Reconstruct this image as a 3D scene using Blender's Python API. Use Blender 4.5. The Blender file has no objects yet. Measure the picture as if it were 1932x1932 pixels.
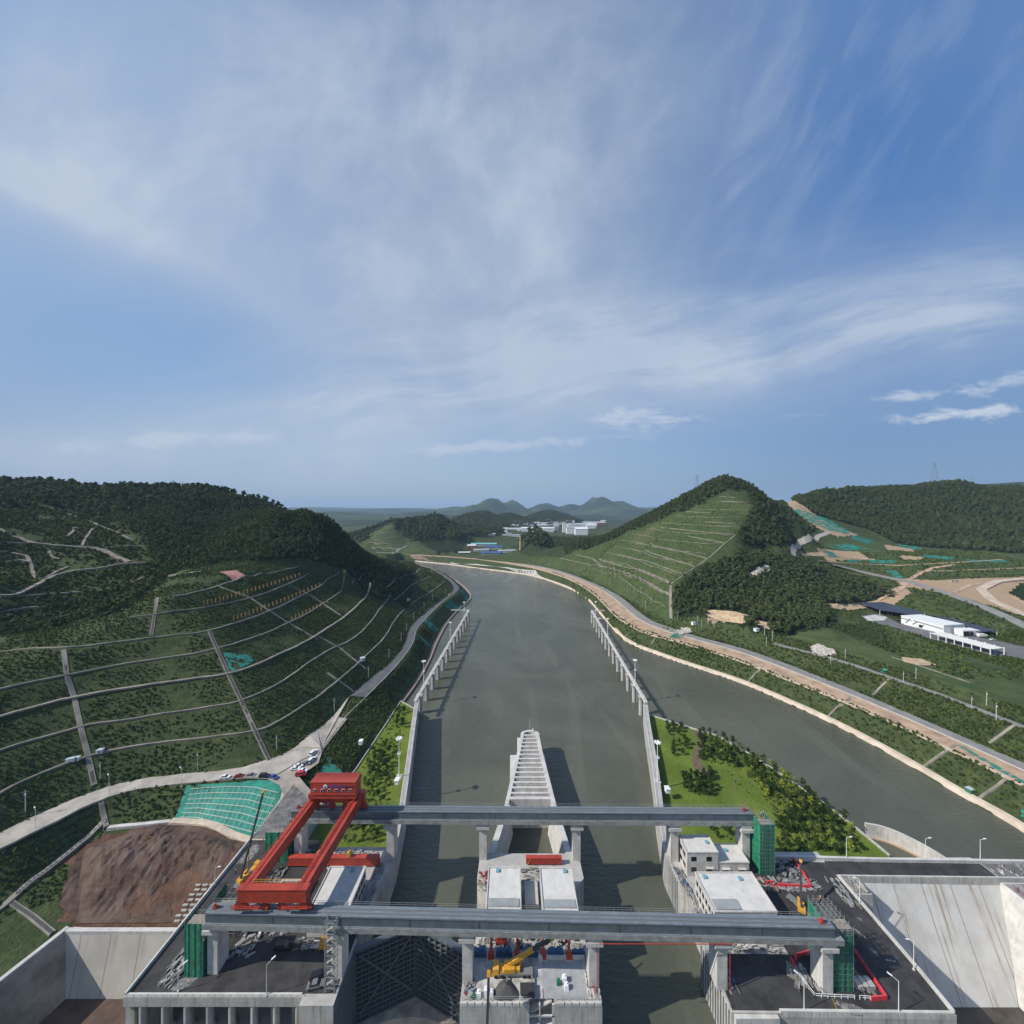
import bpy, bmesh, math, random
import numpy as np
from mathutils import Vector, Matrix
from mathutils.bvhtree import BVHTree
from mathutils import noise as mnoise
random.seed(7); RNG = np.random.default_rng(7)
D2R = math.radians
SC = bpy.context.scene
COL = SC.collection
FL, UH, VH, CH = 700.0, 966.0, 957.0, 131.0     # focal length in survey pixels, vanishing point, camera height
# ---------------------------------------------------------------- camera
cd = bpy.data.cameras.new('camera'); cam = bpy.data.objects.new('camera', cd); COL.objects.link(cam)
cam.location = (0, 0, CH); cam.rotation_euler = (D2R(90), 0, 0)
cd.sensor_width = 36; cd.lens = 36 * FL / 1932; cd.shift_y = -9 / 1932
cd.clip_start = 1; cd.clip_end = 120000
SC.camera = cam
# ---------------------------------------------------------------- sun + sky
SUN_EL, SUN_AZ = 40.0, 16.0      # light travels towards +X, turned 16 degrees towards +Y
sl = bpy.data.lights.new('sun', 'SUN'); sl.energy = 4.2; sl.angle = D2R(0.6); sl.color = (1.0, .94, .84)
sun = bpy.data.objects.new('sun', sl); COL.objects.link(sun)
ldir = Vector((math.cos(D2R(SUN_AZ)) * math.cos(D2R(SUN_EL)), math.sin(D2R(SUN_AZ)) * math.cos(D2R(SUN_EL)), -math.sin(D2R(SUN_EL))))
sun.rotation_euler = ldir.to_track_quat('-Z', 'Y').to_euler(); sun.location = (-300, -100, 400)
W = bpy.data.worlds.new('World'); SC.world = W; W.use_nodes = True

class NT:
    """tiny node helper"""
    def __init__(s, nt): s.nt = nt; nt.nodes.clear()
    def n(s, t, **kw):
        x = s.nt.nodes.new(t)
        for k, v in kw.items():
            if k == 'i':
                for a, b in v.items():
                    if isinstance(b, bpy.types.NodeSocket): s.nt.links.new(b, x.inputs[a])
                    else: x.inputs[a].default_value = b
            else: setattr(x, k, v)
        return x
    def m(s, op, a, b=0.0, c=None, clamp=False):
        x = s.nt.nodes.new('ShaderNodeMath'); x.operation = op; x.use_clamp = clamp
        for i, q in enumerate((a, b, c)):
            if q is None: continue
            if isinstance(q, bpy.types.NodeSocket): s.nt.links.new(q, x.inputs[i])
            else: x.inputs[i].default_value = q
        return x.outputs[0]
    def mix(s, f, a, b, bt='MIX'):
        x = s.nt.nodes.new('ShaderNodeMix'); x.data_type = 'RGBA'; x.blend_type = bt
        for k, q in ((0, f), (6, a), (7, b)):
            if isinstance(q, bpy.types.NodeSocket): s.nt.links.new(q, x.inputs[k])
            elif k == 0: x.inputs[0].default_value = q
            else: x.inputs[k].default_value = (*q, 1) if len(q) == 3 else q
        return x.outputs[2]
    def noise(s, vec, scale, det=4, rough=.55, dist=0.0):
        x = s.n('ShaderNodeTexNoise'); x.inputs['Scale'].default_value = scale; x.inputs['Detail'].default_value = det
        x.inputs['Roughness'].default_value = rough; x.inputs['Distortion'].default_value = dist
        if vec is not None: s.nt.links.new(vec, x.inputs['Vector'])
        return x.outputs['Fac']
    def ss(s, x, a, b):
        r = s.n('ShaderNodeMapRange'); r.interpolation_type = 'SMOOTHSTEP'
        s.nt.links.new(x, r.inputs[0]); r.inputs[1].default_value = a; r.inputs[2].default_value = b
        return r.outputs[0]

w = NT(W.node_tree)
sky = w.n('ShaderNodeTexSky'); sky.sky_type = 'NISHITA'; sky.sun_disc = False
sky.sun_elevation = D2R(SUN_EL); sky.sun_rotation = math.atan2(-ldir.x, -ldir.y); sky.altitude = 50
sky.air_density = 1.0; sky.dust_density = 0.25; sky.ozone_density = 3.0
tc = w.n('ShaderNodeTexCoord'); dv = tc.outputs['Generated']
sx = w.n('ShaderNodeSeparateXYZ', i={0: dv}); X_, Y_, Z_ = sx.outputs
ay = w.m('MAXIMUM', w.m('ABSOLUTE', Y_), .05)
gx = w.m('DIVIDE', X_, ay); gz = w.m('DIVIDE', Z_, ay)              # slope coordinates of a direction in the sky
zz = w.m('ADD', w.m('MAXIMUM', Z_, 0.0), .07)
pl = w.n('ShaderNodeCombineXYZ', i={0: w.m('DIVIDE', X_, zz), 1: w.m('DIVIDE', Y_, zz), 2: 0.0}).outputs[0]   # cloud-layer plane
gp = w.n('ShaderNodeCombineXYZ', i={0: gx, 1: gz, 2: 0.0}).outputs[0]
def gauss(cx, cz, sx_, sz_, ang=0.0):
    a = D2R(ang)
    dx = w.m('SUBTRACT', gx, cx); dz = w.m('SUBTRACT', gz, cz)
    p = w.m('DIVIDE', w.m('ADD', w.m('MULTIPLY', dx, math.cos(a)), w.m('MULTIPLY', dz, math.sin(a))), sx_)
    q = w.m('DIVIDE', w.m('SUBTRACT', w.m('MULTIPLY', dz, math.cos(a)), w.m('MULTIPLY', dx, math.sin(a))), sz_)
    r = w.m('ADD', w.m('MULTIPLY', p, p), w.m('MULTIPLY', q, q))
    return w.m('POWER', 2.718, w.m('MULTIPLY', r, -1.0))
def G(u, v, su, sv, ang=0.0): return gauss((u - UH) / FL, (VH - v) / FL, su / FL, sv / FL, ang)
def addm(*a):
    r = a[0]
    for q in a[1:]: r = w.m('ADD', r, q)
    return r
def sc(x, k): return w.m('MULTIPLY', x, k)
# broad veil
veil = addm(sc(G(600, 250, 560, 300), .62), sc(G(1000, 520, 460, 240, 14), .62), sc(G(150, 200, 420, 260), .50), sc(G(250, 865, 700, 75), .62), sc(G(1150, 730, 650, 60, 4), .30), sc(G(1450, 640, 620, 110, 8), .50), sc(G(1050, 80, 330, 240), .42), sc(G(500, 480, 420, 120, -18), .35))
veil = w.m('SUBTRACT', veil, addm(sc(G(250, 640, 330, 110, -8), .32), sc(G(1560, 330, 330, 220, 30), .20), sc(G(1250, 470, 140, 120), .14)))
warp = w.n('ShaderNodeTexNoise', i={'Vector': gp, 'Scale': 1.3, 'Detail': 2.0})
wv = w.n('ShaderNodeVectorMath', operation='SCALE', i={0: w.n('ShaderNodeVectorMath', operation='SUBTRACT', i={0: warp.outputs['Color'], 1: (.5, .5, .5)}).outputs[0], 'Scale': .22}).outputs[0]
gw = w.n('ShaderNodeVectorMath', operation='ADD', i={0: gp, 1: wv}).outputs[0]
def streak(vec, ang, s_along, s_across, det=7, rough=.62, dist=.15):
    rm = w.n('ShaderNodeVectorRotate', rotation_type='Z_AXIS', i={'Vector': vec, 'Angle': D2R(-ang)}).outputs[0]
    mp = w.n('ShaderNodeMapping', vector_type='POINT', i={0: rm, 3: (s_along, s_across, 1)}).outputs[0]
    return w.noise(mp, 1.0, det, rough, dist)
s1 = streak(gw, 9, 1.1, 7.5); s1b = streak(gw, 14, 2.6, 22., 6)
s2 = streak(gw, 82, 1.6, 5.2, 7, .6, .3); s2b = streak(gw, 62, 2.2, 9.0, 7, .6, .3)
s3 = w.noise(gw, 1.9, 9, .60, .2); s4 = streak(gw, -30, 1.3, 4.2, 6)
lowm = addm(G(1250, 655, 760, 125, 8), sc(G(1800, 590, 300, 80, 16), .7), sc(G(750, 745, 420, 60, 5), .8))
topm = addm(sc(G(930, 190, 280, 300), .9), sc(G(300, 250, 300, 250), .3)); topr = addm(sc(G(1450, 200, 330, 330, 50), .7), sc(G(1750, 150, 260, 200, 30), .55), sc(G(1340, 420, 70, 150), .4))
lefm = addm(sc(G(170, 405, 330, 40, -27), .8), sc(G(40, 330, 110, 45, -18), .75))
a1 = w.m('MULTIPLY', lowm, w.m('ADD', sc(w.ss(s1, .36, .68), .85), sc(w.ss(s1b, .40, .72), .22)))
a2 = w.m('ADD', w.m('MULTIPLY', topm, w.ss(s2, .40, .72)), w.m('MULTIPLY', topr, w.ss(s2b, .44, .72)))
a3 = w.m('MULTIPLY', veil, w.m('ADD', .50, sc(w.ss(s3, .25, .75), .66))); a4 = w.m('MULTIPLY', lefm, w.ss(s4, .25, .7))
alpha = addm(sc(a1, .60), sc(a2, .26), sc(a3, .90), sc(a4, .5), .09)
alpha = w.m('MULTIPLY', alpha, 1.0, clamp=True)
# small heaped clouds near the skyline on the right
nA = w.noise(w.n('ShaderNodeMapping', i={0: gp, 3: (1, 2.6, 1)}).outputs[0], 9, 8, .66, .3)
def puff(u, v, su, sv, ang, t=.5):
    g_ = G(u, v, su, sv, ang); return w.m('MULTIPLY', w.ss(w.m('ADD', w.m('MULTIPLY', g_, .62), w.m('MULTIPLY', w.m('SUBTRACT', nA, .5), 2.0)), t - .12, t + .42), w.ss(g_, .04, .3))
pf = addm(sc(puff(1830, 782, 150, 14, 3, .30), .85), sc(puff(1200, 790, 100, 20, -2, .28), .6), sc(puff(1700, 750, 110, 11, 6, .30), .6), sc(puff(1890, 722, 130, 20, 12, .30), .55), sc(puff(930, 842, 240, 14, 3, .28), .42), sc(puff(330, 828, 260, 18, 2, .28), .4), sc(puff(1500, 784, 80, 8, 0, .4), .3))
pf = w.m('MULTIPLY', pf, w.ss(Y_, 0.0, .2), clamp=True)
CLOUD = (2.55, 3.05, 3.85); BRIGHT = (3.5, 3.85, 4.4)
skyc = w.n('ShaderNodeHueSaturation', i={'Saturation': 1.08, 'Value': .84, 'Color': sky.outputs[0]}).outputs[0]
# the air near the skyline is greyer and dimmer than a clear dry sky
lowair = w.m('POWER', 2.718, w.m('MULTIPLY', w.m('MAXIMUM', Z_, 0.0), -3.2))
rt_ = w.ss(gx, -.5, .9)
skyc = w.mix(w.m('MULTIPLY', w.ss(gx, -.2, -1.5), .75), skyc, (1.5, 2.35, 3.8))
skyc = w.mix(w.m('MULTIPLY', w.ss(gx, -.1, 1.0), .72), skyc, (.40, 1.12, 2.85))
skyc = w.mix(w.m('MULTIPLY', lowair, .95), skyc, w.mix(rt_, (1.45, 2.0, 2.9), (.80, 1.42, 2.45)))
colr = w.mix(w.m('MULTIPLY', alpha, .92), skyc, CLOUD)
colr = w.mix(w.m('MULTIPLY', w.m('MULTIPLY', w.m('POWER', alpha, 3.0), w.ss(s3, .36, .75)), .42), colr, BRIGHT)
colr = w.mix(pf, colr, BRIGHT)
bg = w.n('ShaderNodeBackground', i={0: colr, 1: .145})
w.n('ShaderNodeOutputWorld', i={0: bg.outputs[0]})
SC.view_settings.view_transform = 'Standard'; SC.view_settings.look = 'None'; SC.view_settings.gamma = 1.0
SC.view_settings.exposure = 0.30
SC.cycles.max_bounces = 6; SC.cycles.volume_bounces = 0; SC.cycles.transparent_max_bounces = 8
SC.cycles.use_denoising = True

def P(u, v, z=0.0):
    """survey point: ground position of a sight line at known level z"""
    D = (CH - z) * FL / (v - VH); return ((u - UH) / FL * D, D, z)
def Q(u, v, D): return ((u - UH) / FL * D, D, CH - (v - VH) * D / FL)
def UV(x, y, z): return UH + FL * x / y, VH + (CH - z) * FL / y

# ---------------------------------------------------------------- materials
MATS = {}
def mat(name, col, rough=.8, var=.0, vscale=.3, bump=0.0, bscale=2.0, metal=0.0, col2=None, spec=.5, det=6):
    if name in MATS: return MATS[name]
    m = bpy.data.materials.new(name); m.use_nodes = True; t = NT(m.node_tree); MATS[name] = m
    b = t.n('ShaderNodeBsdfPrincipled'); b.inputs['Roughness'].default_value = rough; b.inputs['Metallic'].default_value = metal
    b.inputs['Specular IOR Level'].default_value = spec
    geo = t.n('ShaderNodeNewGeometry')
    if var > 0:
        f = t.noise(geo.outputs['Position'], vscale, det, .65)
        c2 = col2 if col2 else tuple(max(0, c * (1 - var)) for c in col)
        c1 = col if col2 else tuple(min(1, c * (1 + var)) for c in col)
        t.nt.links.new(t.mix(t.ss(f, .3, .7), c2, c1), b.inputs['Base Color'])
    else: b.inputs['Base Color'].default_value = (*col, 1)
    if bump > 0:
        bn = t.n('ShaderNodeBump', i={'Strength': 1.0, 'Distance': bump, 'Height': t.noise(geo.outputs['Position'], bscale, 5)})
        t.nt.links.new(bn.outputs[0], b.inputs['Normal'])
    t.n('ShaderNodeOutputMaterial', i={0: b.outputs[0]})
    return m
# ================================================================ TERRAIN
Ctl = []
def cz(z, *pts, line=None):
    L = [P(u, v, z) for (u, v) in pts]
    if line is None: line = len(pts) > 4
    if not line: Ctl.extend(L); return
    Ctl.append(L[0])
    for p, q in zip(L[:-1], L[1:]):
        n = max(1, int(math.hypot(q[0] - p[0], q[1] - p[1]) / 13))
        for k in range(1, n + 1): f = k / n; Ctl.append((p[0] + (q[0] - p[0]) * f, p[1] + (q[1] - p[1]) * f, z))
def cQ(*pts):
    for (u, v, D) in pts: Ctl.append(Q(u, v, D))
def cX(*pts): Ctl.extend(pts)
ROAD_L_IN = [(-60, 1600), (0, 1575), (90, 1530), (180, 1492), (250, 1472), (350, 1460), (450, 1452), (520, 1432), (560, 1412), (620, 1362), (660, 1315), (700, 1280), (736, 1253), (766, 1217), (771, 1186), (801, 1157), (832, 1134), (853, 1120), (858, 1110), (848, 1096), (828, 1083), (808, 1075)]
ROAD_L_OUT = [(-60, 1632), (0, 1605), (90, 1560), (180, 1512), (250, 1490), (350, 1478), (440, 1470), (520, 1469), (590, 1440), (605, 1415), (650, 1355), (690, 1318), (736, 1271), (759, 1244), (780, 1216), (784, 1193), (790, 1182), (832, 1138), (847, 1128), (866, 1113), (867, 1108), (852, 1093), (832, 1080), (811, 1073)]
B = {1: [(-60, 1535), (0, 1494), (60, 1466), (120, 1442), (160, 1429), (208, 1415), (297, 1401), (400, 1391), (482, 1381), (523, 1364), (581, 1326), (620, 1297), (660, 1264), (678, 1248), (700, 1228), (729, 1201), (743, 1169), (774, 1138), (818, 1114), (839, 1097)],
     2: [(-60, 1440), (7, 1413), (70, 1394), (140, 1374), (188, 1362), (300, 1346), (400, 1333), (456, 1325), (520, 1296), (560, 1268), (600, 1240), (640, 1218), (660, 1210), (698, 1179), (722, 1138), (767, 1107), (815, 1087)],
     3: [(-60, 1374), (0, 1353), (70, 1335), (140, 1316), (250, 1297), (350, 1284), (432, 1275), (489, 1254), (530, 1232), (574, 1213), (620, 1184), (660, 1158), (692, 1123), (750, 1094), (794, 1073)],
     4: [(-60, 1315), (0, 1299), (60, 1286), (126, 1273), (200, 1258), (290, 1244), (412, 1230), (480, 1204), (547, 1177), (600, 1146), (646, 1114), (690, 1085)],
     5: [(-60, 1238), (31, 1225), (119, 1224), (200, 1214), (284, 1203), (340, 1197), (395, 1191), (444, 1175), (510, 1155), (560, 1128), (615, 1100), (650, 1080)],
     6: [(246, 1165), (294, 1162), (350, 1153), (386, 1148), (430, 1139), (478, 1128), (530, 1108), (581, 1085)],
     7: [(326, 1124), (370, 1117), (410, 1107), (450, 1098), (506, 1082), (564, 1068)]}
for k, pts in B.items(): cz(10 * k, *pts)
cz(0, *ROAD_L_IN[:-1]); cz(0, *ROAD_L_OUT)
cz(75, (420, 1090), (460, 1084)); cz(76, (330, 1086), (400, 1077), (480, 1074)); cz(77, (440, 1072))
# below the road: berm, excavation, basin
BERM = [(-60, 1755), (0, 1716), (30, 1690), (60, 1664), (90, 1644), (130, 1612), (165, 1585), (198, 1566)]
cz(-10, *BERM[:-1]); cz(-8, BERM[-1], (260, 1562), (320, 1553), (365, 1553), (440, 1578), (490, 1588))
cX((-178, 110, -12), (-200, 95, -10), (-230, 80, -8), (-178, 90, -14), (-163, 100, -14), (-160, 122, -13), (-163, 80, -14), (-175, 60, -14), (-150, 128, -13), (-125, 128, -13), (-104, 128, -13), (-170, 150, -9), (-140, 150, -8), (-110, 145, -8), (-168, 138, -10), (-125, 142, -8.5), (-104, 138, -9), (-300, 60, 30), (-260, 110, 0), (-240, 120, 0), (-330, 120, 30))
cX((-240, 40, -5), (-400, 40, 60), (-350, 160, 60), (-440, 200, 90))
# mountain behind
cQ((0, 1180, 262), (0, 1100, 280), (0, 1000, 348), (0, 957, 410), (0, 918, 470), (-60, 1100, 290), (-60, 918, 480), (120, 1180, 268), (120, 1110, 300), (120, 1040, 345), (120, 985, 405), (120, 950, 450), (120, 921, 500),
   (250, 1130, 290), (250, 1100, 315), (250, 1050, 350), (250, 1000, 405), (250, 955, 470), (250, 924, 525), (330, 1075, 330), (330, 1040, 365), (330, 990, 430), (330, 950, 490), (330, 928, 535), (400, 1060, 345), (400, 1036, 392), (400, 1000, 455), (400, 965, 525), (400, 931, 575),
   (450, 1052, 362), (470, 1018, 398), (500, 992, 425), (519, 978, 440), (455, 1010, 470), (450, 970, 540), (460, 938, 590), (500, 1040, 380), (530, 1050, 382), (545, 1000, 430), (581, 974, 462), (540, 970, 555), (515, 985, 500), (580, 1050, 390), (600, 1058, 400), (610, 1020, 430), (630, 988, 478), (650, 1060, 415), (655, 1025, 450), (660, 1022, 500), (700, 1090, 430), (700, 1046, 490), (730, 1100, 450), (735, 1066, 505), (770, 1085, 520), (560, 985, 540), (520, 953, 600), (500, 946, 610), (620, 1000, 545))
cX((-700, 500, 165), (-760, 380, 160), (-620, 640, 120), (-480, 700, 90), (-360, 720, 50), (-260, 720, 22), (-330, 620, 95), (-900, 700, 100), (-700, 900, 20), (-400, 900, 12), (-240, 850, 6), (-900, 300, 150), (-500, 100, 95), (-520, 250, 130))
cX((-215, 560, 45), (-200, 640, 22), (-190, 700, 12))
# far terraced spur + wooded hill beyond the river bend
cQ((690, 1010, 1150), (700, 1040, 1080), (745, 988, 1230), (790, 1048, 1080), (820, 980, 1300), (770, 985, 1280), (860, 995, 1330), (800, 1035, 1120), (870, 1030, 1200), (640, 1030, 1300))
# right bank
R_IN = [(990, 1064), (1037, 1071), (1086, 1086), (1130, 1104), (1168, 1123), (1192, 1143), (1215, 1162), (1235, 1174), (1262, 1183), (1310, 1200), (1400, 1222), (1480, 1251), (1560, 1282), (1650, 1319), (1740, 1357), (1830, 1396), (1932, 1440), (2000, 1470)]
R_OUT = [(830, 1047), (900, 1055), (990, 1068), (1030, 1077), (1080, 1094), (1120, 1117), (1145, 1141), (1162, 1160), (1190, 1180), (1225, 1196), (1260, 1205), (1300, 1215), (1400, 1246), (1480, 1278), (1560, 1309), (1650, 1347), (1740, 1388), (1830, 1430), (1932, 1480), (2000, 1512)]
SH_R = [(2080, 1672), (1990, 1616), (1909, 1557), (1810, 1503), (1726, 1452), (1640, 1403), (1555, 1359), (1480, 1325), (1405, 1292), (1340, 1270), (1283, 1252), (1226, 1231), (1193, 1219), (1168, 1203), (1147, 1177), (1127, 1155), (1114, 1137), (1094, 1121), (1060, 1105), (1010, 1088), (960, 1080), (897, 1073), (860, 1067), (818, 1063), (780, 1059)]
SH_L = [(760, 1062), (804, 1070), (832, 1082), (852, 1092), (872, 1106), (888, 1124), (881, 1137), (860, 1153), (841, 1174), (818, 1216), (806, 1248), (783, 1287), (765, 1312), (755, 1325)]
cz(0, *R_IN); cz(0, *R_OUT)
cz(-12.6, *SH_R); cz(-12.6, *SH_L)
SH2 = [(1410, 1210), (1460, 1214), (1525, 1231), (1591, 1248), (1664, 1273), (1774, 1310), (1860, 1344), (1932, 1372), (2000, 1400)]
cz(10, *SH2[1:])
cz(6, (1300, 1196), (1380, 1213)); cz(14, (1400, 1190), (1560, 1230), (1650, 1250), (1750, 1285), line=False); cz(14, (1860, 1320), (1960, 1360)); cz(15, (1600, 1190), (1700, 1220), (1800, 1245), (1900, 1262), line=False); cz(15, (1660, 1165), (1980, 1290), (1720, 1180), (1980, 1240), line=False)
for u_, col in ((1640, [(1142, 440), (1130, 455), (1100, 490), (1080, 520), (1060, 560), (1040, 600), (1020, 650), (1005, 690), (990, 720), (960, 770), (921, 830)]),
    (1932, [(1215, 310), (1180, 350), (1140, 400), (1110, 440), (1090, 475), (1070, 510), (1055, 545), (1045, 570), (1000, 620), (960, 690), (928, 760)]),
    (2020, [(1235, 310), (1180, 360), (1110, 440), (1070, 520), (1045, 570), (1000, 620), (925, 760)]),
    (1780, [(1172, 372), (1130, 415), (1115, 440), (1095, 475), (1070, 515), (1050, 560), (1036, 600), (1020, 640), (980, 700), (918, 790)]),
    (1700, [(1152, 412), (1125, 440), (1110, 462), (1085, 505), (1060, 550), (1038, 600), (1028, 640), (990, 705), (926, 810)]),
    (1860, [(1192, 342), (1150, 390), (1120, 428), (1100, 460), (1070, 512), (1050, 555), (1040, 580), (1000, 640), (925, 765)]),
    (1560, [(1160, 385), (1135, 420), (1110, 465), (1090, 500), (1062, 545), (1040, 590), (1012, 640), (990, 680), (925, 800)]),
    (1500, [(1180, 345), (1135, 400), (1100, 440), (1070, 475), (1050, 510), (1030, 560), (1005, 630), (975, 690), (952, 720)]),
    (1420, [(1180, 345), (1140, 385), (1110, 415), (1070, 455), (1050, 480), (1030, 510), (985, 535), (960, 545), (925, 600)]),
    (1330, [(1185, 360), (1165, 378), (1140, 400), (1110, 425), (1080, 450), (1056, 465)]), (1525, [(955, 735), (938, 765)]), (1460, [(985, 545), (1010, 525), (953, 600), (951, 700)])):
    cQ(*[(u_, v, d) for v, d in col])
# right far hill
cQ((1600, 921, 825), (1740, 924, 800), (1820, 912, 780), (2050, 925, 760), (1600, 960, 760), (1740, 980, 715), (1820, 985, 690), (1980, 985, 640))
cX((900, 1100, 90), (1300, 900, 120), (1500, 500, 130), (1100, 300, 90), (900, 200, 60), (600, 250, 22), (700, 350, 60), (420, 150, 10), (330, 150, 2), (300, 60, 0), (480, 60, 8), (280, 100, -2), (500, 250, 16), (1400, 100, 90))
# the tall terraced hill
cz(8, (1266, 1171)); cz(28, (1262, 1124), (1177, 1080), (1100, 1063), (1057, 1054), line=True); cz(40, (1264, 1102), (1246, 1092), (1200, 1076), (1140, 1060), (1085, 1047), line=True)
cQ((1300, 1078, 447), (1336, 1054, 458), (1387, 1010, 490), (1226, 1026, 560), (1290, 1030, 510), (1310, 1001, 535), (1255, 997, 600), (1150, 1035, 660), (1400, 985, 505), (1340, 985, 545), (1360, 955, 572), (1280, 975, 600), (1395, 928, 592), (1370, 903, 620), (1340, 915, 640), (1300, 935, 660), (1240, 968, 680), (1200, 990, 710), (1150, 1012, 750), (1090, 1028, 810), (1040, 1036, 870), (1000, 1043, 930), (1415, 912, 612), (1440, 932, 605), (1470, 958, 595), (1510, 985, 580))
cX((460, 760, 120), (380, 820, 90), (260, 900, 50), (150, 950, 30), (520, 900, 60), (700, 1000, 60), (300, 1100, 20), (100, 1150, 10), (0, 1050, 6), (-100, 1150, 6), (-200, 1100, 4), (0, 1300, 8), (300, 1400, 10), (-300, 1050, 2))
# middle wooded hill
cz(14, (1280, 1166), (1310, 1182))
cX((-30000, 40000, 10), (30000, 40000, 10), (-30000, -3000, 10), (30000, -3000, 10), (-6000, 3000, 10), (6000, 3000, 10), (-3000, 1500, 12), (3000, 1500, 40), (0, 2500, 10), (-1500, 2000, 10), (1500, 2200, 20), (2500, -500, 60), (-2500, -500, 60), (0, -500, 0), (-600, -300, 30), (700, -300, 20), (-1500, 700, 60), (2000, 600, 110), (-1300, 200, 100))
C = np.array(Ctl, float)
# drop near duplicates
keep = []
for i in range(len(C)):
    if all((C[i, 0] - C[j, 0]) ** 2 + (C[i, 1] - C[j, 1]) ** 2 > 9 for j in keep): keep.append(i)
C = C[keep]
def kern(r): return r
A = np.zeros((len(C) + 1, len(C) + 1)); dd = np.hypot(C[:, None, 0] - C[None, :, 0], C[:, None, 1] - C[None, :, 1])
A[:-1, :-1] = kern(dd) - np.eye(len(C)) * .8; A[-1, :-1] = 1; A[:-1, -1] = 1
wt = np.linalg.solve(A, np.append(C[:, 2], 0))
def axis(lo, hi, st, far, gr=1.13):
    a = list(np.arange(lo, hi + .1, st)); s = st
    while a[-1] < far: s *= gr; a.append(a[-1] + s)
    s = st; b = [lo]
    while b[-1] > (-far if lo < 0 else -3000): s *= gr; b.append(b[-1] - s)
    return np.array(b[:0:-1] + a)
def ax2(segs, lo_far, hi_far, gr):
    a = []
    for lo, hi, st in segs: a += list(np.arange(lo, hi - .01, st))
    a.append(segs[-1][1]); s = segs[-1][2]
    while a[-1] < hi_far: s *= gr; a.append(a[-1] + s)
    s = segs[0][2]; b = [a[0]]
    while b[-1] > lo_far: s *= gr; b.append(b[-1] - s)
    return np.array(b[:0:-1] + a)
GX = ax2([(-460, -270, 4), (-270, 330, 3), (330, 740, 4)], -40000, 40000, 1.13); GY = ax2([(40, 480, 3), (480, 900, 5)], -3000, 60000, 1.06)
GXX, GYY = np.meshgrid(GX, GY)
def rbf(x, y):
    o = np.empty(x.size); xf = x.ravel(); yf = y.ravel()
    for s in range(0, x.size, 20000):
        r = np.hypot(xf[s:s + 20000, None] - C[None, :, 0], yf[s:s + 20000, None] - C[None, :, 1])
        o[s:s + 20000] = r @ wt[:-1] + wt[-1]
    return o.reshape(x.shape)
H = rbf(GXX, GYY)
def inpoly(x, y, poly):
    ins = np.zeros(x.shape, bool); n = len(poly)
    for i in range(n):
        x1, y1 = poly[i][:2]; x2, y2 = poly[(i + 1) % n][:2]
        c = ((y1 > y) != (y2 > y)) & (x < (x2 - x1) * (y - y1) / (y2 - y1 + 1e-12) + x1); ins ^= c
    return ins
def dpoly(x, y, pts):
    d = np.full(x.shape, 1e9)
    for (x1, y1), (x2, y2) in zip(pts[:-1], pts[1:]):
        t = np.clip(((x - x1) * (x2 - x1) + (y - y1) * (y2 - y1)) / ((x2 - x1) ** 2 + (y2 - y1) ** 2 + 1e-9), 0, 1)
        d = np.minimum(d, np.hypot(x - x1 - t * (x2 - x1), y - y1 - t * (y2 - y1)))
    return d
far = GYY > 1000
def fbm(x, y, s, seed=0.0, octv=4):
    o = np.zeros(x.shape); a = 1.0
    for k in range(octv):
        f = s * 2 ** k; ph = seed * 1.7 + k * 3.1
        o += a * (np.sin(x * f + 1.3 * np.sin(y * f * .8 + ph) + ph) * np.cos(y * f * 1.1 + 1.1 * np.sin(x * f * .7 + ph * 2)))
        a *= .5
    return o
wf = np.clip((np.hypot(GXX, GYY) - 1200) / 1500, 0, 1)
H = H + wf * (fbm(GXX, GYY, 1 / 700., 2.0, 5) * 13 + 4)
def hump(u, v, D, su, dep, rug=.12):
    global H
    x0, y0, z0 = Q(u, v, D); sx_ = su * D / FL
    g = np.exp(-((GXX - x0) / sx_) ** 2 - ((GYY - y0) / dep) ** 2)
    H = np.where((GYY > 960) & (g > .01), np.maximum(H, (z0 - 8) * g * (1 + rug * fbm(GXX, GYY, 1 / (sx_ * .35), u, 4)) + 8), H)
for a in ((745, 986, 1250, 42, 150, .02), (825, 978, 1340, 40, 160), (805, 985, 1300, 38, 140), (860, 1003, 1250, 22, 100), (905, 968, 2300, 55, 350), (960, 972, 2450, 45, 300), (1035, 967, 2800, 48, 350), (1010, 1004, 1050, 30, 80, .03), (930, 940, 6200, 40, 900, .07), (900, 952, 6000, 40, 900), (965, 946, 6300, 36, 900), (1030, 949, 6600, 40, 900), (1080, 953, 6600, 45, 900), (1128, 938, 6400, 36, 900), (1165, 946, 6500, 40, 900), (860, 957, 6800, 60, 1200), (1210, 957, 7000, 40, 1200),
          (600, 957, 12000, 160, 1500, .05), (750, 959, 9000, 120, 1500, .08), (640, 965, 4500, 90, 700, .1), (800, 965, 5000, 60, 700, .1), (480, 958, 9000, 200, 1500), (1300, 955, 9000, 200, 1500), (1900, 905, 2400, 200, 500), (1720, 930, 2300, 100, 400)):
    hump(*a)
RIV = [P(u, v, -13)[:2] for u, v in SH_R] + [P(u, v, -13)[:2] for u, v in SH_L] + [(-82, 262), (-60, 250), (-40, 150), (60, 140), (90, 240), (95, 235), (128, 200), (168, 130), (210, 100), (330, 100)]
LOCK = [(-104, -60), (-104, 133), (-102, 143), (-84, 150), (-84, 166), (-79, 262), (-50, 262), (80, 245), (92, 247), (128, 220), (190, 155), (200, 140), (240, 140), (240, -60)]
inr = inpoly(GXX, GYY, RIV); shore = [P(u, v, -13)[:2] for u, v in SH_R] + [P(u, v, -13)[:2] for u, v in SH_L]
ds = dpoly(GXX, GYY, shore)
nearw = GYY < 1300
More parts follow.
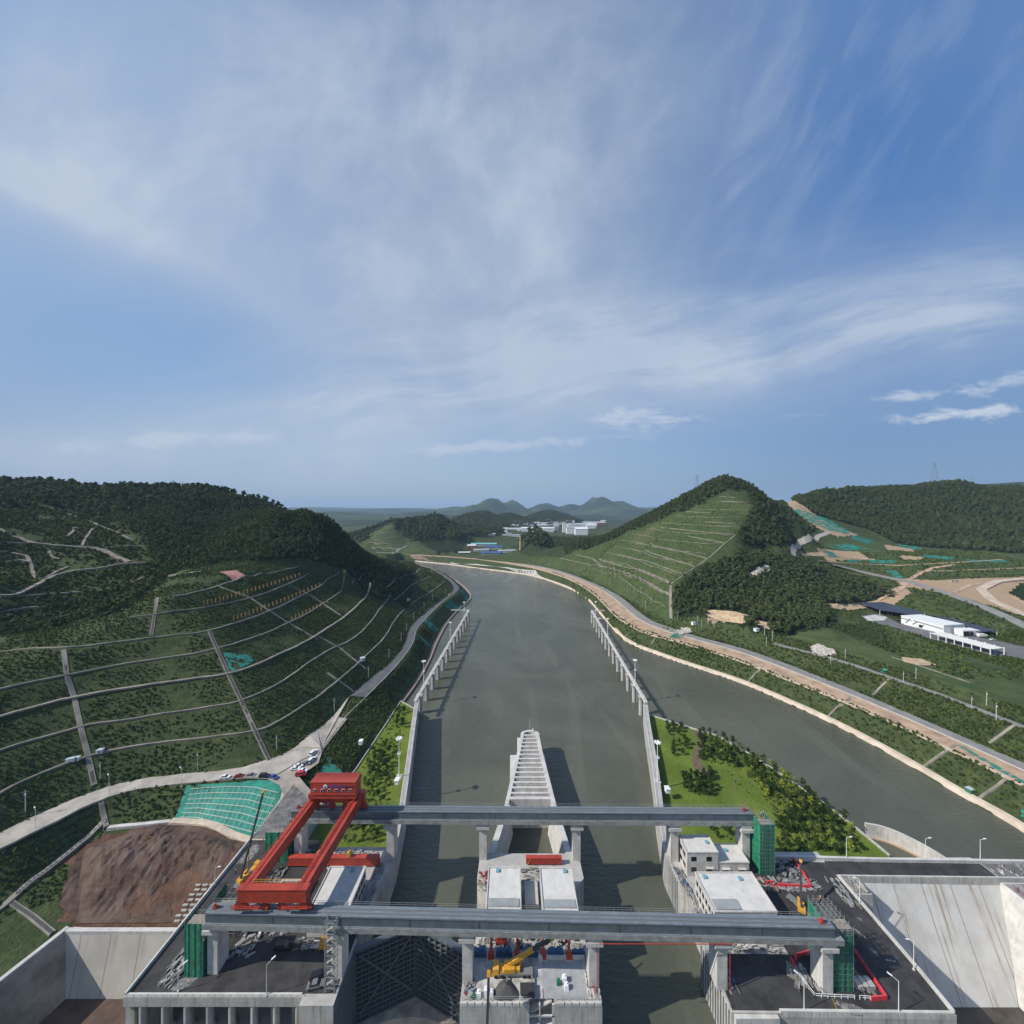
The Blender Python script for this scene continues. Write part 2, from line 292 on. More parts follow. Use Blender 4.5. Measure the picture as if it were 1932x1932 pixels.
H = np.where(inr & nearw, -13.3 - np.minimum(8, ds * .7), H)
H = np.where(~inr & nearw & (ds < 60) & (GYY > 200), np.maximum(H, -12.9 + np.minimum(ds, 30) * .02), H)
H = np.where(~inr & (GYY > 135) & (GYY < 1300) & (ds < 14), np.minimum(H, -12.9 + .22 * ds + np.maximum(0, ds - 6) * 1.6), H)
H = np.where(inpoly(GXX, GYY, LOCK), -32.0, H)
BASIN = [(-146, 121), (-104, 121), (-104, -60), (-158, -60)]
H = np.where(inpoly(GXX, GYY, [(-150.3, 124.8), (-103, 124.8), (-103, -60), (-193, -60), (-166.5, 60), (-157.0, 100)]), -30.0, H)
LAWNL = [(-79, 261), (-65, 247), (-49.5, 163), (-47, 141), (-84.5, 141), (-82, 193)]
LAWNR = [P(1222, 1349, -4), P(1315, 1377, -4), P(1352, 1389, -4), P(1427, 1431, -4), P(1500, 1480, -4), P(1574, 1532, -4), P(1632, 1578, -4), P(1684, 1620, -4), (133, 138, 0), (62, 138, 0), (63, 160, 0), (72, 190, 0)]
H = np.where(inpoly(GXX, GYY, [(-80, 259), (-64, 248), (-49.5, 163), (-48, 144), (-83, 144), (-81, 193)]), -7.5, H)

def carve(poly, z, hw, bl):
    global H
    m_ = (np.abs(GXX) < 1000) & (GYY < 1300) & (GYY > 0)
    d = dpoly(GXX[m_], GYY[m_], poly); f = np.clip(1 - (d - hw) / bl, 0, 1); f = f * f * (3 - 2 * f)
    h = H[m_]; H[m_] = h + (z - h) * f
def XYp(pts, z): return [P(u, v, z)[:2] for u, v in pts]
mid = [((a[0] + b_[0]) / 2, (a[1] + b_[1]) / 2) for a, b_ in zip(XYp([(990, 1066), (1037, 1074), (1083, 1090), (1125, 1110), (1156, 1132), (1177, 1151), (1202, 1171), (1230, 1185), (1261, 1194), (1305, 1208), (1400, 1234), (1480, 1264), (1560, 1296), (1650, 1333), (1740, 1373), (1830, 1413), (1932, 1460), (2000, 1491)], 0), XYp([(990, 1066), (1037, 1074), (1083, 1090), (1125, 1110), (1156, 1132), (1177, 1151), (1202, 1171), (1230, 1185), (1261, 1194), (1305, 1208), (1400, 1234), (1480, 1264), (1560, 1296), (1650, 1333), (1740, 1373), (1830, 1413), (1932, 1460), (2000, 1491)], 0))]
carve(mid, -.1, 8, 8); carve(XYp(R_IN, 0), -.1, 3, 7); carve(XYp(R_OUT, 0), -.1, 3, 3)
carve(XYp([(640, 1040), (700, 1043), (760, 1047), (830, 1049), (900, 1056), (990, 1066)], 0), -.1, 9, 14)
carve(XYp(SH2[1:], 10), 9.9, 3, 6)
carve(XYp([(0, 1590), (90, 1545), (180, 1502), (250, 1481), (350, 1469), (440, 1461), (520, 1450), (575, 1428)], 0), -.05, 3.5, 4)
carve(XYp([(605, 1400), (640, 1352), (675, 1318), (700, 1293), (736, 1262), (762, 1231), (775, 1201), (795, 1170), (832, 1136), (850, 1124), (861, 1112), (850, 1095), (830, 1081), (808, 1074)], 0), -.05, 4.5, 4)
nx_, ny_ = len(GX), len(GY)
def hz(x, y):
    """terrain height (bilinear)"""
    i = min(max(int(np.searchsorted(GX, x) - 1), 0), nx_ - 2); j = min(max(int(np.searchsorted(GY, y) - 1), 0), ny_ - 2)
    a = (x - GX[i]) / (GX[i + 1] - GX[i]); b = (y - GY[j]) / (GY[j + 1] - GY[j])
    return float((H[j, i] * (1 - a) + H[j, i + 1] * a) * (1 - b) + (H[j + 1, i] * (1 - a) + H[j + 1, i + 1] * a) * b)
def hzv(x, y):
    i = np.clip(np.searchsorted(GX, x) - 1, 0, nx_ - 2); j = np.clip(np.searchsorted(GY, y) - 1, 0, ny_ - 2)
    a = (x - GX[i]) / (GX[i + 1] - GX[i]); b = (y - GY[j]) / (GY[j + 1] - GY[j])
    return (H[j, i] * (1 - a) + H[j, i + 1] * a) * (1 - b) + (H[j + 1, i] * (1 - a) + H[j + 1, i + 1] * a) * b
def hit(u, v, far_=1500.0, dz=0.0):
    """march a sight line to the ground; returns the ground point"""
    dx = (u - UH) / FL; dzz = -(v - VH) / FL; D = 70.0; last = 70.0
    while D < far_:
        if CH + dzz * D < hz(dx * D, D) + dz:
            lo, hi = last, D
            for _ in range(14):
                md = (lo + hi) / 2
                if CH + dzz * md < hz(dx * md, md) + dz: hi = md
                else: lo = md
            return (dx * hi, hi, hz(dx * hi, hi))
        last = D; D += 2.0 if D < 500 else 5.0
    return None

# zones, by survey polygons on the visible ground (u, v, Dmin, Dmax) with sensible defaults elsewhere
ZP = {
 'forest': [([(-80, 860), (600, 860), (790, 1060), (770, 1150), (735, 1128), (700, 1128), (655, 1075), (580, 1055), (500, 1058), (430, 1058), (400, 1066), (340, 1075), (300, 1100), (246, 1140), (200, 1165), (130, 1205), (100, 1225), (-80, 1240)], 240, 900),
            ([(735, 960), (900, 960), (872, 1045), (820, 1040), (745, 1000)], 1000, 1800),
            ([(1000, 1050), (960, 1030), (1000, 1000), (1090, 1020), (1240, 960), (1370, 890), (1420, 905), (1540, 1000), (1500, 1030), (1400, 1030), (1395, 1010), (1420, 960), (1410, 925), (1370, 925), (1330, 950), (1200, 1000), (1100, 1035), (1060, 1052)], 480, 1200),
            ([(1270, 1165), (1268, 1115), (1310, 1080), (1400, 1045), (1500, 1058), (1640, 1100), (1690, 1125), (1560, 1150), (1575, 1175), (1480, 1200), (1400, 1180), (1330, 1162)], 300, 560),
            ([(1500, 940), (1560, 905), (1800, 895), (2080, 900), (2080, 1050), (1932, 1045), (1780, 1035), (1700, 1028), (1640, 1000), (1600, 985), (1540, 965)], 500, 1400), ([(1903, 1118), (1925, 1100), (2000, 1095), (2000, 1150), (1930, 1135)], 380, 600)],
 'dirt': [([(125, 1755), (128, 1620), (200, 1572), (320, 1556), (365, 1556), (490, 1590), (465, 1610), (340, 1757)], 110, 170), ([(1690, 1090), (1760, 1095), (1932, 1088), (2000, 1090), (2000, 1186), (1900, 1152), (1800, 1122), (1700, 1106)], 300, 700), ([(1670, 1028), (1724, 1035), (1724, 1041), (1675, 1037)], 400, 900), ([(1700, 1048), (1740, 1050), (1740, 1056), (1700, 1056)], 400, 900), ([(1590, 1142), (1700, 1105), (1720, 1118), (1680, 1145)], 300, 600), ([(1330, 1160), (1430, 1165), (1480, 1185), (1420, 1180), (1340, 1172)], 280, 420), ([(1450, 945), (1500, 945), (1560, 985), (1620, 1010), (1580, 1012), (1500, 980)], 550, 900), ([(1540, 1035), (1620, 1040), (1640, 1055), (1560, 1058)], 400, 800)],
 'scrub': [([(-80, 962), (90, 957), (200, 985), (262, 1018), (290, 1064), (250, 1100), (150, 1125), (-80, 1140)], 240, 700)],
 'lush': [([(1500, 1045), (1600, 1012), (1700, 1032), (2000, 1050), (2000, 1090), (1700, 1085), (1560, 1065)], 380, 900), ([(1480, 1200), (1600, 1170), (1700, 1190), (1800, 1230), (2000, 1290), (2000, 1350), (1860, 1318), (1700, 1262), (1560, 1225)], 200, 420), ([(1690, 1120), (1900, 1180), (1900, 1200), (1720, 1150)], 300, 520), ([(1010, 1062), (1100, 1040), (1200, 1000), (1330, 950), (1400, 925), (1420, 950), (1390, 1010), (1330, 1050), (1264, 1100), (1264, 1175), (1200, 1140), (1100, 1085)], 330, 900), ([(690, 1010), (745, 985), (760, 1010), (800, 1045), (740, 1045)], 900, 1400)]}
gu = UH + FL * GXX / np.maximum(GYY, 1); gv = VH + (CH - H) * FL / np.maximum(GYY, 1)
def zone_masks(x, y, z):
    u = UH + FL * x / np.maximum(y, 1); v = VH + (CH - z) * FL / np.maximum(y, 1); o = {}
    for k, L in ZP.items():
        m = np.zeros(x.shape, bool)
        for poly, d0, d1 in L: m |= inpoly(u, v, poly) & (y > d0) & (y < d1)
        o[k] = m
    terr = (x < -100) & (x > -420) & (y < 620) & (z < 82)
    o['forest'] |= (~terr) & (z > 40) & (y > 0) & ~o['lush'] & ~o['dirt'] & (((u < -60) | (u > 1980)) | (y > 700)) & (y < 2600)
    o['forest'] &= ~o['scrub']; o['dirt'] &= ~o['forest']; o['lush'] &= ~o['forest']
    return o
ZM = zone_masks(GXX, GYY, H)
H = H + ZM['forest'] * (GYY < 1000) * (1.2 * fbm(GXX, GYY, 1 / 14., 4.0, 3) + np.where(GXX < 0, 5.5, 3.2) * fbm(GXX, GYY, 1 / 42., 9.0, 3) * np.clip((GYY - 300) / 120, .2, 1))
def build_terrain():
    V = np.stack([GXX.ravel(), GYY.ravel(), H.ravel()], 1)
    idx = np.arange(nx_ * ny_).reshape(ny_, nx_)
    F_ = np.stack([idx[:-1, :-1], idx[:-1, 1:], idx[1:, 1:], idx[1:, :-1]], -1).reshape(-1, 4)
    me = bpy.data.meshes.new('ground'); me.vertices.add(len(V)); me.vertices.foreach_set('co', V.ravel())
    me.loops.add(F_.size); me.loops.foreach_set('vertex_index', F_.ravel().astype(np.int32))
    me.polygons.add(len(F_)); me.polygons.foreach_set('loop_start', np.arange(0, F_.size, 4, dtype=np.int32))
    me.update(calc_edges=True); me.polygons.foreach_set('use_smooth', np.ones(len(F_), bool))
    ca = me.color_attributes.new('zone', 'FLOAT_COLOR', 'POINT')
    cc = np.zeros((len(V), 4), np.float32); cc[:, 0] = ZM['forest'].ravel(); cc[:, 1] = ZM['dirt'].ravel(); cc[:, 2] = ZM['lush'].ravel(); cc[:, 3] = 1
    ca.data.foreach_set('color', cc.ravel())
    o = bpy.data.objects.new('ground', me); COL.objects.link(o); o['kind'] = 'structure'; o['label'] = 'green hilly ground with terraced slopes on both sides of the canal'; o['category'] = 'ground'
    m = bpy.data.materials.new('ground'); m.use_nodes = True; t = NT(m.node_tree)
    at = t.n('ShaderNodeAttribute', attribute_name='zone'); s = t.n('ShaderNodeSeparateColor', i={0: at.outputs['Color']})
    pos = t.n('ShaderNodeNewGeometry').outputs['Position']
    n1 = t.noise(pos, .02, 6, .6); n2 = t.noise(pos, .15, 5, .65); n3 = t.noise(pos, .8, 4, .6); n4 = t.noise(pos, .0016, 6, .6)
    slope = t.mix(t.ss(n2, .3, .7), (.032, .052, .021), (.072, .094, .038)); slope = t.mix(t.m('MULTIPLY', t.ss(n3, .5, .72), .5), slope, (.11, .105, .055))
    slope = t.mix(t.m('MULTIPLY', t.ss(n1, .5, .7), .2), slope, (.075, .072, .034))
    forest = t.mix(t.ss(n2, .3, .7), (.010, .020, .008), (.022, .038, .014))
    forest = t.mix(t.m('MULTIPLY', t.ss(n4, .5, .6), .5), forest, (.05, .07, .03))
    dirt = t.mix(t.ss(n2, .3, .7), (.075, .040, .028), (.15, .09, .062)); dirt2 = t.mix(t.ss(n3, .3, .7), (.30, .21, .14), (.40, .30, .20))
    yy = t.n('ShaderNodeSeparateXYZ', i={0: pos}).outputs[1]
    dirt = t.mix(t.ss(yy, 180, 220), dirt, dirt2)
    lush = t.mix(t.ss(n2, .3, .7), (.042, .070, .028), (.076, .106, .042)); lush = t.mix(t.m('MULTIPLY', t.ss(n1, .45, .65), .6), lush, (.10, .11, .045))
    zc = t.n('ShaderNodeSeparateXYZ', i={0: pos}).outputs[2]
    row = t.m('SINE', t.m('MULTIPLY', t.m('ADD', zc, t.m('MULTIPLY', n1, 3.0)), 2 * math.pi / 2.3)); row = t.m('MULTIPLY', t.ss(row, .1, .9), t.ss(n2, .30, .55))
    lush = t.mix(t.m('MULTIPLY', row, .55), lush, (.030, .050, .018)); slope = t.mix(t.m('MULTIPLY', row, .35), slope, (.030, .044, .018))
    nz = t.m('MULTIPLY', t.m('SUBTRACT', n2, .5), .9)
    def th(x): return t.ss(t.m('ADD', x, nz), .35, .65)
    c = t.mix(th(s.outputs[2]), slope, lush); c = t.mix(th(s.outputs[0]), c, forest); c = t.mix(th(s.outputs[1]), c, dirt)
    farc = t.mix(t.ss(n4, .42, .62), (.018, .032, .014), (.06, .08, .035))
    c = t.mix(t.ss(yy, 1500, 2500), c, farc)
    b = t.n('ShaderNodeBsdfPrincipled', i={'Base Color': c, 'Roughness': .95}); b.inputs['Specular IOR Level'].default_value = .1
    bn = t.n('ShaderNodeBump', i={'Strength': 1.0, 'Distance': .7, 'Height': n3}); t.nt.links.new(bn.outputs[0], b.inputs['Normal'])
    t.n('ShaderNodeOutputMaterial', i={0: b.outputs[0]}); me.materials.append(m)
    return o
build_terrain()
# ---------------------------------------------------------------- water
def sheet(name, pts, z, m, label=None, kind='structure', cat=None, sub=0):
    bm = bmesh.new(); vs = [bm.verts.new((p[0], p[1], z if z is not None else p[2])) for p in pts]
    f = bm.faces.new(vs); bm.normal_update()
    if f.normal.z < 0: f.normal_flip()
    bmesh.ops.triangulate(bm, faces=bm.faces[:])
    me = bpy.data.meshes.new(name); bm.to_mesh(me); bm.free(); me.materials.append(m)
    o = bpy.data.objects.new(name, me); COL.objects.link(o)
    if kind: o['kind'] = kind
    if label: o['label'] = label
    if cat: o['category'] = cat
    return o
def water_mat():
    m = bpy.data.materials.new('river_water'); m.use_nodes = True; t = NT(m.node_tree)
    pos = t.n('ShaderNodeNewGeometry').outputs['Position']
    big = t.noise(pos, .012, 5, .55, 1.0)
    c = t.mix(t.ss(big, .35, .65), (.068, .074, .054), (.094, .100, .075))
    stv = t.noise(t.n('ShaderNodeMapping', i={0: pos, 3: (.035, .006, 1)}).outputs[0], 1.0, 5, .6, .6); c = t.mix(t.m('MULTIPLY', t.ss(stv, .52, .68), .5), c, (.125, .128, .098))
    mp = t.n('ShaderNodeMapping', i={0: pos, 3: (.35, 1.0, 1.0)}).outputs[0]
    wv1 = t.noise(mp, .75, 5, .6, .3); wv2 = t.noise(pos, .09, 3, .5)
    rgh = t.m('ADD', .08, t.m('MULTIPLY', t.ss(stv, .35, .65), .16))
    b = t.n('ShaderNodeBsdfPrincipled', i={'Base Color': c, 'Roughness': rgh}); b.inputs['IOR'].default_value = 1.33; b.inputs['Specular IOR Level'].default_value = .5
    h = t.m('ADD', wv1, t.m('MULTIPLY', wv2, .6))
    bn = t.n('ShaderNodeBump', i={'Strength': 1.0, 'Distance': .5, 'Height': h}); t.nt.links.new(bn.outputs[0], b.inputs['Normal'])
    t.n('ShaderNodeOutputMaterial', i={0: b.outputs[0]}); return m
WM = water_mat()
sheet('river', [(-520, 1000), (-300, 1120), (300, 1000), (300, 100), (205, 134.5), (196, 138.5), (180, 138.5), (92, 138.5), (60, 100), (61, 40), (20, 40), (20, 120), (-13, 120), (-13, 111), (-30.2, 118.2), (-47.5, 111.5), (-52, 140), (-84.4, 143), (-100, 300), (-420, 700)], -13.0, WM, 'wide green-grey canal water running to the bend', cat='water')
# ================================================================ builders
class MB:
    def __init__(s): s.v = []; s.f = []; s.mi = []; s.cur = 0
    def add(s, vs, fs):
        o = len(s.v); s.v.extend([tuple(p) for p in vs]); s.f.extend([tuple(o + i for i in f) for f in fs]); s.mi.extend([s.cur] * len(fs)); return s
    def box(s, x0, x1, y0, y1, z0, z1):
        return s.add([(x0, y0, z0), (x1, y0, z0), (x1, y1, z0), (x0, y1, z0), (x0, y0, z1), (x1, y0, z1), (x1, y1, z1), (x0, y1, z1)],
                     [(0, 3, 2, 1), (4, 5, 6, 7), (0, 1, 5, 4), (1, 2, 6, 5), (2, 3, 7, 6), (3, 0, 4, 7)])
    def cbox(s, c, sz, rz=0.0, ry=0.0):
        M = Matrix.Rotation(rz, 3, 'Z') @ Matrix.Rotation(ry, 3, 'Y'); c = Vector(c); a, b, d = [k / 2 for k in sz]
        vs = [c + M @ Vector(p) for p in ((-a, -b, -d), (a, -b, -d), (a, b, -d), (-a, b, -d), (-a, -b, d), (a, -b, d), (a, b, d), (-a, b, d))]
        return s.add(vs, [(0, 3, 2, 1), (4, 5, 6, 7), (0, 1, 5, 4), (1, 2, 6, 5), (2, 3, 7, 6), (3, 0, 4, 7)])
    def bar(s, p, q, w, h=None, up=(0, 0, 1)):
        p = Vector(p); q = Vector(q); h = h or w; d = (q - p)
        if d.length < 1e-6: return s
        d.normalize(); u = Vector(up)
        if abs(d.dot(u)) > .99: u = Vector((0, 1, 0))
        sd = d.cross(u).normalized(); u = sd.cross(d).normalized(); sd *= w / 2; u *= h / 2
        vs = [p - sd - u, p + sd - u, p + sd + u, p - sd + u, q - sd - u, q + sd - u, q + sd + u, q - sd + u]
        return s.add(vs, [(0, 1, 2, 3), (7, 6, 5, 4), (4, 5, 1, 0), (5, 6, 2, 1), (6, 7, 3, 2), (7, 4, 0, 3)])
    def tube(s, p, q, r, r2=None, n=8):
        p = Vector(p); q = Vector(q); r2 = r if r2 is None else r2; d = (q - p).normalized(); u = Vector((0, 0, 1))
        if abs(d.dot(u)) > .99: u = Vector((0, 1, 0))
        a = d.cross(u).normalized(); b = a.cross(d).normalized(); vs = []
        for c, rr in ((p, r), (q, r2)):
            for k in range(n):
                t = 2 * math.pi * k / n; vs.append(c + a * math.cos(t) * rr + b * math.sin(t) * rr)
        return s.add(vs, [(k, k + n, (k + 1) % n + n, (k + 1) % n) for k in range(n)] + [tuple(range(n)), tuple(range(2 * n - 1, n - 1, -1))])
    def prism(s, poly, z0, z1):
        n = len(poly); ar = sum(poly[i][0] * poly[(i + 1) % n][1] - poly[(i + 1) % n][0] * poly[i][1] for i in range(n))
        if ar < 0: poly = poly[::-1]
        vs = [(p[0], p[1], z0) for p in poly] + [(p[0], p[1], z1) for p in poly]
        return s.add(vs, [tuple(range(n))[::-1], tuple(range(n, 2 * n))] + [(i, (i + 1) % n, (i + 1) % n + n, i + n) for i in range(n)])
    def loft(s, top, bot):
        n = len(top); return s.add(list(top) + list(bot), [tuple(range(n)), tuple(range(2 * n - 1, n - 1, -1))] + [(i, i + n, (i + 1) % n + n, (i + 1) % n) for i in range(n)])
    def wallstrip(s, pts, w, z0, z1):
        """vertical wall along an XY polyline; pts may carry z1 themselves"""
        L = offs(pts, w / 2); R = offs(pts, -w / 2); n = len(pts)
        for i in range(n - 1):
            t0 = pts[i][2] if len(pts[i]) > 2 else z1; t1 = pts[i + 1][2] if len(pts[i + 1]) > 2 else z1
            b0 = z0 if not callable(z0) else z0(*pts[i][:2]); b1 = z0 if not callable(z0) else z0(*pts[i + 1][:2])
            a, b, c, d = L[i], L[i + 1], R[i + 1], R[i]
            s.add([(*a, b0), (*b, b1), (*c, b1), (*d, b0), (*a, t0), (*b, t1), (*c, t1), (*d, t0)], [(0, 1, 2, 3), (7, 6, 5, 4), (0, 4, 5, 1), (1, 5, 6, 2), (2, 6, 7, 3), (3, 7, 4, 0)])
        return s
    def quad(s, a, b, c, d): return s.add([a, b, c, d], [(0, 1, 2, 3)])
    def rail(s, pts, h=1.1, r=.05, step=2.0, posts=True, mids=1):
        for p, q in zip(pts[:-1], pts[1:]):
            p = Vector(p); q = Vector(q); L = (q - p).length; n = max(1, int(round(L / step)))
            for k in range(1 + mids): zz = h * (k + 1) / (1 + mids); s.bar(p + Vector((0, 0, zz)), q + Vector((0, 0, zz)), r, r)
            if posts:
                for k in range(n + 1): a = p.lerp(q, k / n); s.bar(a, a + Vector((0, 0, h)), r * 1.3, r * 1.3)
        return s
    def mesh(s, name, mats, off=(0, 0, 0), smooth=False):
        me = bpy.data.meshes.new(name); ox, oy, oz = off
        me.from_pydata([(a - ox, b - oy, c - oz) for a, b, c in s.v], [], s.f)
        for m in (mats if isinstance(mats, (list, tuple)) else [mats]): me.materials.append(m)
        if any(s.mi): me.polygons.foreach_set('material_index', s.mi)
        if smooth: me.polygons.foreach_set('use_smooth', [True] * len(s.f))
        me.update(); return me
def offs(pts, d):
    o = []; n = len(pts)
    for i in range(n):
        a = Vector(pts[max(0, i - 1)][:2]); b = Vector(pts[min(n - 1, i + 1)][:2]); t = (b - a).normalized()
        o.append((pts[i][0] - t.y * d, pts[i][1] + t.x * d))
    return o
def resample(pts, st):
    o = [tuple(pts[0])]
    for p, q in zip(pts[:-1], pts[1:]):
        p = Vector(p); q = Vector(q); n = max(1, int((q - p).length / st))
        for k in range(1, n + 1): o.append(tuple(p.lerp(q, k / n)))
    return o
def smooth_pl(pts, it=2):
    for _ in range(it):
        o = [pts[0]]
        for p, q in zip(pts[:-1], pts[1:]):
            p = Vector(p); q = Vector(q); o += [tuple(p.lerp(q, .25)), tuple(p.lerp(q, .75))]
        pts = o + [pts[-1]]
    return pts
def tag(o, label, cat=None, group=None, kind=None):
    if label: o['label'] = label
    if cat: o['category'] = cat
    if group: o['group'] = group
    if kind: o['kind'] = kind
    return o
def thing(name, label, cat, loc=(0, 0, 0), rz=0.0, group=None):
    o = bpy.data.objects.new(name, None); o.empty_display_size = .5; COL.objects.link(o); o.location = loc; o.rotation_euler = (0, 0, rz)
    return tag(o, label, cat, group, 'thing')
def part(name, mb, m, parent=None, world=False, smooth=False, label=None):
    """world=True: the builder's coordinates are world ones and the parent is unrotated"""
    off = (0, 0, 0)
    if world and parent is not None:
        off = tuple(parent.location); q = parent.parent
        while q is not None: off = tuple(Vector(off) + q.location); q = q.parent
    o = bpy.data.objects.new(name, mb.mesh(name, m, off, smooth)); COL.objects.link(o)
    if parent is not None: o.parent = parent
    if label: o['label'] = label
    return o
def single(name, mb, m, label, cat, group=None, kind=None, smooth=False, loc=None):
    """a thing that is one mesh, its origin at its base"""
    V = np.array(mb.v); c = loc or (float(V[:, 0].mean()), float(V[:, 1].mean()), float(V[:, 2].min()))
    o = bpy.data.objects.new(name, mb.mesh(name, m, c, smooth)); COL.objects.link(o); o.location = c
    return tag(o, label, cat, group, kind or 'thing')
def copy_tree(o, parent=None):
    c = o.copy(); COL.objects.link(c)
    if parent is not None: c.parent = parent
    for ch in [x for x in o.children]: copy_tree(ch, c)
    return c
def place(proto, loc, rz=0.0, label=None, group=None, scale=None, state={}):
    k = proto.name
    if k in state: o = copy_tree(proto)
    else: state[k] = 1; o = proto
    o.location = loc; o.rotation_euler = (0, 0, rz)
    if scale: o.scale = (scale,) * 3 if not isinstance(scale, tuple) else scale
    if label: o['label'] = label
    if group: o['group'] = group
    return o
def concrete(name, base, st=.35):
    m = bpy.data.materials.new(name); m.use_nodes = True; t = NT(m.node_tree); MATS[name] = m
    g_ = t.n('ShaderNodeNewGeometry'); pos = g_.outputs['Position']; nz = t.m('ABSOLUTE', t.n('ShaderNodeSeparateXYZ', i={0: g_.outputs['Normal']}).outputs[2])
    n1 = t.noise(pos, .22, 6, .65); n2 = t.noise(t.n('ShaderNodeMapping', i={0: pos, 3: (1.1, 1.1, .07)}).outputs[0], 1.0, 5, .65); n3 = t.noise(pos, 1.6, 5, .7)
    c = t.mix(t.ss(n1, .3, .7), tuple(k * .80 for k in base), tuple(k * 1.10 for k in base))
    c = t.mix(t.m('MULTIPLY', t.m('MULTIPLY', t.ss(n2, .50, .68), t.m('SUBTRACT', 1.0, nz)), st * 1.5), c, tuple(k * q for k, q in zip(base, (.42, .38, .32))))
    c = t.mix(t.m('MULTIPLY', t.m('MULTIPLY', t.ss(n3, .52, .70), nz), st), c, tuple(k * .55 for k in base))
    zj = t.m('LESS_THAN', t.m('ABSOLUTE', t.m('SUBTRACT', t.m('FRACT', t.m('MULTIPLY', t.n('ShaderNodeSeparateXYZ', i={0: pos}).outputs[2], 1 / 3.0)), .5)), .02)
    c = t.mix(t.m('MULTIPLY', t.m('MULTIPLY', zj, t.m('SUBTRACT', 1.0, nz)), .4), c, tuple(k * .5 for k in base))
    b = t.n('ShaderNodeBsdfPrincipled', i={'Base Color': c, 'Roughness': .87}); bn = t.n('ShaderNodeBump', i={'Strength': 1.0, 'Distance': .02, 'Height': n3}); t.nt.links.new(bn.outputs[0], b.inputs['Normal'])
    t.n('ShaderNodeOutputMaterial', i={0: b.outputs[0]}); return m
CON = concrete('concrete', (.41, .40, .38), .4); CONL = concrete('pale_concrete', (.53, .515, .49), .28)
COND = mat('dark_concrete', (.20, .20, .195), .9, .25, .4, .03, 1.5)
ASPH = mat('asphalt', (.045, .044, .045), .85, .5, .22, col2=(.020, .020, .022), bump=.01) if False else mat('asphalt', (.034, .033, .034), .85, .45, .22, .01, 6.0)
ASPG = mat('worn_asphalt', (.13, .13, .135), .9, .25, .15, .01, 6.0)
STEEL = mat('grey_steel', (.095, .118, .138), .45, .18, .35, 0, metal=.0)
STEELD = mat('dark_steel', (.055, .068, .078), .5, .25, .5)
RED = mat('red_paint', (.44, .055, .030), .5, .3, .25, col2=(.30, .035, .022))
REDD = mat('dark_red_paint', (.27, .024, .018), .45, .15, .6)
WHITE = mat('white_paint', (.72, .73, .74), .5)
GLASS = mat('dark_glass', (.012, .014, .018), .12)
YEL = mat('yellow_paint', (.58, .30, .03), .45, .12, 1.0)
BLK = mat('black_rubber', (.012, .012, .013), .7)
NETG = mat('green_net', (.010, .16, .085), .8, .4, .8, .05, 3.0)
TURQ = mat('turquoise_net', (.012, .20, .15), .8, .30, .35, .05, 1.5)
SCAF = mat('scaffold_tube', (.26, .27, .27), .5)
def netmat(name, col):
    m = bpy.data.materials.new(name); m.use_nodes = True; t = NT(m.node_tree)
    pos = t.n('ShaderNodeNewGeometry').outputs['Position']; f = t.noise(pos, .9, 4, .6)
    b = t.n('ShaderNodeBsdfPrincipled', i={'Base Color': t.mix(f, tuple(c * .6 for c in col), tuple(c * 1.3 for c in col)), 'Roughness': .8})
    tr = t.n('ShaderNodeBsdfTransparent'); mx = t.n('ShaderNodeMixShader', i={0: t.m('ADD', .28, t.m('MULTIPLY', t.ss(f, .2, .8), .45)), 1: b.outputs[0], 2: tr.outputs[0]})
    t.n('ShaderNodeOutputMaterial', i={0: mx.outputs[0]}); return m
NETS = netmat('open_green_net', (.02, .20, .125))
def roofmat():
    m = bpy.data.materials.new('roof_slab'); m.use_nodes = True; t = NT(m.node_tree)
    pos = t.n('ShaderNodeNewGeometry').outputs['Position']; f = t.noise(pos, .35, 6, .65)
    c = t.mix(t.ss(f, .3, .7), (.50, .485, .46), (.61, .595, .57))
    b = t.n('ShaderNodeBsdfPrincipled', i={'Base Color': c, 'Roughness': .85}); t.n('ShaderNodeOutputMaterial', i={0: b.outputs[0]}); return m
ROOF = roofmat()
# ================================================================ LOCK
# ---- left deck
LD = [(-104, 99.2), (-56, 99.2), (-56, 97.5), (-47, 97.5), (-47, 111), (-46.5, 128), (-44.6, 133), (-44.5, 143), (-84.2, 143), (-84.2, 146), (-102.5, 146)]
b = MB(); b.prism([(-104, 99.2), (-56, 99.2), (-56, 118), (-104, 118)], -1.0, 0); b.box(-104, -56, 99.2, 100.4, -2.6, -1.0)
b.prism([(-56, 97.5), (-47, 97.5), (-47, 111), (-46.5, 128), (-44.6, 133), (-44.5, 143), (-84.2, 143), (-84.2, 146), (-102.5, 146), (-103.6, 118.01), (-56.01, 118.01)], -32, -.001)
b.box(-104, -101.5, 99.8, 118, -32, -1.0); b.box(-101.4, -56, 100.6, 117.9, -18.6, -18)
lock1 = thing('lock_wall', 'deck block with round columns under its front edge, left of the dry chamber', 'lock wall', (-75, 120, -32))
part('body', b, CON, lock1, True)
b = MB(); b.box(-46.98, -46.8, 97.6, 110.8, -31, -.25); part('wall_shade_panel', b, mat('wall_shade_tone', (.10, .12, .14), .6, .2, .3), lock1, True)  # added dark panel: paints the shadow on this chamber wall face
for k in range(8):
    for yy in (100.1, 106.5, 112.5):
        if k == 7 and yy > 101: continue
        x = -99.5 + 6.0 * k + (0 if yy < 101 else 1.2)
        if x > -57: continue
        c = MB(); c.tube((x, yy, -18), (x, yy, -1), .85, n=14)
        if yy > 101: c.tube((x, yy, -18), (x, yy, -16.6), 1.7, .85, n=14)
        part('column', c, CON, lock1, True, smooth=False)
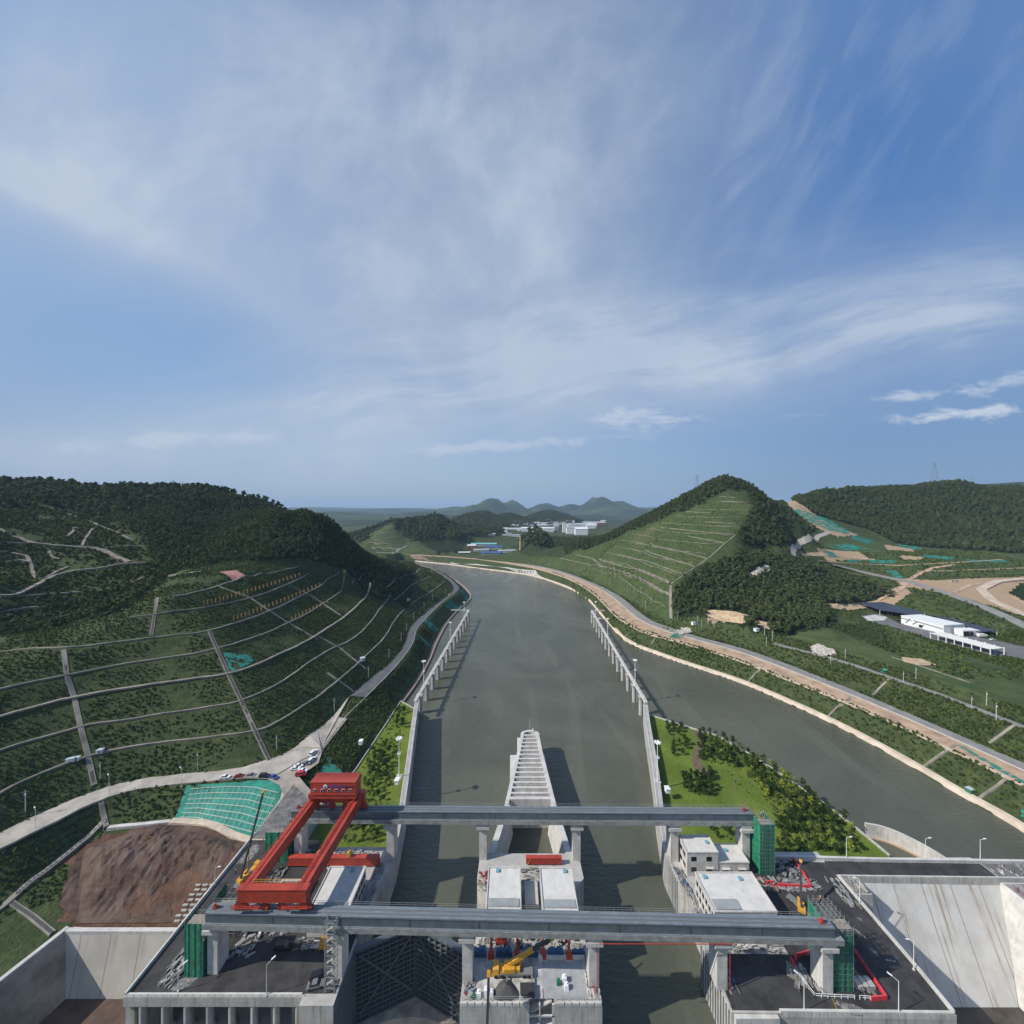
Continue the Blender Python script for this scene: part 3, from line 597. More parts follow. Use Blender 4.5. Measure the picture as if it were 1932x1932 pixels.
b = MB(); b.wallstrip([(-103.6, 99.4), (-103.0, 146)], .5, 0, .9); part('parapet', b, CONL, lock1, True); b = MB(); b.wallstrip([(-103.4, 99.6), (-56.3, 99.6)], .4, 0, .5)
for k in range(24): b.box(-103.2 + k * 2, -101.5 + k * 2, 99.3, 99.45, -.85, .35)
part('parapet', b, CONL, lock1, True)
sheet('pavement', [(-103.3, 99.9, 0), (-47.6, 99.9, 0), (-47.6, 118, 0), (-62.8, 118, 0), (-62.8, 129, 0), (-76, 146, 0), (-84.3, 146, 0), (-102.3, 146, 0)], .012, ASPH, 'dark asphalt on the deck left of the dry chamber', cat='pavement')
# ramp / yard beyond the deck
# ---- wall tops to the north of the deck
def wall(name, pts, w, zb, zt, m, label, rl=True, cat='wall'):
    b = MB(); b.wallstrip(pts, w, zb, zt); t = thing(name, label, cat, (pts[0][0], pts[0][1], zb)); part('wall_body', b, m, t, True)
    if rl:
        c = MB(); c.rail([(*p, zt) for p in offs(pts, w / 2 - .15)], 1.0, .05, 3.0); part('railing', c, WHITE, t, True)
    return t
wall('guide_wall', [(-45.8, 143.1), (-48.2, 163), (-53.2, 190.6), (-59, 221.5), (-64, 249)], 2.5, -22, 0, CON, 'long pale wall between the left lawn and the water')
wall('guide_wall', [(59.4, 141.2), (64.6, 162), (71.7, 185), (82.4, 225), (88.6, 246.5)], 2.9, -22, 0, CON, 'long pale wall between the canal and the large lawn with young trees')
wall('retaining_wall', [(-84.6, 146.1), (-84.8, 152), (-84.4, 166)], 1.2, -12, .2, CON, 'retaining wall dropping from the yard to the lawn behind the red crane', False)
# lawn edges
def pz(L, z): return [P(u, v, z)[:2] for u, v in L]
LRsh = pz([(1226, 1350), (1315, 1378), (1352, 1388), (1427, 1431), (1500, 1480), (1574, 1531), (1632, 1577), (1679, 1616)], -4)
wall('revetment_wall', LRsh, .7, -20, -3.3, CON, 'thin concrete edge wall along the river side of the large lawn', False)
LLsh = [(-89, 160), (-85.5, 166), (-81.6, 193), (-79.5, 235), (-78.5, 262)]
wall('kerb_wall', LLsh, .5, -12, -5.4, CON, 'low kerb wall at the foot of the shrub slope beside the left lawn', False)
wall('kerb_wall', [(-78.6, 262), (-64.5, 250.5)], .8, -18, -5.6, CON, 'short wall closing the far end of the left lawn', False)
def lawnmat():
    m = bpy.data.materials.new('lawn'); m.use_nodes = True; t = NT(m.node_tree)
    pos = t.n('ShaderNodeNewGeometry').outputs['Position']
    n1 = t.noise(pos, .06, 5, .6); n2 = t.noise(pos, .7, 5, .7); n3 = t.noise(pos, .022, 4, .6, 1.0)
    c = t.mix(t.ss(n1, .3, .7), (.088, .132, .020), (.150, .198, .036)); c = t.mix(t.m('MULTIPLY', t.ss(n2, .35, .75), .4), c, (.042, .078, .014))
    c = t.mix(t.m('MULTIPLY', t.ss(n3, .54, .66), .75), c, (.12, .10, .045))
    b = t.n('ShaderNodeBsdfPrincipled', i={'Base Color': c, 'Roughness': .95}); b.inputs['Specular IOR Level'].default_value = .1
    bn = t.n('ShaderNodeBump', i={'Strength': 1.0, 'Distance': .35, 'Height': n2}); t.nt.links.new(bn.outputs[0], b.inputs['Normal'])
    t.n('ShaderNodeOutputMaterial', i={0: b.outputs[0]}); return m
LAWN = lawnmat()
sheet('lawn', [(-78.6, 261.5), (-65, 250.4), (-59.4, 221), (-54, 190), (-49, 162), (-47, 143.2), (-84, 143.2), (-84.2, 166), (-81.6, 193), (-79.6, 235)], -6.0, LAWN, 'bright green narrow lawn between shrub slope and left guide wall', cat='lawn')
sheet('lawn', [(87.6, 241)] + [(x - .2, y - .3) for x, y in LRsh] + [(134.5, 137.6), (62, 137.6), (60.8, 142), (66, 162), (73, 185), (83.7, 225)], -4.0, LAWN, 'bright green wide lawn with groups of young trees', cat='lawn')
for dx in (0, 1.4):
    rt = smooth_pl([(p[0] + dx, p[1], -3.97) for p in pz([(1388, 1467), (1379, 1487), (1384, 1500), (1393, 1507), (1405, 1517), (1418, 1529)], -4)] if False else [(*p, -3.97) for p in [(q[0] + dx, q[1]) for q in pz([(1388, 1467), (1379, 1487), (1384, 1500), (1393, 1507), (1405, 1517), (1418, 1529)], -4)]], 2); Lr = offs(rt, .22); Rr = offs(rt, -.22)
    sheet('path', Lr + Rr[::-1], -3.975, mat('rut_soil', (.13, .12, .05), .95, .3, 1.0), 'pair of wheel ruts curving across the large lawn', cat='path')
sheet('path', pz([(1304, 1378), (1318, 1400), (1303, 1430), (1310, 1450), (1333, 1462), (1340, 1457), (1322, 1440), (1322, 1415), (1334, 1395), (1320, 1380)], -4), -3.985, mat('bare_soil', (.12, .085, .055), .95, .4, .6), 'winding patch of bare soil between lawn and tree belt', cat='path')
# ---- centre block
CB = [(-13.8, 97.8), (4.6, 97.8), (4.6, 101), (11.2, 101), (11.2, 97.8), (23.8, 97.8), (24, 111), (21.3, 115), (21.3, 127), (25.3, 131), (25.2, 137), (22.8, 140.4), (-9, 140.4), (-12.1, 138), (-12.3, 131), (-8.8, 125), (-8.8, 116), (-13.4, 112)]
t = thing('lock_pier', 'pale concrete centre block between the two chambers, crowded with site equipment', 'lock pier', (5, 118, -32))
b = MB(); b.prism(CB, -32, 0); part('body', b, CON, t, True)
b = MB(); b.box(4.6, 11.2, 97.9, 101, -6.4, -6); b.box(7.2, 7.5, 97.9, 101, -6, -.6); b.box(10.6, 11.2, 97.9, 98.3, -6, -.3); b.box(4.6, 11.2, 97.9, 98.2, -3.6, -3.2)
for k in range(9): b.box(4.9 + k * .62, 5.6 + k * .62, 98.6, 100, -3.4 + k * .33, -3.1 + k * .33)
part('stair', b, CONL, t, True)
b = MB()
for k in range(19):
    if 9 <= k <= 12: continue
    b.box(-13.6 + k * 1.97, -11.9 + k * 1.97, 97.7, 98.1, -.5, .35)
part('parapet', b, CONL, t, True)
b = MB(); b.rail([(-13.2, 98.5, 0), (4.4, 98.5, 0)], 1.1, .05); part('railing', b, SCAF, t, True); b = MB(); b.rail([(11.4, 98.5, 0), (23.2, 98.5, 0)], 1.1, .05)
part('railing', b, SCAF, t, True)
b = MB(); b.box(8.6, 21, 107.3, 107.8, 0, 1.0); b.box(7.6, 8.8, 106.8, 107.8, 0, 1.2); b.box(20.4, 21.2, 98.6, 106, .01, .12); b.box(21.7, 22.1, 98.2, 107, .01, .12); part('kerb', b, CONL, t, True)
# pale screed fields on the block
sheet('pavement', [(-9, 98.9), (8.3, 98.9), (8.3, 106.9), (-9, 106.9)], .02, mat('rough_screed', (.40, .39, .37), .9, .35, .5), 'rough grey screed on the centre block near the gravel heap', cat='pavement')
sheet('pavement', [(8.5, 98.9), (20.2, 98.9), (20.2, 107.1), (8.5, 107.1)], .03, mat('grey_screed', (.30, .31, .32), .8, .12, .5), 'smooth grey paving in the front right corner of the centre block', cat='pavement')
# V walls + ladder island
t = thing('mooring_island', 'tapering concrete island with a ladder of square cells and rounded tip', 'pier', (8, 165, -22))
Lo = [(-9, 140.5), (-3.3, 163.4), (3.0, 200), (5.2, 214)]; Ro = [(22.8, 140.5), (19.5, 163.4), (16.3, 200), (15.6, 214)]
def strip2(b, A, w, inn, zb, zt, batter=0.0):
    for (x0, y0), (x1, y1) in zip(A[:-1], A[1:]):
        b.add([(x0, y0, zb), (x1, y1, zb), (x1 + inn * (w + batter), y1, zb), (x0 + inn * (w + batter), y0, zb), (x0, y0, zt), (x1, y1, zt), (x1 + inn * w, y1, zt), (x0 + inn * w, y0, zt)],
              [(0, 1, 2, 3), (7, 6, 5, 4), (0, 4, 5, 1), (1, 5, 6, 2), (2, 6, 7, 3), (3, 7, 4, 0)])
b = MB(); strip2(b, Lo[:2], 2.4, 1, -20, 0, 2.0); part('wing_wall', b, CONL, t, True); b = MB(); strip2(b, Ro[:2], 2.4, -1, -20, 0, 2.0); part('wing_wall', b, CONL, t, True)
b = MB(); strip2(b, Lo[1:], 1.7, 1, -20, 0); strip2(b, Ro[1:], 1.7, -1, -20, 0)
n = 12; arc = [(10.4 + 5.2 * math.cos(math.pi * k / n), 214 + 4.2 * math.sin(math.pi * k / n)) for k in range(n + 1)]
b.wallstrip([(x * .9 + 1.04, 214 + (y - 214) * .85) for x, y in arc], 1.6, -20, -.02); part('side_wall', b, CONL, t, True)
def lx(y, A): return float(np.interp(y, [p[1] for p in A], [p[0] for p in A]))
b = MB(); ys = np.linspace(166.5, 213, 15)
for i, y in enumerate(ys):
    x0 = lx(y, Lo) + 1.6; x1 = lx(y, Ro) - 1.6; th_ = 1.0 if i else 1.6
    b.box(x0, x1, y, y + th_, -20, -.03)
b.box(lx(200, Lo), lx(200, Ro), 199, 214, -20, -1.9); b.box(lx(168, Lo) + 1.5, lx(168, Ro) - 1.5, 168, 199, -20, -1.9)
part('cross_wall', b, CONL, t, True)
c = MB(); c.tube((10.4, 217, 0), (10.4, 217, 7), .06); c.tube((12.2, 216.6, 0), (12.2, 216.6, 1.6), .35); part('beacon', c, WHITE, t, True)
# ---- mitre gate
HL, HC, HR = (-46.9, 110.5), (-30.2, 117.2), (-13.5, 110.2)
def gate(p, q, label):
    g = thing('mitre_gate', label, 'lock gate', (p[0], p[1], -22), group='mitre gate leaves')
    pv = Vector((*p, 0)); qv = Vector((*q, 0)); d = (qv - pv); L = d.length; d.normalize(); nrm = Vector((d.y, -d.x, 0))
    if nrm.y > 0: nrm = -nrm
    b = MB(); b.bar(pv + Vector((0, 0, -11.2)), qv + Vector((0, 0, -11.2)), .12, 21.4); part('skin_plate', b, STEELD, g, True)
    b = MB()
    for k in range(15): z = -21.8 + k * 1.5; b.bar(pv + nrm * .6 + Vector((0, 0, z)), qv + nrm * .6 + Vector((0, 0, z)), 1.1, .26)
    part('girder', b, mat('mid_steel', (.10, .118, .13), .5), g, True)
    b = MB()
    for k in range(10): a = pv.lerp(qv, k / 9) + nrm * .65; b.bar(a + Vector((0, 0, -22)), a + Vector((0, 0, -.5)), .24 if k % 9 else .8, 1.2, up=tuple(nrm))
    part('stiffener', b, STEELD, g, True)
    b = MB()
    for s0, s1 in ((.08, .92), (.92, .08)):
        for o_ in (0, .5): b.bar(pv.lerp(qv, s0) + nrm * 1.35 + Vector((0, 0, -2 + o_)), pv.lerp(qv, s1) + nrm * 1.35 + Vector((0, 0, -19.5 + o_)), .16, .2)
    part('brace', b, mat('mid_steel', (.10, .118, .13), .5), g, True)
    b = MB(); b.bar(pv + nrm * .3 + Vector((0, 0, -.42)), qv + nrm * .3 + Vector((0, 0, -.42)), 1.6, .1); b.rail([tuple(pv + nrm + Vector((0, 0, -.4))), tuple(qv + nrm + Vector((0, 0, -.4)))], 1.1, .05)
    part('walkway', b, STEEL, g, True)
gate(HL, HC, 'left leaf of the dark braced mitre gate closing the dry chamber'); gate(HC, HR, 'right leaf of the dark braced mitre gate closing the dry chamber')
t = thing('gate_sill', 'arched pale concrete sill at the foot of the mitre gate', 'sill', (-30, 108, -32))
b = MB(); pp = [(-47, 104)] + [(-30.2 + 17 * math.cos(math.pi - math.pi * k / 10), 103 + 8.5 * math.sin(math.pi * k / 10)) for k in range(11)] + [(-13.6, 104), (-13.4, 116), (-30.2, 119), (-47, 116)]
b.prism(pp, -32, -22.2); part('sill_body', b, mat('stained_concrete', (.36, .32, .27), .9, .3, .25, .02), t, True)
sheet('chamber_floor', [(-47, 60), (-13, 60), (-13, 112), (-47, 112)], -31.2, mat('wet_floor', (.16, .13, .10), .6, .3, .2), 'wet concrete floor of the dry lock chamber', cat='floor')
# ---- right deck
RD = [(56.9, 96.2), (114.6, 95.6), (115.2, 105), (116, 131.8), (205, 130.5), (205, 136.3), (125, 137.6), (61, 141.2), (58, 141.2), (58.3, 130), (60.6, 127), (60.6, 115), (56.9, 112)]
t = thing('lock_wall', 'deck block with buildings and road, right of the open chamber', 'lock wall', (85, 118, -32))
b = MB(); b.prism([(56.9, 96.2), (114.6, 95.6), (115.2, 105), (116, 131.8), (116, 141), (61, 141.2), (58, 141.2), (58.3, 130), (60.6, 127), (60.6, 115), (56.9, 112)], -32, 0); part('body', b, CON, t, True)
b = MB(); b.wallstrip([(114.3, 96), (115, 105), (115.7, 131.6)], .7, 0, .8); part('parapet', b, CONL, t, True); b = MB(); b.wallstrip([(69.5, 96.3), (114.2, 95.9)], .5, 0, .6)
for k in range(22): b.box(70 + k * 2, 71.7 + k * 2, 95.6 + (22 - k) * .018, 96.0, -1.0, .5)
part('parapet', b, CONL, t, True)
b = MB(); b.box(57.6, 68.8, 95.3, 96.2, -32, -.4); part('buttress', b, CONL, t, True)
b = MB()
for k in range(12): b.box(56.70, 56.92, 97 + k * 1.3, 97.25 + k * 1.3, -20, -.6)
part('rib', b, STEEL, t, True); b = MB()
for k in range(9): b.box(58.0, 58.2, 130.5 + k * 1.2, 130.7 + k * 1.2, -20, -.6)
part('rib', b, STEEL, t, True)
c = MB(); c.rail([(57.1, 97, 0), (57.1, 111.5, 0)], 1.0, .05); part('railing', c, SCAF, t, True); c = MB(); c.rail([(58.5, 130.5, 0), (58.3, 140.5, 0)], 1.0, .05); part('railing', c, SCAF, t, True)
sheet('pavement', [(57.4, 96.6), (113.9, 96.2), (114.7, 105), (115.4, 131.8), (115.4, 136.8), (84.6, 138.6), (84.6, 131.2), (81, 131.2), (81, 108.8), (58.5, 108.8)], .012, ASPH, 'dark asphalt deck to the right of the open chamber', cat='pavement')
b = MB(); b.prism([(116.01, 131.8), (207, 130.5), (207, 136.6), (116.01, 138)], -2.4, 0); t = thing('road_bridge', 'straight road deck with pale parapet crossing above the steep concrete slab', 'bridge', (160, 134, -2)); part('deck', b, CON, t, True)
b = MB(); b.wallstrip([(85, 138.9), (135, 137.3), (207, 136.2)], .8, -1.5, 1.1); part('parapet', b, CONL, t, True)
b = MB(); b.wallstrip([(116.3, 131.9), (207, 130.8)], .35, -.4, .25); part('kerb', b, CONL, t, True)
sheet('road', [(115.4, 132.2), (172, 131.4), (172, 136.3), (115.4, 137.4)], .02, ASPH, 'dark asphalt road along the far edge of the concrete slab', cat='road')
sheet('road', [(172.5, 131.4), (206, 130.9), (206, 136.1), (172.5, 136.4)], .02, ASPG, 'worn grey end of the bridge road', cat='road')
# steep slab and wing walls, right basin
SLABM = None
def slabmat(name, base, streak_amt):
    m = bpy.data.materials.new(name); m.use_nodes = True; t = NT(m.node_tree)
    pos = t.n('ShaderNodeNewGeometry').outputs['Position']
    mp = t.n('ShaderNodeMapping', i={0: pos, 3: (.5, .02, .02)}).outputs[0]
    n1 = t.noise(mp, 1.0, 5, .7); n2 = t.noise(pos, .12, 5, .6)
    s_ = t.n('ShaderNodeSeparateXYZ', i={0: pos}).outputs
    saw = t.m('ABSOLUTE', t.m('SUBTRACT', t.m('FRACT', t.m('MULTIPLY', s_[0], 1 / 10.0)), .5)); j = t.m('LESS_THAN', saw, .016)
    c = t.mix(t.ss(n2, .3, .7), tuple(k * .86 for k in base), tuple(k * 1.08 for k in base))
    c = t.mix(t.m('MULTIPLY', t.ss(n1, .53, .66), streak_amt), c, (.24, .17, .10)); c = t.mix(t.m('MULTIPLY', j, .6), c, (.16, .12, .08))
    b = t.n('ShaderNodeBsdfPrincipled', i={'Base Color': c, 'Roughness': .85}); t.n('ShaderNodeOutputMaterial', i={0: b.outputs[0]}); return m
SLABR = slabmat('slab_concrete', (.53, .52, .50), .8); SLABL = slabmat('slab_concrete_warm', (.46, .43, .38), .35)
t = thing('concrete_slab', 'very large steep concrete slab with rusty streaks falling below the right road', 'retaining wall', (140, 119, -31))
b = MB(); b.loft([(115, 132.3, -1.2), (173, 131.6, -1.2), (173, 140, -1.2), (115, 140, -1.2)], [(115, 119, -31), (162.6, 119, -31), (162.6, 140, -31), (115, 140, -31)]); part('slab_face', b, SLABR, t, True)
b = MB(); b.loft([(172.6, 131.6, -1.5), (172.6, 60, -1.5), (240, 60, -1.5), (240, 131.6, -1.5)], [(163, 119.2, -31), (163, 60, -31), (240, 60, -31), (240, 119.2, -31)]); part('wing_wall', b, CONL, t, True)
b = MB(); b.box(116.1, 122.2, 125.7, 132, -31, -.3); part('buttress', b, CON, t, True)
sheet('pavement', [(173, 60), (236, 60), (236, 130.5), (173, 130.5)], -1.45, mat('dirty_pad', (.22, .21, .21), .9, .4, .25), 'grey working pad beyond the steep slab', cat='pavement')
sheet('basin_floor', [(112, 40), (166, 40), (166, 122), (112, 122)], -30.0, mat('basin_mud', (.055, .045, .036), .5, .4, .2), 'dark wet floor under the steep concrete slab', cat='ground')
# left basin
t = thing('concrete_slab', 'steep pale concrete slab beside the left deck under the brown earth', 'retaining wall', (-125, 121, -31))
b = MB(); b.loft([(-150.5, 125, -13), (-103.9, 125, -13), (-103.9, 130, -13.0), (-150.5, 130, -13.0)], [(-145.7, 121.2, -30.5), (-103.9, 121.2, -30.5), (-103.9, 130, -30.5), (-145.7, 130, -30.5)]); part('slab_face', b, SLABL, t, True)
b = MB(); b.box(-151, -103.9, 125, 126.2, -13, -11.9); part('coping', b, CONL, t, True)
t = thing('retaining_wall', 'long battered concrete wall on the left side of the brown basin', 'retaining wall', (-155, 100, -31))
b = MB(); b.loft([(-150.5, 126, -12.4), (-157, 100, -12.4), (-166, 60, -12.4), (-168, 60, -12.4), (-159, 100, -12.4), (-152.5, 126, -12.4)], [(-145.7, 121.2, -30.5), (-151, 100, -30.5), (-160, 60, -30.5), (-168, 60, -30.5), (-159, 100, -30.5), (-152.5, 126, -30.5)])
part('wall_body', b, mat('stained_wall', (.26, .23, .19), .9, .35, .12, .02), t, True)
b = MB(); b.wallstrip([(-151.3, 126.4, -11.8), (-158, 100, -11.8), (-167, 60, -11.8)], 1.4, -13, -11.8); part('coping', b, CONL, t, True)
sheet('basin_floor', [(-165, 60), (-104, 60), (-104, 122), (-146, 122)], -29.8, mat('brown_mud', (.085, .052, .036), .8, .4, .15, .1, .5), 'brown earth floor of the left basin', cat='ground')
# curved wall by the river
t = thing('training_wall', 'curved white concrete wall standing in the water behind the bridge road', 'wall', (165, 155, -18))
arc_ = smooth_pl([(154.6, 162.4), (160.5, 161), (165, 157.5), (168.5, 152.5), (171, 147), (172, 137.6)], 2)
b = MB(); b.wallstrip(arc_, .9, -18, -7.2); part('wall_body', b, CONL, t, True); b = MB(); b.wallstrip([(x - .6, y - .6) for x, y in arc_], .9, -18, -12.5); part('footing', b, mat('sandy_concrete', (.42, .33, .24), .9, .2), t, True)
# ================================================================ RUNWAY BEAMS, PIERS, CRANE
def runway(y0f, x0, y1f, x1, label):
    """y0f/y1f: front face distance at the left/right end"""
    t = thing('crane_runway_beam', label, 'runway beam', (x0, y0f, 14.4), group='crane runway beams')
    def pt(f, off): x = x0 + (x1 - x0) * f; return Vector((x, y0f + (y1f - y0f) * f + off, 0))
    def slab(b, o0, o1, z0, z1, f0=0.0, f1=1.0):
        a, c, d, e = pt(f0, o0), pt(f1, o0), pt(f1, o1), pt(f0, o1)
        b.add([(a.x, a.y, z0), (c.x, c.y, z0), (d.x, d.y, z0), (e.x, e.y, z0), (a.x, a.y, z1), (c.x, c.y, z1), (d.x, d.y, z1), (e.x, e.y, z1)],
              [(0, 3, 2, 1), (4, 5, 6, 7), (0, 1, 5, 4), (1, 2, 6, 5), (2, 3, 7, 6), (3, 0, 4, 7)])
    b = MB(); slab(b, -.25, 3.4, 14.3, 15.75, -.003, 1.013); part('concrete_beam', b, mat('beam_concrete', (.24, .25, .25), .85, .25, .5, .02), t, True)
    b = MB(); slab(b, .25, 2.75, 15.76, 18.45); b.cur = 1
    for k in range(1, 9): slab(b, .22, 2.78, 15.9, 18.44, k / 9 - .0012, k / 9 + .0012)
    part('web', b, [STEEL, STEELD], t, True)
    b = MB(); slab(b, .1, 3.0, 18.46, 18.62); slab(b, .1, .5, 18.2, 18.45); slab(b, -.15, .22, 15.76, 15.9); part('flange', b, mat('grey_steel_light', (.15, .18, .205), .45, .15, .4), t, True)
    for o_ in (.75, 1.75):
        b = MB(); slab(b, o_, o_ + .5, 18.63, 18.70); slab(b, o_ + .17, o_ + .32, 18.71, 18.88); part('crane_rail', b, mat('rail_steel', (.22, .235, .25), .35, metal=.3), t, True)
    b = MB(); A_, Bb = pt(0, 3.1), pt(1, 3.1); b.rail([(A_.x, A_.y, 18.5), (Bb.x, Bb.y, 18.5)], 1.1, .045, 2.4); part('railing', b, SCAF, t, True)
    for f in (.012, .985):
        q = pt(f, 1.2); b = MB(); b.box(q.x - .5, q.x + .5, q.y - .3, q.y + .5, 18.72, 19.5); b.tube((q.x, q.y, 19.5), (q.x, q.y, 20.2), .25); part('buffer', b, RED, t, True)
    return t
runway(102.6, -85.1, 98.9, 86.2, 'near grey steel crane runway beam crossing the whole lock low in front')
runway(137.1, -81.8, 135.9, 88.3, 'far grey steel crane runway beam behind the red crane house')
proto = thing('runway_pier', 'x', 'pier', (0, 0, 0))
b = MB(); b.box(-1.4, 1.4, 0, 4.2, 0, 12.0); part('shaft', b, CONL, proto)
b = MB(); b.box(-2.3, 2.3, -.9, 5.1, 12.0, 13.1); b.box(-1.9, 1.9, -.6, 4.8, 13.1, 14.29); part('cap', b, CONL, proto)
for (x, y, l) in ((-84, 104.0, 'at its left end beside green netted scaffold'), (-48.6, 103.0, 'by the ladder tower'), (-12.3, 102, 'left of the yellow crane truck'), (22.4, 101.2, 'with thin red pipe, right of the yellow crane truck'), (57.0, 100.6, 'on the right wall of the open chamber'), (85.0, 99.8, 'inside the red barriers beside the green scaffold')):
    place(proto, (x, y, 0), 0, 'pale pier under near runway beam ' + l, 'runway beam piers')
for (x, y, l) in ((-79.6, 138, 'at its left end behind the red crane'), (-45.2, 137.8, 'between the left lawn and the chamber'), (-10.8, 137.6, 'at the left corner of the wing wall'), (24.0, 137.4, 'at the right corner of the wing wall'), (60.0, 136.9, 'beside the white two storey building'), (86.0, 136.3, 'against the tall green scaffold tower')):
    place(proto, (x, y, 0), 0, 'pale pier under far runway beam ' + l, 'runway beam piers')
# red pipe
b = MB(); b.tube((23.2, 101.0, 0), (23.2, 101.0, 14.4), .1); b.bar((23.2, 98.95, 14.55), (59, 98.9, 14.55), .14); single('water_pipe', b, RED, 'thin red pipe running down the pier and along the runway beam', 'pipe')
b = MB(); b.tube((59.0, 100.4, 0), (59.0, 100.4, 14.4), .1); single('water_pipe', b, RED, 'thin red pipe down the pier on the right chamber wall', 'pipe')
# ---- gantry crane
def crane_mb(b, lift=.8):
    b.v = [(x + .06 * (y - 103), y, z + lift) for x, y, z in b.v]; return b
def cpart(n, b, m, p, *a): return part(n, crane_mb(b), m, p, True)
CR = thing('gantry_crane', 'big red travelling gantry crane with a red machinery house, spanning both runway beams', 'gantry crane', (-66, 103, 18.9))
def girder(x0, x1, y0=102.7, y1=139.1):
    b = MB(); b.box(x0, x1, y0, y1, 20.7, 24.2); b.box(x0 - .12, x1 + .12, y0, y1, 24.2, 24.3); b.box(x0 - .12, x1 + .12, y0, y1, 20.6, 20.7); b.box((x0 + x1) / 2 - .08, (x0 + x1) / 2 + .08, y0, y1, 24.3, 24.42); b.cur = 1
    for k in range(1, 9): b.box(x0 - .05, x1 + .05, y0 + k * 4.05, y0 + .15 + k * 4.05, 20.72, 24.18)
    return b
for x0, x1 in ((-75.4, -73.3), (-60.0, -57.6)):
    g = cpart('main_girder', girder(x0, x1), [RED, REDD], CR)
    c = MB(); xw = x0 - .1; c.rail([(x0 + .1, 102.4, 24.3), (x0 + .1, 132.5, 24.3)], 1.1, .05, 1.6); cpart('railing', c, RED, g)
    if x0 > -70:
        c = MB()
        c.box(x0 + .28, x0 + 1.02, 103, 133, 24.305, 24.33)
        for k in range(46): c.box(x0 + .3, x0 + 1.0, 103 + k * .65, 103.12 + k * .65, 24.3, 24.36)
        cpart('walkway', c, REDD, g)
for y0, y1 in ((102.6, 104.4), (137.4, 139.2)):
    b = MB(); b.box(-76.0, -57.0, y0, y1, 20.75, 24.15); b.box(-76.2, -56.8, y0 - .15, y1 + .15, 24.31, 24.4); e = cpart('end_beam', b, RED, CR)
    c = MB(); c.rail([(-73, y1 - .1, 24.4), (-60.2, y1 - .1, 24.4)], 1.2, .06, 1.3); cpart('railing', c, YEL, e)
    for xa, xb in ((-77.2, -69.5), (-63.5, -56.2)):
        c = MB(); c.rail([(xa, y0 - .7, 19.9), (xb, y0 - .7, 19.9)], 1.0, .05, 1.6); c.box(xa, xb, y0 - .8, y0 - .1, 19.85, 19.95); cpart('platform', c, RED, e)
def cpart(n, b, m, p, *a): return part(n, crane_mb(b, -.05), m, p, True)
for yy in (103.5, 138.1):
    for cxx in (-75.6, -68.8, -64.2, -57.6):
        yb = yy
        b = MB(); w_ = 1.7 if cxx in (-75.6, -57.6) else .75
        b.loft([(cxx - .7, yb - .5, 21.65), (cxx + .7, yb - .5, 21.65), (cxx + .7, yb + .5, 21.65), (cxx - .7, yb + .5, 21.65)], [(cxx - w_, yb - .35, 20.1), (cxx + w_, yb - .35, 20.1), (cxx + w_, yb + .35, 20.1), (cxx - w_, yb + .35, 20.1)])
        b.box(cxx - w_ - .3, cxx + w_ + .3, yb - .42, yb + .42, 19.35, 20.1); bo = cpart('bogie', b, REDD, CR)
        for k in ((-1.5, -.5, .5, 1.5) if w_ > 1 else (-.55, .55)):
            c = MB(); c.tube((cxx + k * .95, yb - .3, 19.25), (cxx + k * .95, yb + .3, 19.25), .38, n=12); cpart('wheel', c, BLK, bo)
        c = MB(); c.tube((cxx + w_ + .1, yb - .9, 19.9), (cxx + w_ + .1, yb - .4, 19.9), .28); cpart('motor', c, RED, bo)
TR = part('trolley_frame', MB().box(-73.2, -56.2, 133.2, 134.0, 26.3, 27.9).box(-73.2, -56.2, 137.2, 138, 26.3, 27.9).box(-73.2, -71.8, 134.0, 137.2, 26.0, 27.7).box(-57.4, -56.2, 134, 137.2, 26.0, 27.7), RED, CR, True)
for x in (-72.4, -56.9):
    for y in (133.6, 137.6): part('leg', MB().box(x - .35, x + .35, y - .35, y + .35, 25.1, 26.3), RED, TR, True)
for x, y in ((-70, 135), (-66, 136), (-61.5, 135)): part('winch', MB().tube((x - 1.1, y, 26.0), (x + 1.1, y, 26.0), .8, n=12).box(x - 1.2, x + 1.2, y - .4, y + .4, 25.0, 25.6), REDD, TR, True)
b = MB(); b.box(-72.2, -56.1, 133, 137.8, 27.95, 32.2); hs = part('machinery_house', b, RED, CR, True)
b = MB(); b.loft([(-72.3, 132.9, 32.5), (-56.0, 132.9, 32.5), (-56.0, 137.9, 32.35), (-72.3, 137.9, 32.35)], [(-72.3, 132.9, 32.2), (-56, 132.9, 32.2), (-56, 137.9, 32.2), (-72.3, 137.9, 32.2)])
for k in range(33): b.box(-72.2 + k * .5, -72.1 + k * .5, 133, 137.8, 32.42, 32.54)
b.box(-72.2, -56.1, 132.92, 133.0, 27.95, 28.15); part('roof', b, mat('roof_red', (.44, .07, .05), .4, .08, .6), hs, True)
for k in range(6):
    x = -71.2 + k * 2.55; f = part('window', MB().box(x, x + 1.0, 132.94, 133.02, 29.0, 30.0), WHITE, hs, True)
    o = bpy.data.objects.new('pane', MB().box(x + .12, x + .46, 132.88, 132.95, 29.12, 29.88).box(x + .54, x + .88, 132.88, 132.95, 29.12, 29.88).mesh('pane', GLASS, tuple(CR.location))); COL.objects.link(o); o.parent = hs
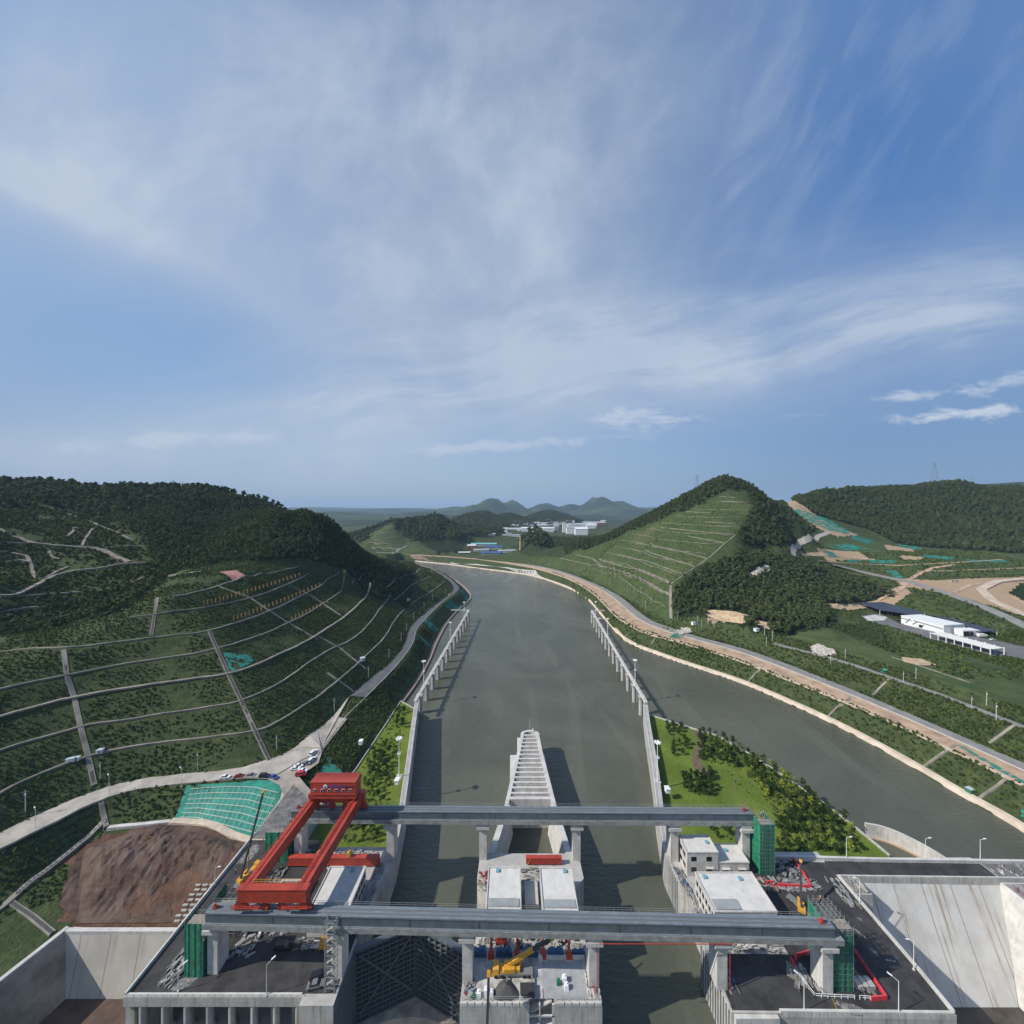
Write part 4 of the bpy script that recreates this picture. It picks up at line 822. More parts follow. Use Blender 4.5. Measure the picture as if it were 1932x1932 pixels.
def text(body, x, y, z, size, m, parent, name='lettering', ry=0.0, rz=0.0, ex=.02):
    cu = bpy.data.curves.new(name, 'FONT'); cu.body = body; cu.size = size; cu.extrude = ex; cu.align_x = 'LEFT'; cu.materials.append(m)
    tmp = bpy.data.objects.new('tmp', cu); COL.objects.link(tmp); dg = bpy.context.evaluated_depsgraph_get(); me = bpy.data.meshes.new_from_object(tmp.evaluated_get(dg)); bpy.data.objects.remove(tmp)
    o = bpy.data.objects.new(name, me); COL.objects.link(o); o.parent = parent; off = parent.location.copy(); q = parent.parent
    while q is not None: off += q.location; q = q.parent
    o.location = Vector((x, y, z)) - off; o.rotation_euler = (D2R(90), 0, rz); return o
BLUEP = mat('blue_paint', (.06, .10, .42), .5); BLK2 = mat('black_paint', (.02, .01, .012), .6)
text('中国水利水电', -65.6, 132.93, 30.55, 1.05, BLUEP, hs); text('启闭机 安全生产', -60.6, 132.93, 30.55, .62, BLK2, hs)
b = MB(); b.tube((-66.9, 132.95, 30.9), (-66.9, 132.86, 30.9), .75, n=20); part('emblem', b, WHITE, hs, True)
b = MB(); b.tube((-66.9, 132.87, 30.7), (-66.9, 132.83, 30.7), .42, n=16); part('emblem', b, BLUEP, hs, True)
part('ladder', MB().rail([(-56.9, 133.2, 24.4), (-56.9, 137, 24.4)], 3.0, .06, .8), RED, CR, True)
# lifting beam on ropes
LB = thing('lifting_beam', 'long red lifting beam hanging on ropes under the gantry crane', 'lifting beam', (-65, 136, .6))
b = MB(); b.box(-81.4, -48.6, 135.0, 136.6, .8, 3.2); b.box(-81.5, -48.5, 134.9, 136.7, 3.2, 3.35); b.box(-81.5, -48.5, 134.9, 136.7, .65, .8); part('beam_body', b, RED, LB, True)
for x in (-70.6, -59.6):
    h = part('sheave_block', MB().box(x - .7, x + .7, 135.2, 136.4, 3.36, 4.6).tube((x, 135.1, 4.3), (x, 136.5, 4.3), .8, n=12), YEL, LB, True)
    part('rope', MB().tube((x - .3, 135.6, 4.6), (x - .3, 135.8, 25), .05, n=5).tube((x + .3, 135.6, 4.6), (x + .3, 135.8, 25), .05, n=5), BLK, h, True)
LB2 = thing('lifting_beam', 'short red lifting beam with yellow stripes on the far end of the centre block', 'lifting beam', (11.6, 136.4, 0))
part('beam_body', MB().box(5.2, 18.2, 135.6, 136.9, .5, 2.6).box(5.1, 18.3, 135.5, 137.0, 2.6, 2.7), RED, LB2, True)
part('stripe', MB().bar((5.9, 135.57, .6), (6.8, 135.57, 2.5), .25, .03), YEL, LB2, True); part('stripe', MB().bar((17.6, 135.57, .6), (16.7, 135.57, 2.5), .25, .03), YEL, LB2, True)
part('foot', MB().box(8.2, 9.4, 135.6, 136.8, 0, .5), STEELD, LB2, True); part('foot', MB().box(14.6, 15.8, 135.6, 136.8, 0, .5), STEELD, LB2, True)
# ---- scaffold towers
def scaffold(x0, x1, y0, y1, zt, label, nets, lift=1.8, topnet=None, bay=1.6, cells=True):
    t = thing('scaffold_tower', label, 'scaffold', ((x0 + x1) / 2, (y0 + y1) / 2, 0), group=None)
    b = MB(); xs = np.linspace(x0, x1, max(2, int((x1 - x0) / bay) + 1)); ysz = np.linspace(y0, y1, max(2, int((y1 - y0) / bay) + 1))
    for x in xs:
        for y in ysz:
            if not cells and x0 + .1 < x < x1 - .1 and y0 + .1 < y < y1 - .1: continue
            b.bar((x, y, 0), (x, y, zt), .09, .09)
    z = lift
    while z <= zt:
        for x in xs: b.bar((x, y0, z), (x, y1, z), .07, .07)
        for y in ysz: b.bar((x0, y, z), (x1, y, z), .07, .07)
        z += lift
    part('frame', b, SCAF, t, True)
    d = .09
    for (side, a, c, m) in nets:
        b = MB(); n = 10
        if side in 'FB':
            y = y0 - d if side == 'F' else y1 + d
            px = np.linspace(x0 - d, x1 + d, n)
            for i in range(n - 1):
                w0 = .10 * math.sin(i * 2.3); w1 = .10 * math.sin((i + 1) * 2.3); b.quad((px[i], y + w0, a), (px[i + 1], y + w1, a), (px[i + 1], y + w1, c), (px[i], y + w0, c))
        else:
            x = x0 - d if side == 'L' else x1 + d; py = np.linspace(y0 - d, y1 + d, n)
            for i in range(n - 1):
                w0 = .10 * math.sin(i * 2.3); w1 = .10 * math.sin((i + 1) * 2.3); b.quad((x + w0, py[i], a), (x + w1, py[i + 1], a), (x + w1, py[i + 1], c), (x + w0, py[i], c))
        part('safety_net', b, m, t, True)
    b = MB()
    for k in range(5): b.box(x0 + .2, x1 - .2, y0 + .3 + k * .5, y0 + .7 + k * .5, zt - 1.0, zt - .93)
    part('plank', b, mat('plank_wood', (.28, .25, .21), .9, .3, 2.0), t, True)
    return t
scaffold(-91.2, -86.2, 103.4, 107.4, 15.5, 'scaffold hung with bright green nets left of the near pier on the left deck', [('F', 0, 15, NETG), ('R', 0, 10, NETG), ('L', 0, 15, NETG)], cells=False)
scaffold(-91.5, -84.5, 112.5, 119, 10, 'low open scaffold with draped green nets behind the left end of the near beam', [('L', 2, 10.5, NETG), ('R', 3, 10.5, NETG)], cells=False)
scaffold(86.6, 92.4, 100.4, 108.5, 17.5, 'scaffold tower, green net below, bare pipes above, at right end of near beam', [('F', 0, 15.6, NETS), ('R', 0, 14, NETS), ('L', 12.5, 16.5, NETG)], lift=1.5, bay=1.3)
scaffold(88.5, 93.6, 132.2, 138, 18.6, 'tall scaffold tower wrapped in green net at the right end of the far beam', [('F', 0, 18, NETS), ('L', 0, 18, NETG), ('R', 0, 18, NETG)], lift=1.5, bay=1.3)
scaffold(-91, -83, 137, 142.5, 11, 'small scaffold with green net beside the far left pier behind the crane', [('F', 0, 11, NETG), ('R', 0, 11, NETG)], cells=False)
t = thing('ladder_tower', 'grey lattice ladder tower on the left deck reaching above the near runway beam', 'ladder tower', (-49.1, 101.2, 0))
b = MB()
for x in (-50.5, -47.9):
    for y in (99.9, 101.9): b.bar((x, y, 0), (x, y, 19.6), .12, .12)
for k in range(14): z = k * 1.45; b.bar((-50.5, 99.9, z), (-47.9, 99.9, z), .09); b.bar((-50.5, 101.9, z), (-47.9, 101.9, z), .09); b.bar((-50.5, 99.9, z), (-50.5, 101.9, z), .09); b.bar((-47.9, 99.9, z), (-47.9, 101.9, z), .09)
part('frame', b, SCAF, t, True); b = MB()
for k in range(13): z = k * 1.45; s_ = (-50.3, -48.1) if k % 2 else (-48.1, -50.3); b.bar((s_[0], 100.8, z), (s_[1], 100.8, z + 1.45), .7, .06, up=(0, 0, 1))
part('stair', b, SCAF, t, True)
# ---- buildings
def win(b, c, x, z, w_, h_, y, dirx=True, par=None):
    pass
def building(x0, x1, y0, y1, h, label, front=(), left=(), right=(), name='gate_house', roofm=None, slab=None, hatch=None, ww=1.3, wh=1.3, par=.35, hood=()):
    t = thing(name, label, 'building', ((x0 + x1) / 2, (y0 + y1) / 2, 0))
    b = MB(); b.box(x0, x1, y0, y1, 0, h); part('wall', b, CONL, t, True)
    b = MB(); b.box(x0 + .25, x1 - .25, y0 + .25, y1 - .25, h + .004, h + .05)
    r = part('roof', b, roofm or ROOF, t, True)
    b = MB(); b.box(x0 - .12, x1 + .12, y0 - .12, y0 + .2, h - .1, h + par); b.box(x0 - .12, x1 + .12, y1 - .2, y1 + .12, h - .1, h + par); b.box(x0 - .12, x0 + .2, y0 + .2, y1 - .2, h - .1, h + par); b.box(x1 - .2, x1 + .12, y0 + .2, y1 - .2, h - .1, h + par); part('parapet', b, CONL, t, True)
    if slab: b = MB(); b.box(slab[0], slab[1], slab[2], slab[3], h + .055, h + .35); part('roof_slab', b, mat('grey_roof', (.27, .29, .30), .8, .1), t, True)
    if hatch:
        for hx, hy in hatch: part('hatch', MB().box(hx, hx + 1.1, hy, hy + 1.1, h + .055, h + .6), mat('hatch_blue', (.16, .34, .42), .5), t, True)
    def W_(box, pane, axis, sign):
        f = part('window', MB().box(*box), COND, t, True)
        o = bpy.data.objects.new('pane', MB().box(*pane).mesh('pane', GLASS, tuple(t.location))); COL.objects.link(o); o.parent = f
    for (x, z) in front: W_((x, x + ww, y0 - .05, y0 + .02, z - .12, z), (x, x + ww, y0 - .03, y0 + .02, z + .004, z + wh), 0, 0)
    for (y, z) in left: W_((x0 - .05, x0 + .02, y, y + ww, z - .12, z), (x0 - .03, x0 + .02, y, y + ww, z + .004, z + wh), 0, 0)
    for (y, z) in right: W_((x1 - .02, x1 + .05, y, y + ww, z - .12, z), (x1 - .02, x1 + .03, y, y + ww, z + .004, z + wh), 0, 0)
    for (x, z) in hood: part('canopy', MB().box(x - .4, x + ww + .5, y0 - .9, y0 - .13, z + wh + .15, z + wh + .28), CONL, t, True)
    return t
building(62.2, 73.2, 131.7, 138.6, 8.3, 'pale two storey building with four dark windows in front, by the far beam', [(63.6, 5.4), (69.0, 5.4), (63.6, 1.7), (69.0, 1.7)], [(133, 5.4), (135.6, 5.4), (133, 1.7), (135.6, 1.7)], hatch=[(70.6, 135)], hood=[(69.0, 1.7)], ww=1.9, wh=1.5)
building(73.45, 84.3, 131.9, 139.2, 4.5, 'lower pale annex joined to the right side of the two storey building', [(74.9, 1.4), (80.6, 1.4)], (), hatch=[(78, 136)], hood=[(74.9, 1.4), (80.6, 1.4)], ww=1.9, wh=1.3)
building(61.8, 80.8, 113.0, 125.2, 7.6, 'long white flat roofed building behind the near beam, right of the open chamber', [(63 + 3 * k, 3.4) for k in range(6)], [(113.6 + 1.9 * k, 4.7) for k in range(6)] + [(113.6 + 1.9 * k, 1.3) for k in range(6)], slab=(62.6, 70.4, 113.6, 116.6), hatch=[(63.6, 123), (75, 122.4)], ww=1.2, wh=1.5)
building(-62.6, -50.4, 113.0, 128, 6.8, 'flat roofed white building under the red crane on the left deck', [], (), [(113.5 + 2.05 * k, 4.2) for k in range(7)] + [(113.5 + 2.05 * k, 1.2) for k in range(7)], slab=(-60.9, -51.6, 113.8, 116.4), hatch=[(-55, 126)], ww=1.5, wh=1.6)
building(-8.0, 2.8, 113.2, 127.6, 7, 'left one of two matching white flat roofed buildings on the centre block', [(-6.5 + 2.4 * k, 3.0) for k in range(4)], (), slab=(-7.6, 2.2, 115, 117.4), hatch=[(-5.4, 125.8)])
building(9.5, 20.3, 113.0, 127.4, 7, 'right one of two matching white flat roofed buildings on the centre block', [(10.5 + 2.4 * k, 3.0) for k in range(4)], (), slab=(10.0, 19.8, 114.6, 117), hatch=[(17.4, 125.6)])
b = MB(); b.box(4.2, 8.6, 119.5, 127, .02, 3.2); single('plant_room', b, CON, 'small grey flat roofed box between the two matching white buildings', 'building')
# shaft curb on left deck
t = thing('shaft', 'open rectangular concrete shaft with pale rim under the gantry crane', 'shaft', (-74.5, 124, 0))
b = MB(); b.box(-80.5, -68.5, 119, 119.7, 0, .8); b.box(-80.5, -68.5, 129.3, 130, 0, .8); b.box(-80.5, -79.8, 119.7, 129.3, 0, .8); b.box(-69.2, -68.5, 119.7, 129.3, 0, .8); b.box(-79.8, -69.2, 123.4, 124, 0, .8); part('rim', b, CONL, t, True)
b = MB(); b.box(-79.79, -69.21, 124.01, 129.29, .02, .05); part('pit_shade_sheet', b, BLK, t, True); b = MB(); b.box(-79.79, -69.21, 119.71, 123.39, .02, .3); part('floor_slab', b, COND, t, True)  # black sheet at deck level paints the darkness inside the open pit
# ================================================================ ROADS, BENCHES, SLOPE WORKS
EX = np.zeros((870, 1210), bool)       # one metre raster of ground that stays free of plants: y 40.., x -465..
def mark_line(pts, hw):
    for p in resample(list(pts), .8):
        i = int(p[1] - 40); j = int(p[0] + 465); r = int(math.ceil(hw))
        if r <= i < 870 - r and r <= j < 1210 - r: EX[i - r + 1:i + r, j - r + 1:j + r] = True
def mark_poly(poly):
    xs = [p[0] for p in poly]; ys = [p[1] for p in poly]; i0, i1 = max(0, int(min(ys)) - 40), min(869, int(max(ys)) - 39); j0, j1 = max(0, int(min(xs)) + 465), min(1209, int(max(xs)) + 466)
    if i1 <= i0 or j1 <= j0: return
    jj, ii = np.meshgrid(np.arange(j0, j1), np.arange(i0, i1)); EX[i0:i1, j0:j1] |= inpoly(jj - 464.5, ii + 40.5, poly)
def XY(pts, z=0.0): return [P(u, v, z)[:2] for u, v in pts]
def HX(pts, far_=1500.0):
    o = []
    if len(pts) > 1:
        q = [pts[0]]
        for a, c in zip(pts[:-1], pts[1:]):
            n = max(1, int(math.hypot(c[0] - a[0], c[1] - a[1]) / 9)); q += [(a[0] + (c[0] - a[0]) * k / n, a[1] + (c[1] - a[1]) * k / n) for k in range(1, n + 1)]
        pts = q
    for u, v in pts:
        h = hit(u, v, far_)
        if h:
            if o and math.hypot(h[0] - o[-1][0], h[1] - o[-1][1]) > max(30, .16 * h[1]): continue
            o.append(h[:2])
    return o
def ribbon_mb(pts, wd, lift=.15, skirt=1.5, st=4.0, b=None, zf=None, sm=2):
    pts = [tuple(p) for p in pts]; pts = resample(smooth_pl(pts, sm) if len(pts) > 2 and sm else pts, st)
    mark_line(pts, wd / 2 + .6); L = offs(pts, wd / 2); R = offs(pts, -wd / 2); b = b or MB(); n = len(pts)
    zz = np.array([max(hz(*L[i]), hz(*R[i]), hz(*pts[i])) for i in range(n)]) if zf is None else np.full(n, float(zf))
    if zf is None and n > 4:
        k = zz.copy(); k[1:-1] = np.maximum((zz[:-2] + zz[1:-1] * 2 + zz[2:]) / 4, zz[1:-1]); zz = k
    zz = zz + lift; vs = []
    for i in range(n): vs += [(*L[i], zz[i] - skirt), (*L[i], zz[i]), (*R[i], zz[i]), (*R[i], zz[i] - skirt)]
    fs = []
    for i in range(n - 1):
        a = 4 * i; c = a + 4; fs += [(a, a + 1, c + 1, c), (a + 1, a + 2, c + 2, c + 1), (a + 2, a + 3, c + 3, c + 2)]
    return b.add(vs, fs)
def mk(name, mb, m, label, kind='structure', cat=None, group=None):
    o = bpy.data.objects.new(name, mb.mesh(name, m)); COL.objects.link(o); return tag(o, label, cat, group, kind)
def patch_mb(poly, lift=.12, st=3.0, b=None):
    """draped patch of ground with a crisp outline"""
    from mathutils.geometry import delaunay_2d_cdt
    mark_poly([tuple(p[:2]) for p in poly])
    P_ = np.array([p[:2] for p in resample(list(poly) + [poly[0]], st)][:-1]); n = len(P_)
    x0, y0 = P_.min(0); x1, y1 = P_.max(0); gx_, gy_ = np.meshgrid(np.arange(x0, x1, st), np.arange(y0, y1, st)); gx_ = gx_.ravel(); gy_ = gy_.ravel()
    m_ = inpoly(gx_, gy_, [tuple(p) for p in P_]) & (dpoly(gx_, gy_, [tuple(p) for p in P_] + [tuple(P_[0])]) > st * .4)
    pts = [Vector(p) for p in P_] + [Vector((a, c)) for a, c in zip(gx_[m_], gy_[m_])]
    V, E, F_, *_ = delaunay_2d_cdt(pts, [], [list(range(n))], 1, 1e-4)
    return (b or MB()).add([(p.x, p.y, hz(p.x, p.y) + lift) for p in V], [tuple(f) for f in F_])
def drape_mb(pts, wd):
    pts = resample(smooth_pl([tuple(p) for p in pts], 1), 4); return patch_mb(offs(pts, wd / 2) + offs(pts, -wd / 2)[::-1], .4, 2.5)
def strip_between(A_, B_, f0, f1, z, m, name, label, lift=.12, skirt=.8, wob=0.0):
    A_ = resample(smooth_pl(A_, 2), 4); n = len(A_); B_ = smooth_pl(B_, 2); Bn = []
    Bv = np.array(B_)
    for p in A_:
        # nearest point on B
        best = None
        for q, r in zip(Bv[:-1], Bv[1:]):
            d = r - q; t = np.clip(((p[0] - q[0]) * d[0] + (p[1] - q[1]) * d[1]) / (d @ d + 1e-9), 0, 1); c = q + d * t; ds_ = (c[0] - p[0]) ** 2 + (c[1] - p[1]) ** 2
            if best is None or ds_ < best[0]: best = (ds_, c)
        Bn.append(best[1])
    mark_poly([tuple(p) for p in A_] + [tuple(q) for q in Bn[::-1]])
    b = MB(); vs = []
    for i, (p, q) in enumerate(zip(A_, Bn)):
        w0 = f0 + (wob * math.sin(i * .7) if 0 < f0 < 1 else 0); a = (p[0] + (q[0] - p[0]) * w0, p[1] + (q[1] - p[1]) * w0); c = (p[0] + (q[0] - p[0]) * f1, p[1] + (q[1] - p[1]) * f1)
        zc = z if z is not None else 0; za = max(zc, hz(*a), hz(*c), hz(*p), hz(*q)) + lift; vs += [(*a, za - skirt), (*a, za), (*c, za), (*c, za - skirt)]
    fs = []
    for i in range(len(A_) - 1): k = 4 * i; fs += [(k, k + 1, k + 5, k + 4), (k + 1, k + 2, k + 6, k + 5), (k + 2, k + 3, k + 7, k + 6)]
    b.add(vs, fs); return mk(name, b, m, label, cat='road')
BEN = mat('bench_concrete', (.30, .27, .225), .9, .6, .12, col2=(.13, .125, .10)); DIRTR = mat('dirt_road', (.40, .28, .19), .95, .28, .12, .05, .5); ROADG = mat('grey_road', (.22, .215, .205), .9, .18, .15); ROADP = mat('pale_road', (.36, .33, .29), .9, .2, .12); DRK = mat('drain_dark', (.07, .07, .065), .9, .3, 1.0)
for k in (1, 2, 3, 4, 5, 6, 7):
    pts = [P(u, v, 10 * k)[:2] for u, v in B[k]]
    mk('path', ribbon_mb(pts, 1.9 if k == 3 else 1.0, .2, .9), BEN, 'pale concrete bench path along terrace %s of the left hillside' % ('one two three four five six seven'.split()[k - 1]), cat='path')
# left road
strip_between(XY(ROAD_L_IN[10:]), XY(ROAD_L_OUT[9:]), 0, 1, 0, mat('blue_asphalt', (.085, .09, .10), .85, .25, .15), 'road', 'dark grey road between the left hillside and the canal bank')
strip_between(XY(ROAD_L_IN[:11]), XY(ROAD_L_OUT[:10]), 0, 1, 0, ROADP, 'road', 'pale grey road curving below the left terraces')
yard = XY([(505, 1440), (560, 1413), (600, 1385), (632, 1352), (655, 1356), (608, 1416), (601, 1440)], .3) + [(-103.4, 180), (-86.5, 166), (-86, 146.2), (-103, 146.2)] + XY([(534, 1500), (528, 1482), (505, 1470), (470, 1468)], .3)
b = patch_mb(yard, 0, 3); b.v = [(x, y, max(.32, hz(x, y) + .45)) for x, y, z in b.v]; mk('pavement', b, mat('yard_ground', (.30, .265, .225), .95, .3, .12), 'pale dusty yard where cars are parked above the left deck', cat='pavement')
b = patch_mb([(-102.9, 146.3), (-86.2, 146.3), (-86.8, 163), (-103, 175)], 0, 3); b.v = [(x, y, max(.36, hz(x, y) + .34)) for x, y, z in b.v]; mk('pavement', b, mat('ramp_ground', (.14, .135, .13), .95, .45, .3, .1, .8), 'dark gritty ramp from the yard down to the left deck', cat='pavement')
# guard rail of the left road
b = MB(); gp_ = [(*p, max(.2, hz(*p) + .15)) for p in resample(smooth_pl(XY(ROAD_L_OUT[8:18]), 2), 4)]; b.rail(gp_, .8, .16, 4.0, mids=0); single('guard_rail', b, WHITE, 'long white guard rail on the canal side of the left road', 'guard rail')
b = MB(); gp_ = [(*p, hz(*p) + .3) for p in resample(smooth_pl(XY(BERM[2:], -10), 2), 3)]; b.rail(gp_, 1.0, .12, 3.0); b.wallstrip([(p[0], p[1], p[2] - .1) for p in gp_], .7, -14, 0); single('guard_rail', b, mat('pale_steel', (.40, .42, .44), .5), 'pale guard rail on a kerb above the brown excavation', 'guard rail')
mk('path', ribbon_mb(XY(BERM, -10), 2.2, .12), BEN, 'berm path below the left road beside the excavation', cat='path')
# lumpy earth in the excavation
ep = patch_mb([(-176, 152), (-163, 158.5), (-153, 163.2), (-139, 162.6), (-118, 155), (-105, 152.5), (-104.2, 128), (-149.5, 128), (-163, 133)], 0, 1.3); EV = np.array(ep.v)
yy_ = EV[:, 1] + 3 * np.sin(EV[:, 0] * .11); prof_ = np.interp(yy_, [128, 132, 138, 143.5, 147, 156, 164], [-12.7, -12.0, -10.2, -6.6, -6.2, -6.9, -7.3])
edge_ = np.clip(dpoly(EV[:, 0], EV[:, 1], [(-176, 152), (-153, 163.2), (-118, 155), (-104.2, 152.5), (-104.2, 128), (-149.5, 128), (-176, 152)]) / 5, 0, 1)
rz_ = (fbm(EV[:, 0], EV[:, 1], .45, 2, 4) * .5 + fbm(EV[:, 0], EV[:, 1], .12, 7, 3) * .7 + fbm(EV[:, 0] * 1.5, EV[:, 1] * .35, .9, 5, 3) * .35) * edge_
EV[:, 2] = EV[:, 2] * (1 - edge_) + prof_ * edge_ + rz_ + .3; ep.v = [tuple(p) for p in EV]
def earthmat():
    m = bpy.data.materials.new('red_earth'); m.use_nodes = True; t = NT(m.node_tree); pos = t.n('ShaderNodeNewGeometry').outputs['Position']
    n1 = t.noise(t.n('ShaderNodeMapping', i={0: pos, 3: (.3, 1, 1.4)}).outputs[0], .5, 6, .7); n2 = t.noise(pos, .06, 5, .65); n3 = t.noise(pos, 2.2, 4, .6)
    c = t.mix(t.ss(n1, .3, .7), (.046, .025, .018), (.105, .062, .044)); c = t.mix(t.m('MULTIPLY', t.ss(n2, .46, .62), .8), c, (.125, .088, .068)); c = t.mix(t.m('MULTIPLY', t.ss(n3, .6, .8), .5), c, (.19, .15, .12))
    b = t.n('ShaderNodeBsdfPrincipled', i={'Base Color': c, 'Roughness': .95}); bn = t.n('ShaderNodeBump', i={'Strength': 1.0, 'Distance': .35, 'Height': n1}); t.nt.links.new(bn.outputs[0], b.inputs['Normal']); t.n('ShaderNodeOutputMaterial', i={0: b.outputs[0]}); return m
mk('earth', ep, earthmat(), 'bare red brown earth above the basin slab', cat='ground')
# excavation coping
cp = XY([(200, 1564), (260, 1560), (320, 1553), (365, 1553), (400, 1562), (440, 1577), (490, 1588), (503, 1570), (526, 1525), (536, 1490)], -8)
cpz = [hz(*p) for p in cp]
b = ribbon_mb(XY([(204, 1565), (260, 1560), (320, 1553)], -8), 1.6, .5, 2); mk('path', b, CONL, 'pale concrete coping at the top of the brown excavation', cat='path')
b = ribbon_mb(XY([(322, 1553), (365, 1554), (400, 1563), (440, 1579), (475, 1589), (494, 1590)], -8), 2.6, .5, 2); mk('path', b, mat('sandy_plinth', (.50, .42, .33), .9, .2, .4), 'sandy plinth along the foot of the turquoise netted slope', cat='path')
def ragmat():
    m = bpy.data.materials.new('ragged_net'); m.use_nodes = True; t = NT(m.node_tree); pos = t.n('ShaderNodeNewGeometry').outputs['Position']
    f = t.noise(t.n('ShaderNodeMapping', i={0: pos, 3: (.5, 1.2, 1)}).outputs[0], .22, 5, .7); c = t.mix(t.noise(pos, .3, 4, .6), (.008, .12, .09), (.03, .26, .20))
    b = t.n('ShaderNodeBsdfPrincipled', i={'Base Color': c, 'Roughness': .85}); mx = t.n('ShaderNodeMixShader', i={0: t.ss(f, .50, .56), 1: b.outputs[0], 2: t.n('ShaderNodeBsdfTransparent').outputs[0]}); t.n('ShaderNodeOutputMaterial', i={0: mx.outputs[0]}); return m
RAG = ragmat()
def net(pxpoly, label, name='slope_net', m=TURQ, lift=.25, grid=None, z=None):
    poly = HX(pxpoly)
    if not grid: return single(name, patch_mb(poly, lift, 2.0), RAG, label, 'slope net')
    t = thing(name, label, 'slope net', (poly[0][0], poly[0][1], hz(*poly[0])))
    part('sheet', patch_mb(poly, lift, 3.0), m, t, True)
    if grid:
        T, Bt, nr, nc = grid; T = np.array(resample(HX(T), 1.0)); Bt = np.array(resample(HX(Bt), 1.0)); b = MB()
        def at(A_, f): i = f * (len(A_) - 1); k = min(int(i), len(A_) - 2); return A_[k] + (A_[k + 1] - A_[k]) * (i - k)
        for r in range(nr):
            f = (r + .4) / nr; pl = [at(T, s) * (1 - f) + at(Bt, s) * f for s in np.linspace(.0, 1, 24)]
            for p, q in zip(pl[:-1], pl[1:]): b.bar((p[0], p[1], hz(*p) + lift + .12), (q[0], q[1], hz(*q) + lift + .12), .42, .15)
        for c in range(nc):
            s = (c + .5) / nc; pl = [at(T, s) * (1 - f) + at(Bt, s) * f for f in np.linspace(.06, .94, 8)]
            for p, q in zip(pl[:-1], pl[1:]): b.bar((p[0], p[1], hz(*p) + lift + .1), (q[0], q[1], hz(*q) + lift + .1), .2, .12)
        part('frame_grid', b, mat('frame_concrete', (.33, .42, .36), .9, .2, 1.0), t, True)
    return t
net([(328, 1551), (352, 1483), (440, 1477), (500, 1471), (520, 1474), (534, 1483), (527, 1530), (497, 1586), (475, 1585), (440, 1575), (400, 1559), (365, 1550)], 'turquoise netted slope with pale concrete grid between the curved road and excavation', grid=([(360, 1486), (440, 1480), (480, 1482), (528, 1492)], [(338, 1548), (370, 1549), (440, 1571), (490, 1583)], 7, 17))
b = ribbon_mb(HX([(497, 1588), (512, 1556), (529, 1520), (536, 1490), (528, 1476)]), 1.3, .3, 1.5); mk('path', b, CONL, 'white concrete kerb down the right side of the turquoise netted slope', cat='path')
net([(602, 1462), (618, 1430), (650, 1462)], 'small turquoise netted triangle of slope just behind the red crane house')
net([(421, 1233), (455, 1231), (482, 1244), (470, 1255), (438, 1268), (432, 1262)], 'ragged turquoise net on the upper left terraces beside the drain stairs', lift=.5)
net([(839, 1144), (848, 1131), (875, 1146), (868, 1150), (851, 1151)], 'turquoise net on the left bank just before the footbridge')
net([(867, 1114), (872, 1111), (883, 1124), (882, 1134), (874, 1127)], 'farthest turquoise net on the left canal bank, at the bend')
net([(785, 1200), (790, 1199), (814, 1217), (812, 1222)], 'narrow turquoise net stripe on the left bank slope by the bend in the road', lift=.5)
net([(796, 1174), (806, 1168), (828, 1188), (826, 1192), (812, 1186)], 'turquoise net stripe on the left bank slope above the walkway', lift=.5)
net([(1803, 1406), (1812, 1406), (1932, 1474), (1990, 1506), (1985, 1512), (1932, 1483)], 'long thin turquoise net below the dirt road on the right bank')
net([(1918, 1530), (1990, 1520), (2010, 1560), (1932, 1548)], 'turquoise net at the right edge above the canal strip')
net([(1262, 1202), (1272, 1196), (1290, 1200), (1284, 1207)], 'small turquoise net beside the dirt road at the foot of the terraced hill', lift=.6)
net([(1486, 959), (1510, 962), (1560, 978), (1606, 1004), (1600, 1009), (1562, 1000), (1530, 985)], 'long turquoise net running down from the pass between the right hills')
for i, (q, l) in enumerate(((([(1552, 1040), (1570, 1040), (1580, 1052), (1566, 1052)]), 'turquoise net patch on the left of the bare rows below the right forest'), (([(1636, 1056), (1690, 1058), (1690, 1064), (1640, 1063)]), 'turquoise net patch right of the bare rows below the right forest'), (([(1668, 1076), (1690, 1078), (1712, 1092), (1690, 1092)]), 'turquoise net patch beside the wide grey road of the right valley'), (([(1694, 1026), (1740, 1034), (1736, 1038), (1696, 1032)]), 'turquoise net patch at the foot of the right forest'), (([(1660, 1268), (1668, 1262), (1676, 1264), (1668, 1272)]), 'tiny turquoise net by the upper service road'))):
    net(q, l, lift=.5)
# drain stairs
def drain(px, wd, label, m1=BEN, m2=DRK):
    pts = HX(px)
    if len(pts) < 2: return
    if not m2: return single('drain_channel', ribbon_mb(pts, wd, .35, 1.2, 3, sm=0), m1, label, 'drain', 'drain channels down the slopes')
    t = thing('drain_channel', label, 'drain', (pts[0][0], pts[0][1], hz(*pts[0])), group='drain channels down the slopes')
    part('channel', ribbon_mb(pts, wd, .35, 1.2, 3, sm=0), m1, t, True)
    if m2: part('channel_bed', ribbon_mb(pts, wd * .55, .42, .3, 3, sm=0), m2, t, True)
drain([(395, 1191), (412, 1230), (432, 1275), (456, 1325), (482, 1381), (508, 1436)], 1.9, 'long dark stepped drain crossing the left terraces right of centre')
drain([(120, 1227), (126, 1273), (140, 1316), (152, 1372), (166, 1425), (178, 1483)], 1.9, 'long dark stepped drain crossing the leftmost terraces')
drain([(297, 1129), (291, 1165), (285, 1201)], 1.7, 'short dark stepped drain high on the left terraces')
drain([(190, 1512), (196, 1540), (201, 1562)], 1.6, 'short drain between the pale road and the excavation')
drain([(20, 1703), (60, 1730), (99, 1762)], 1.6, 'short drain slanting down to the brown basin')
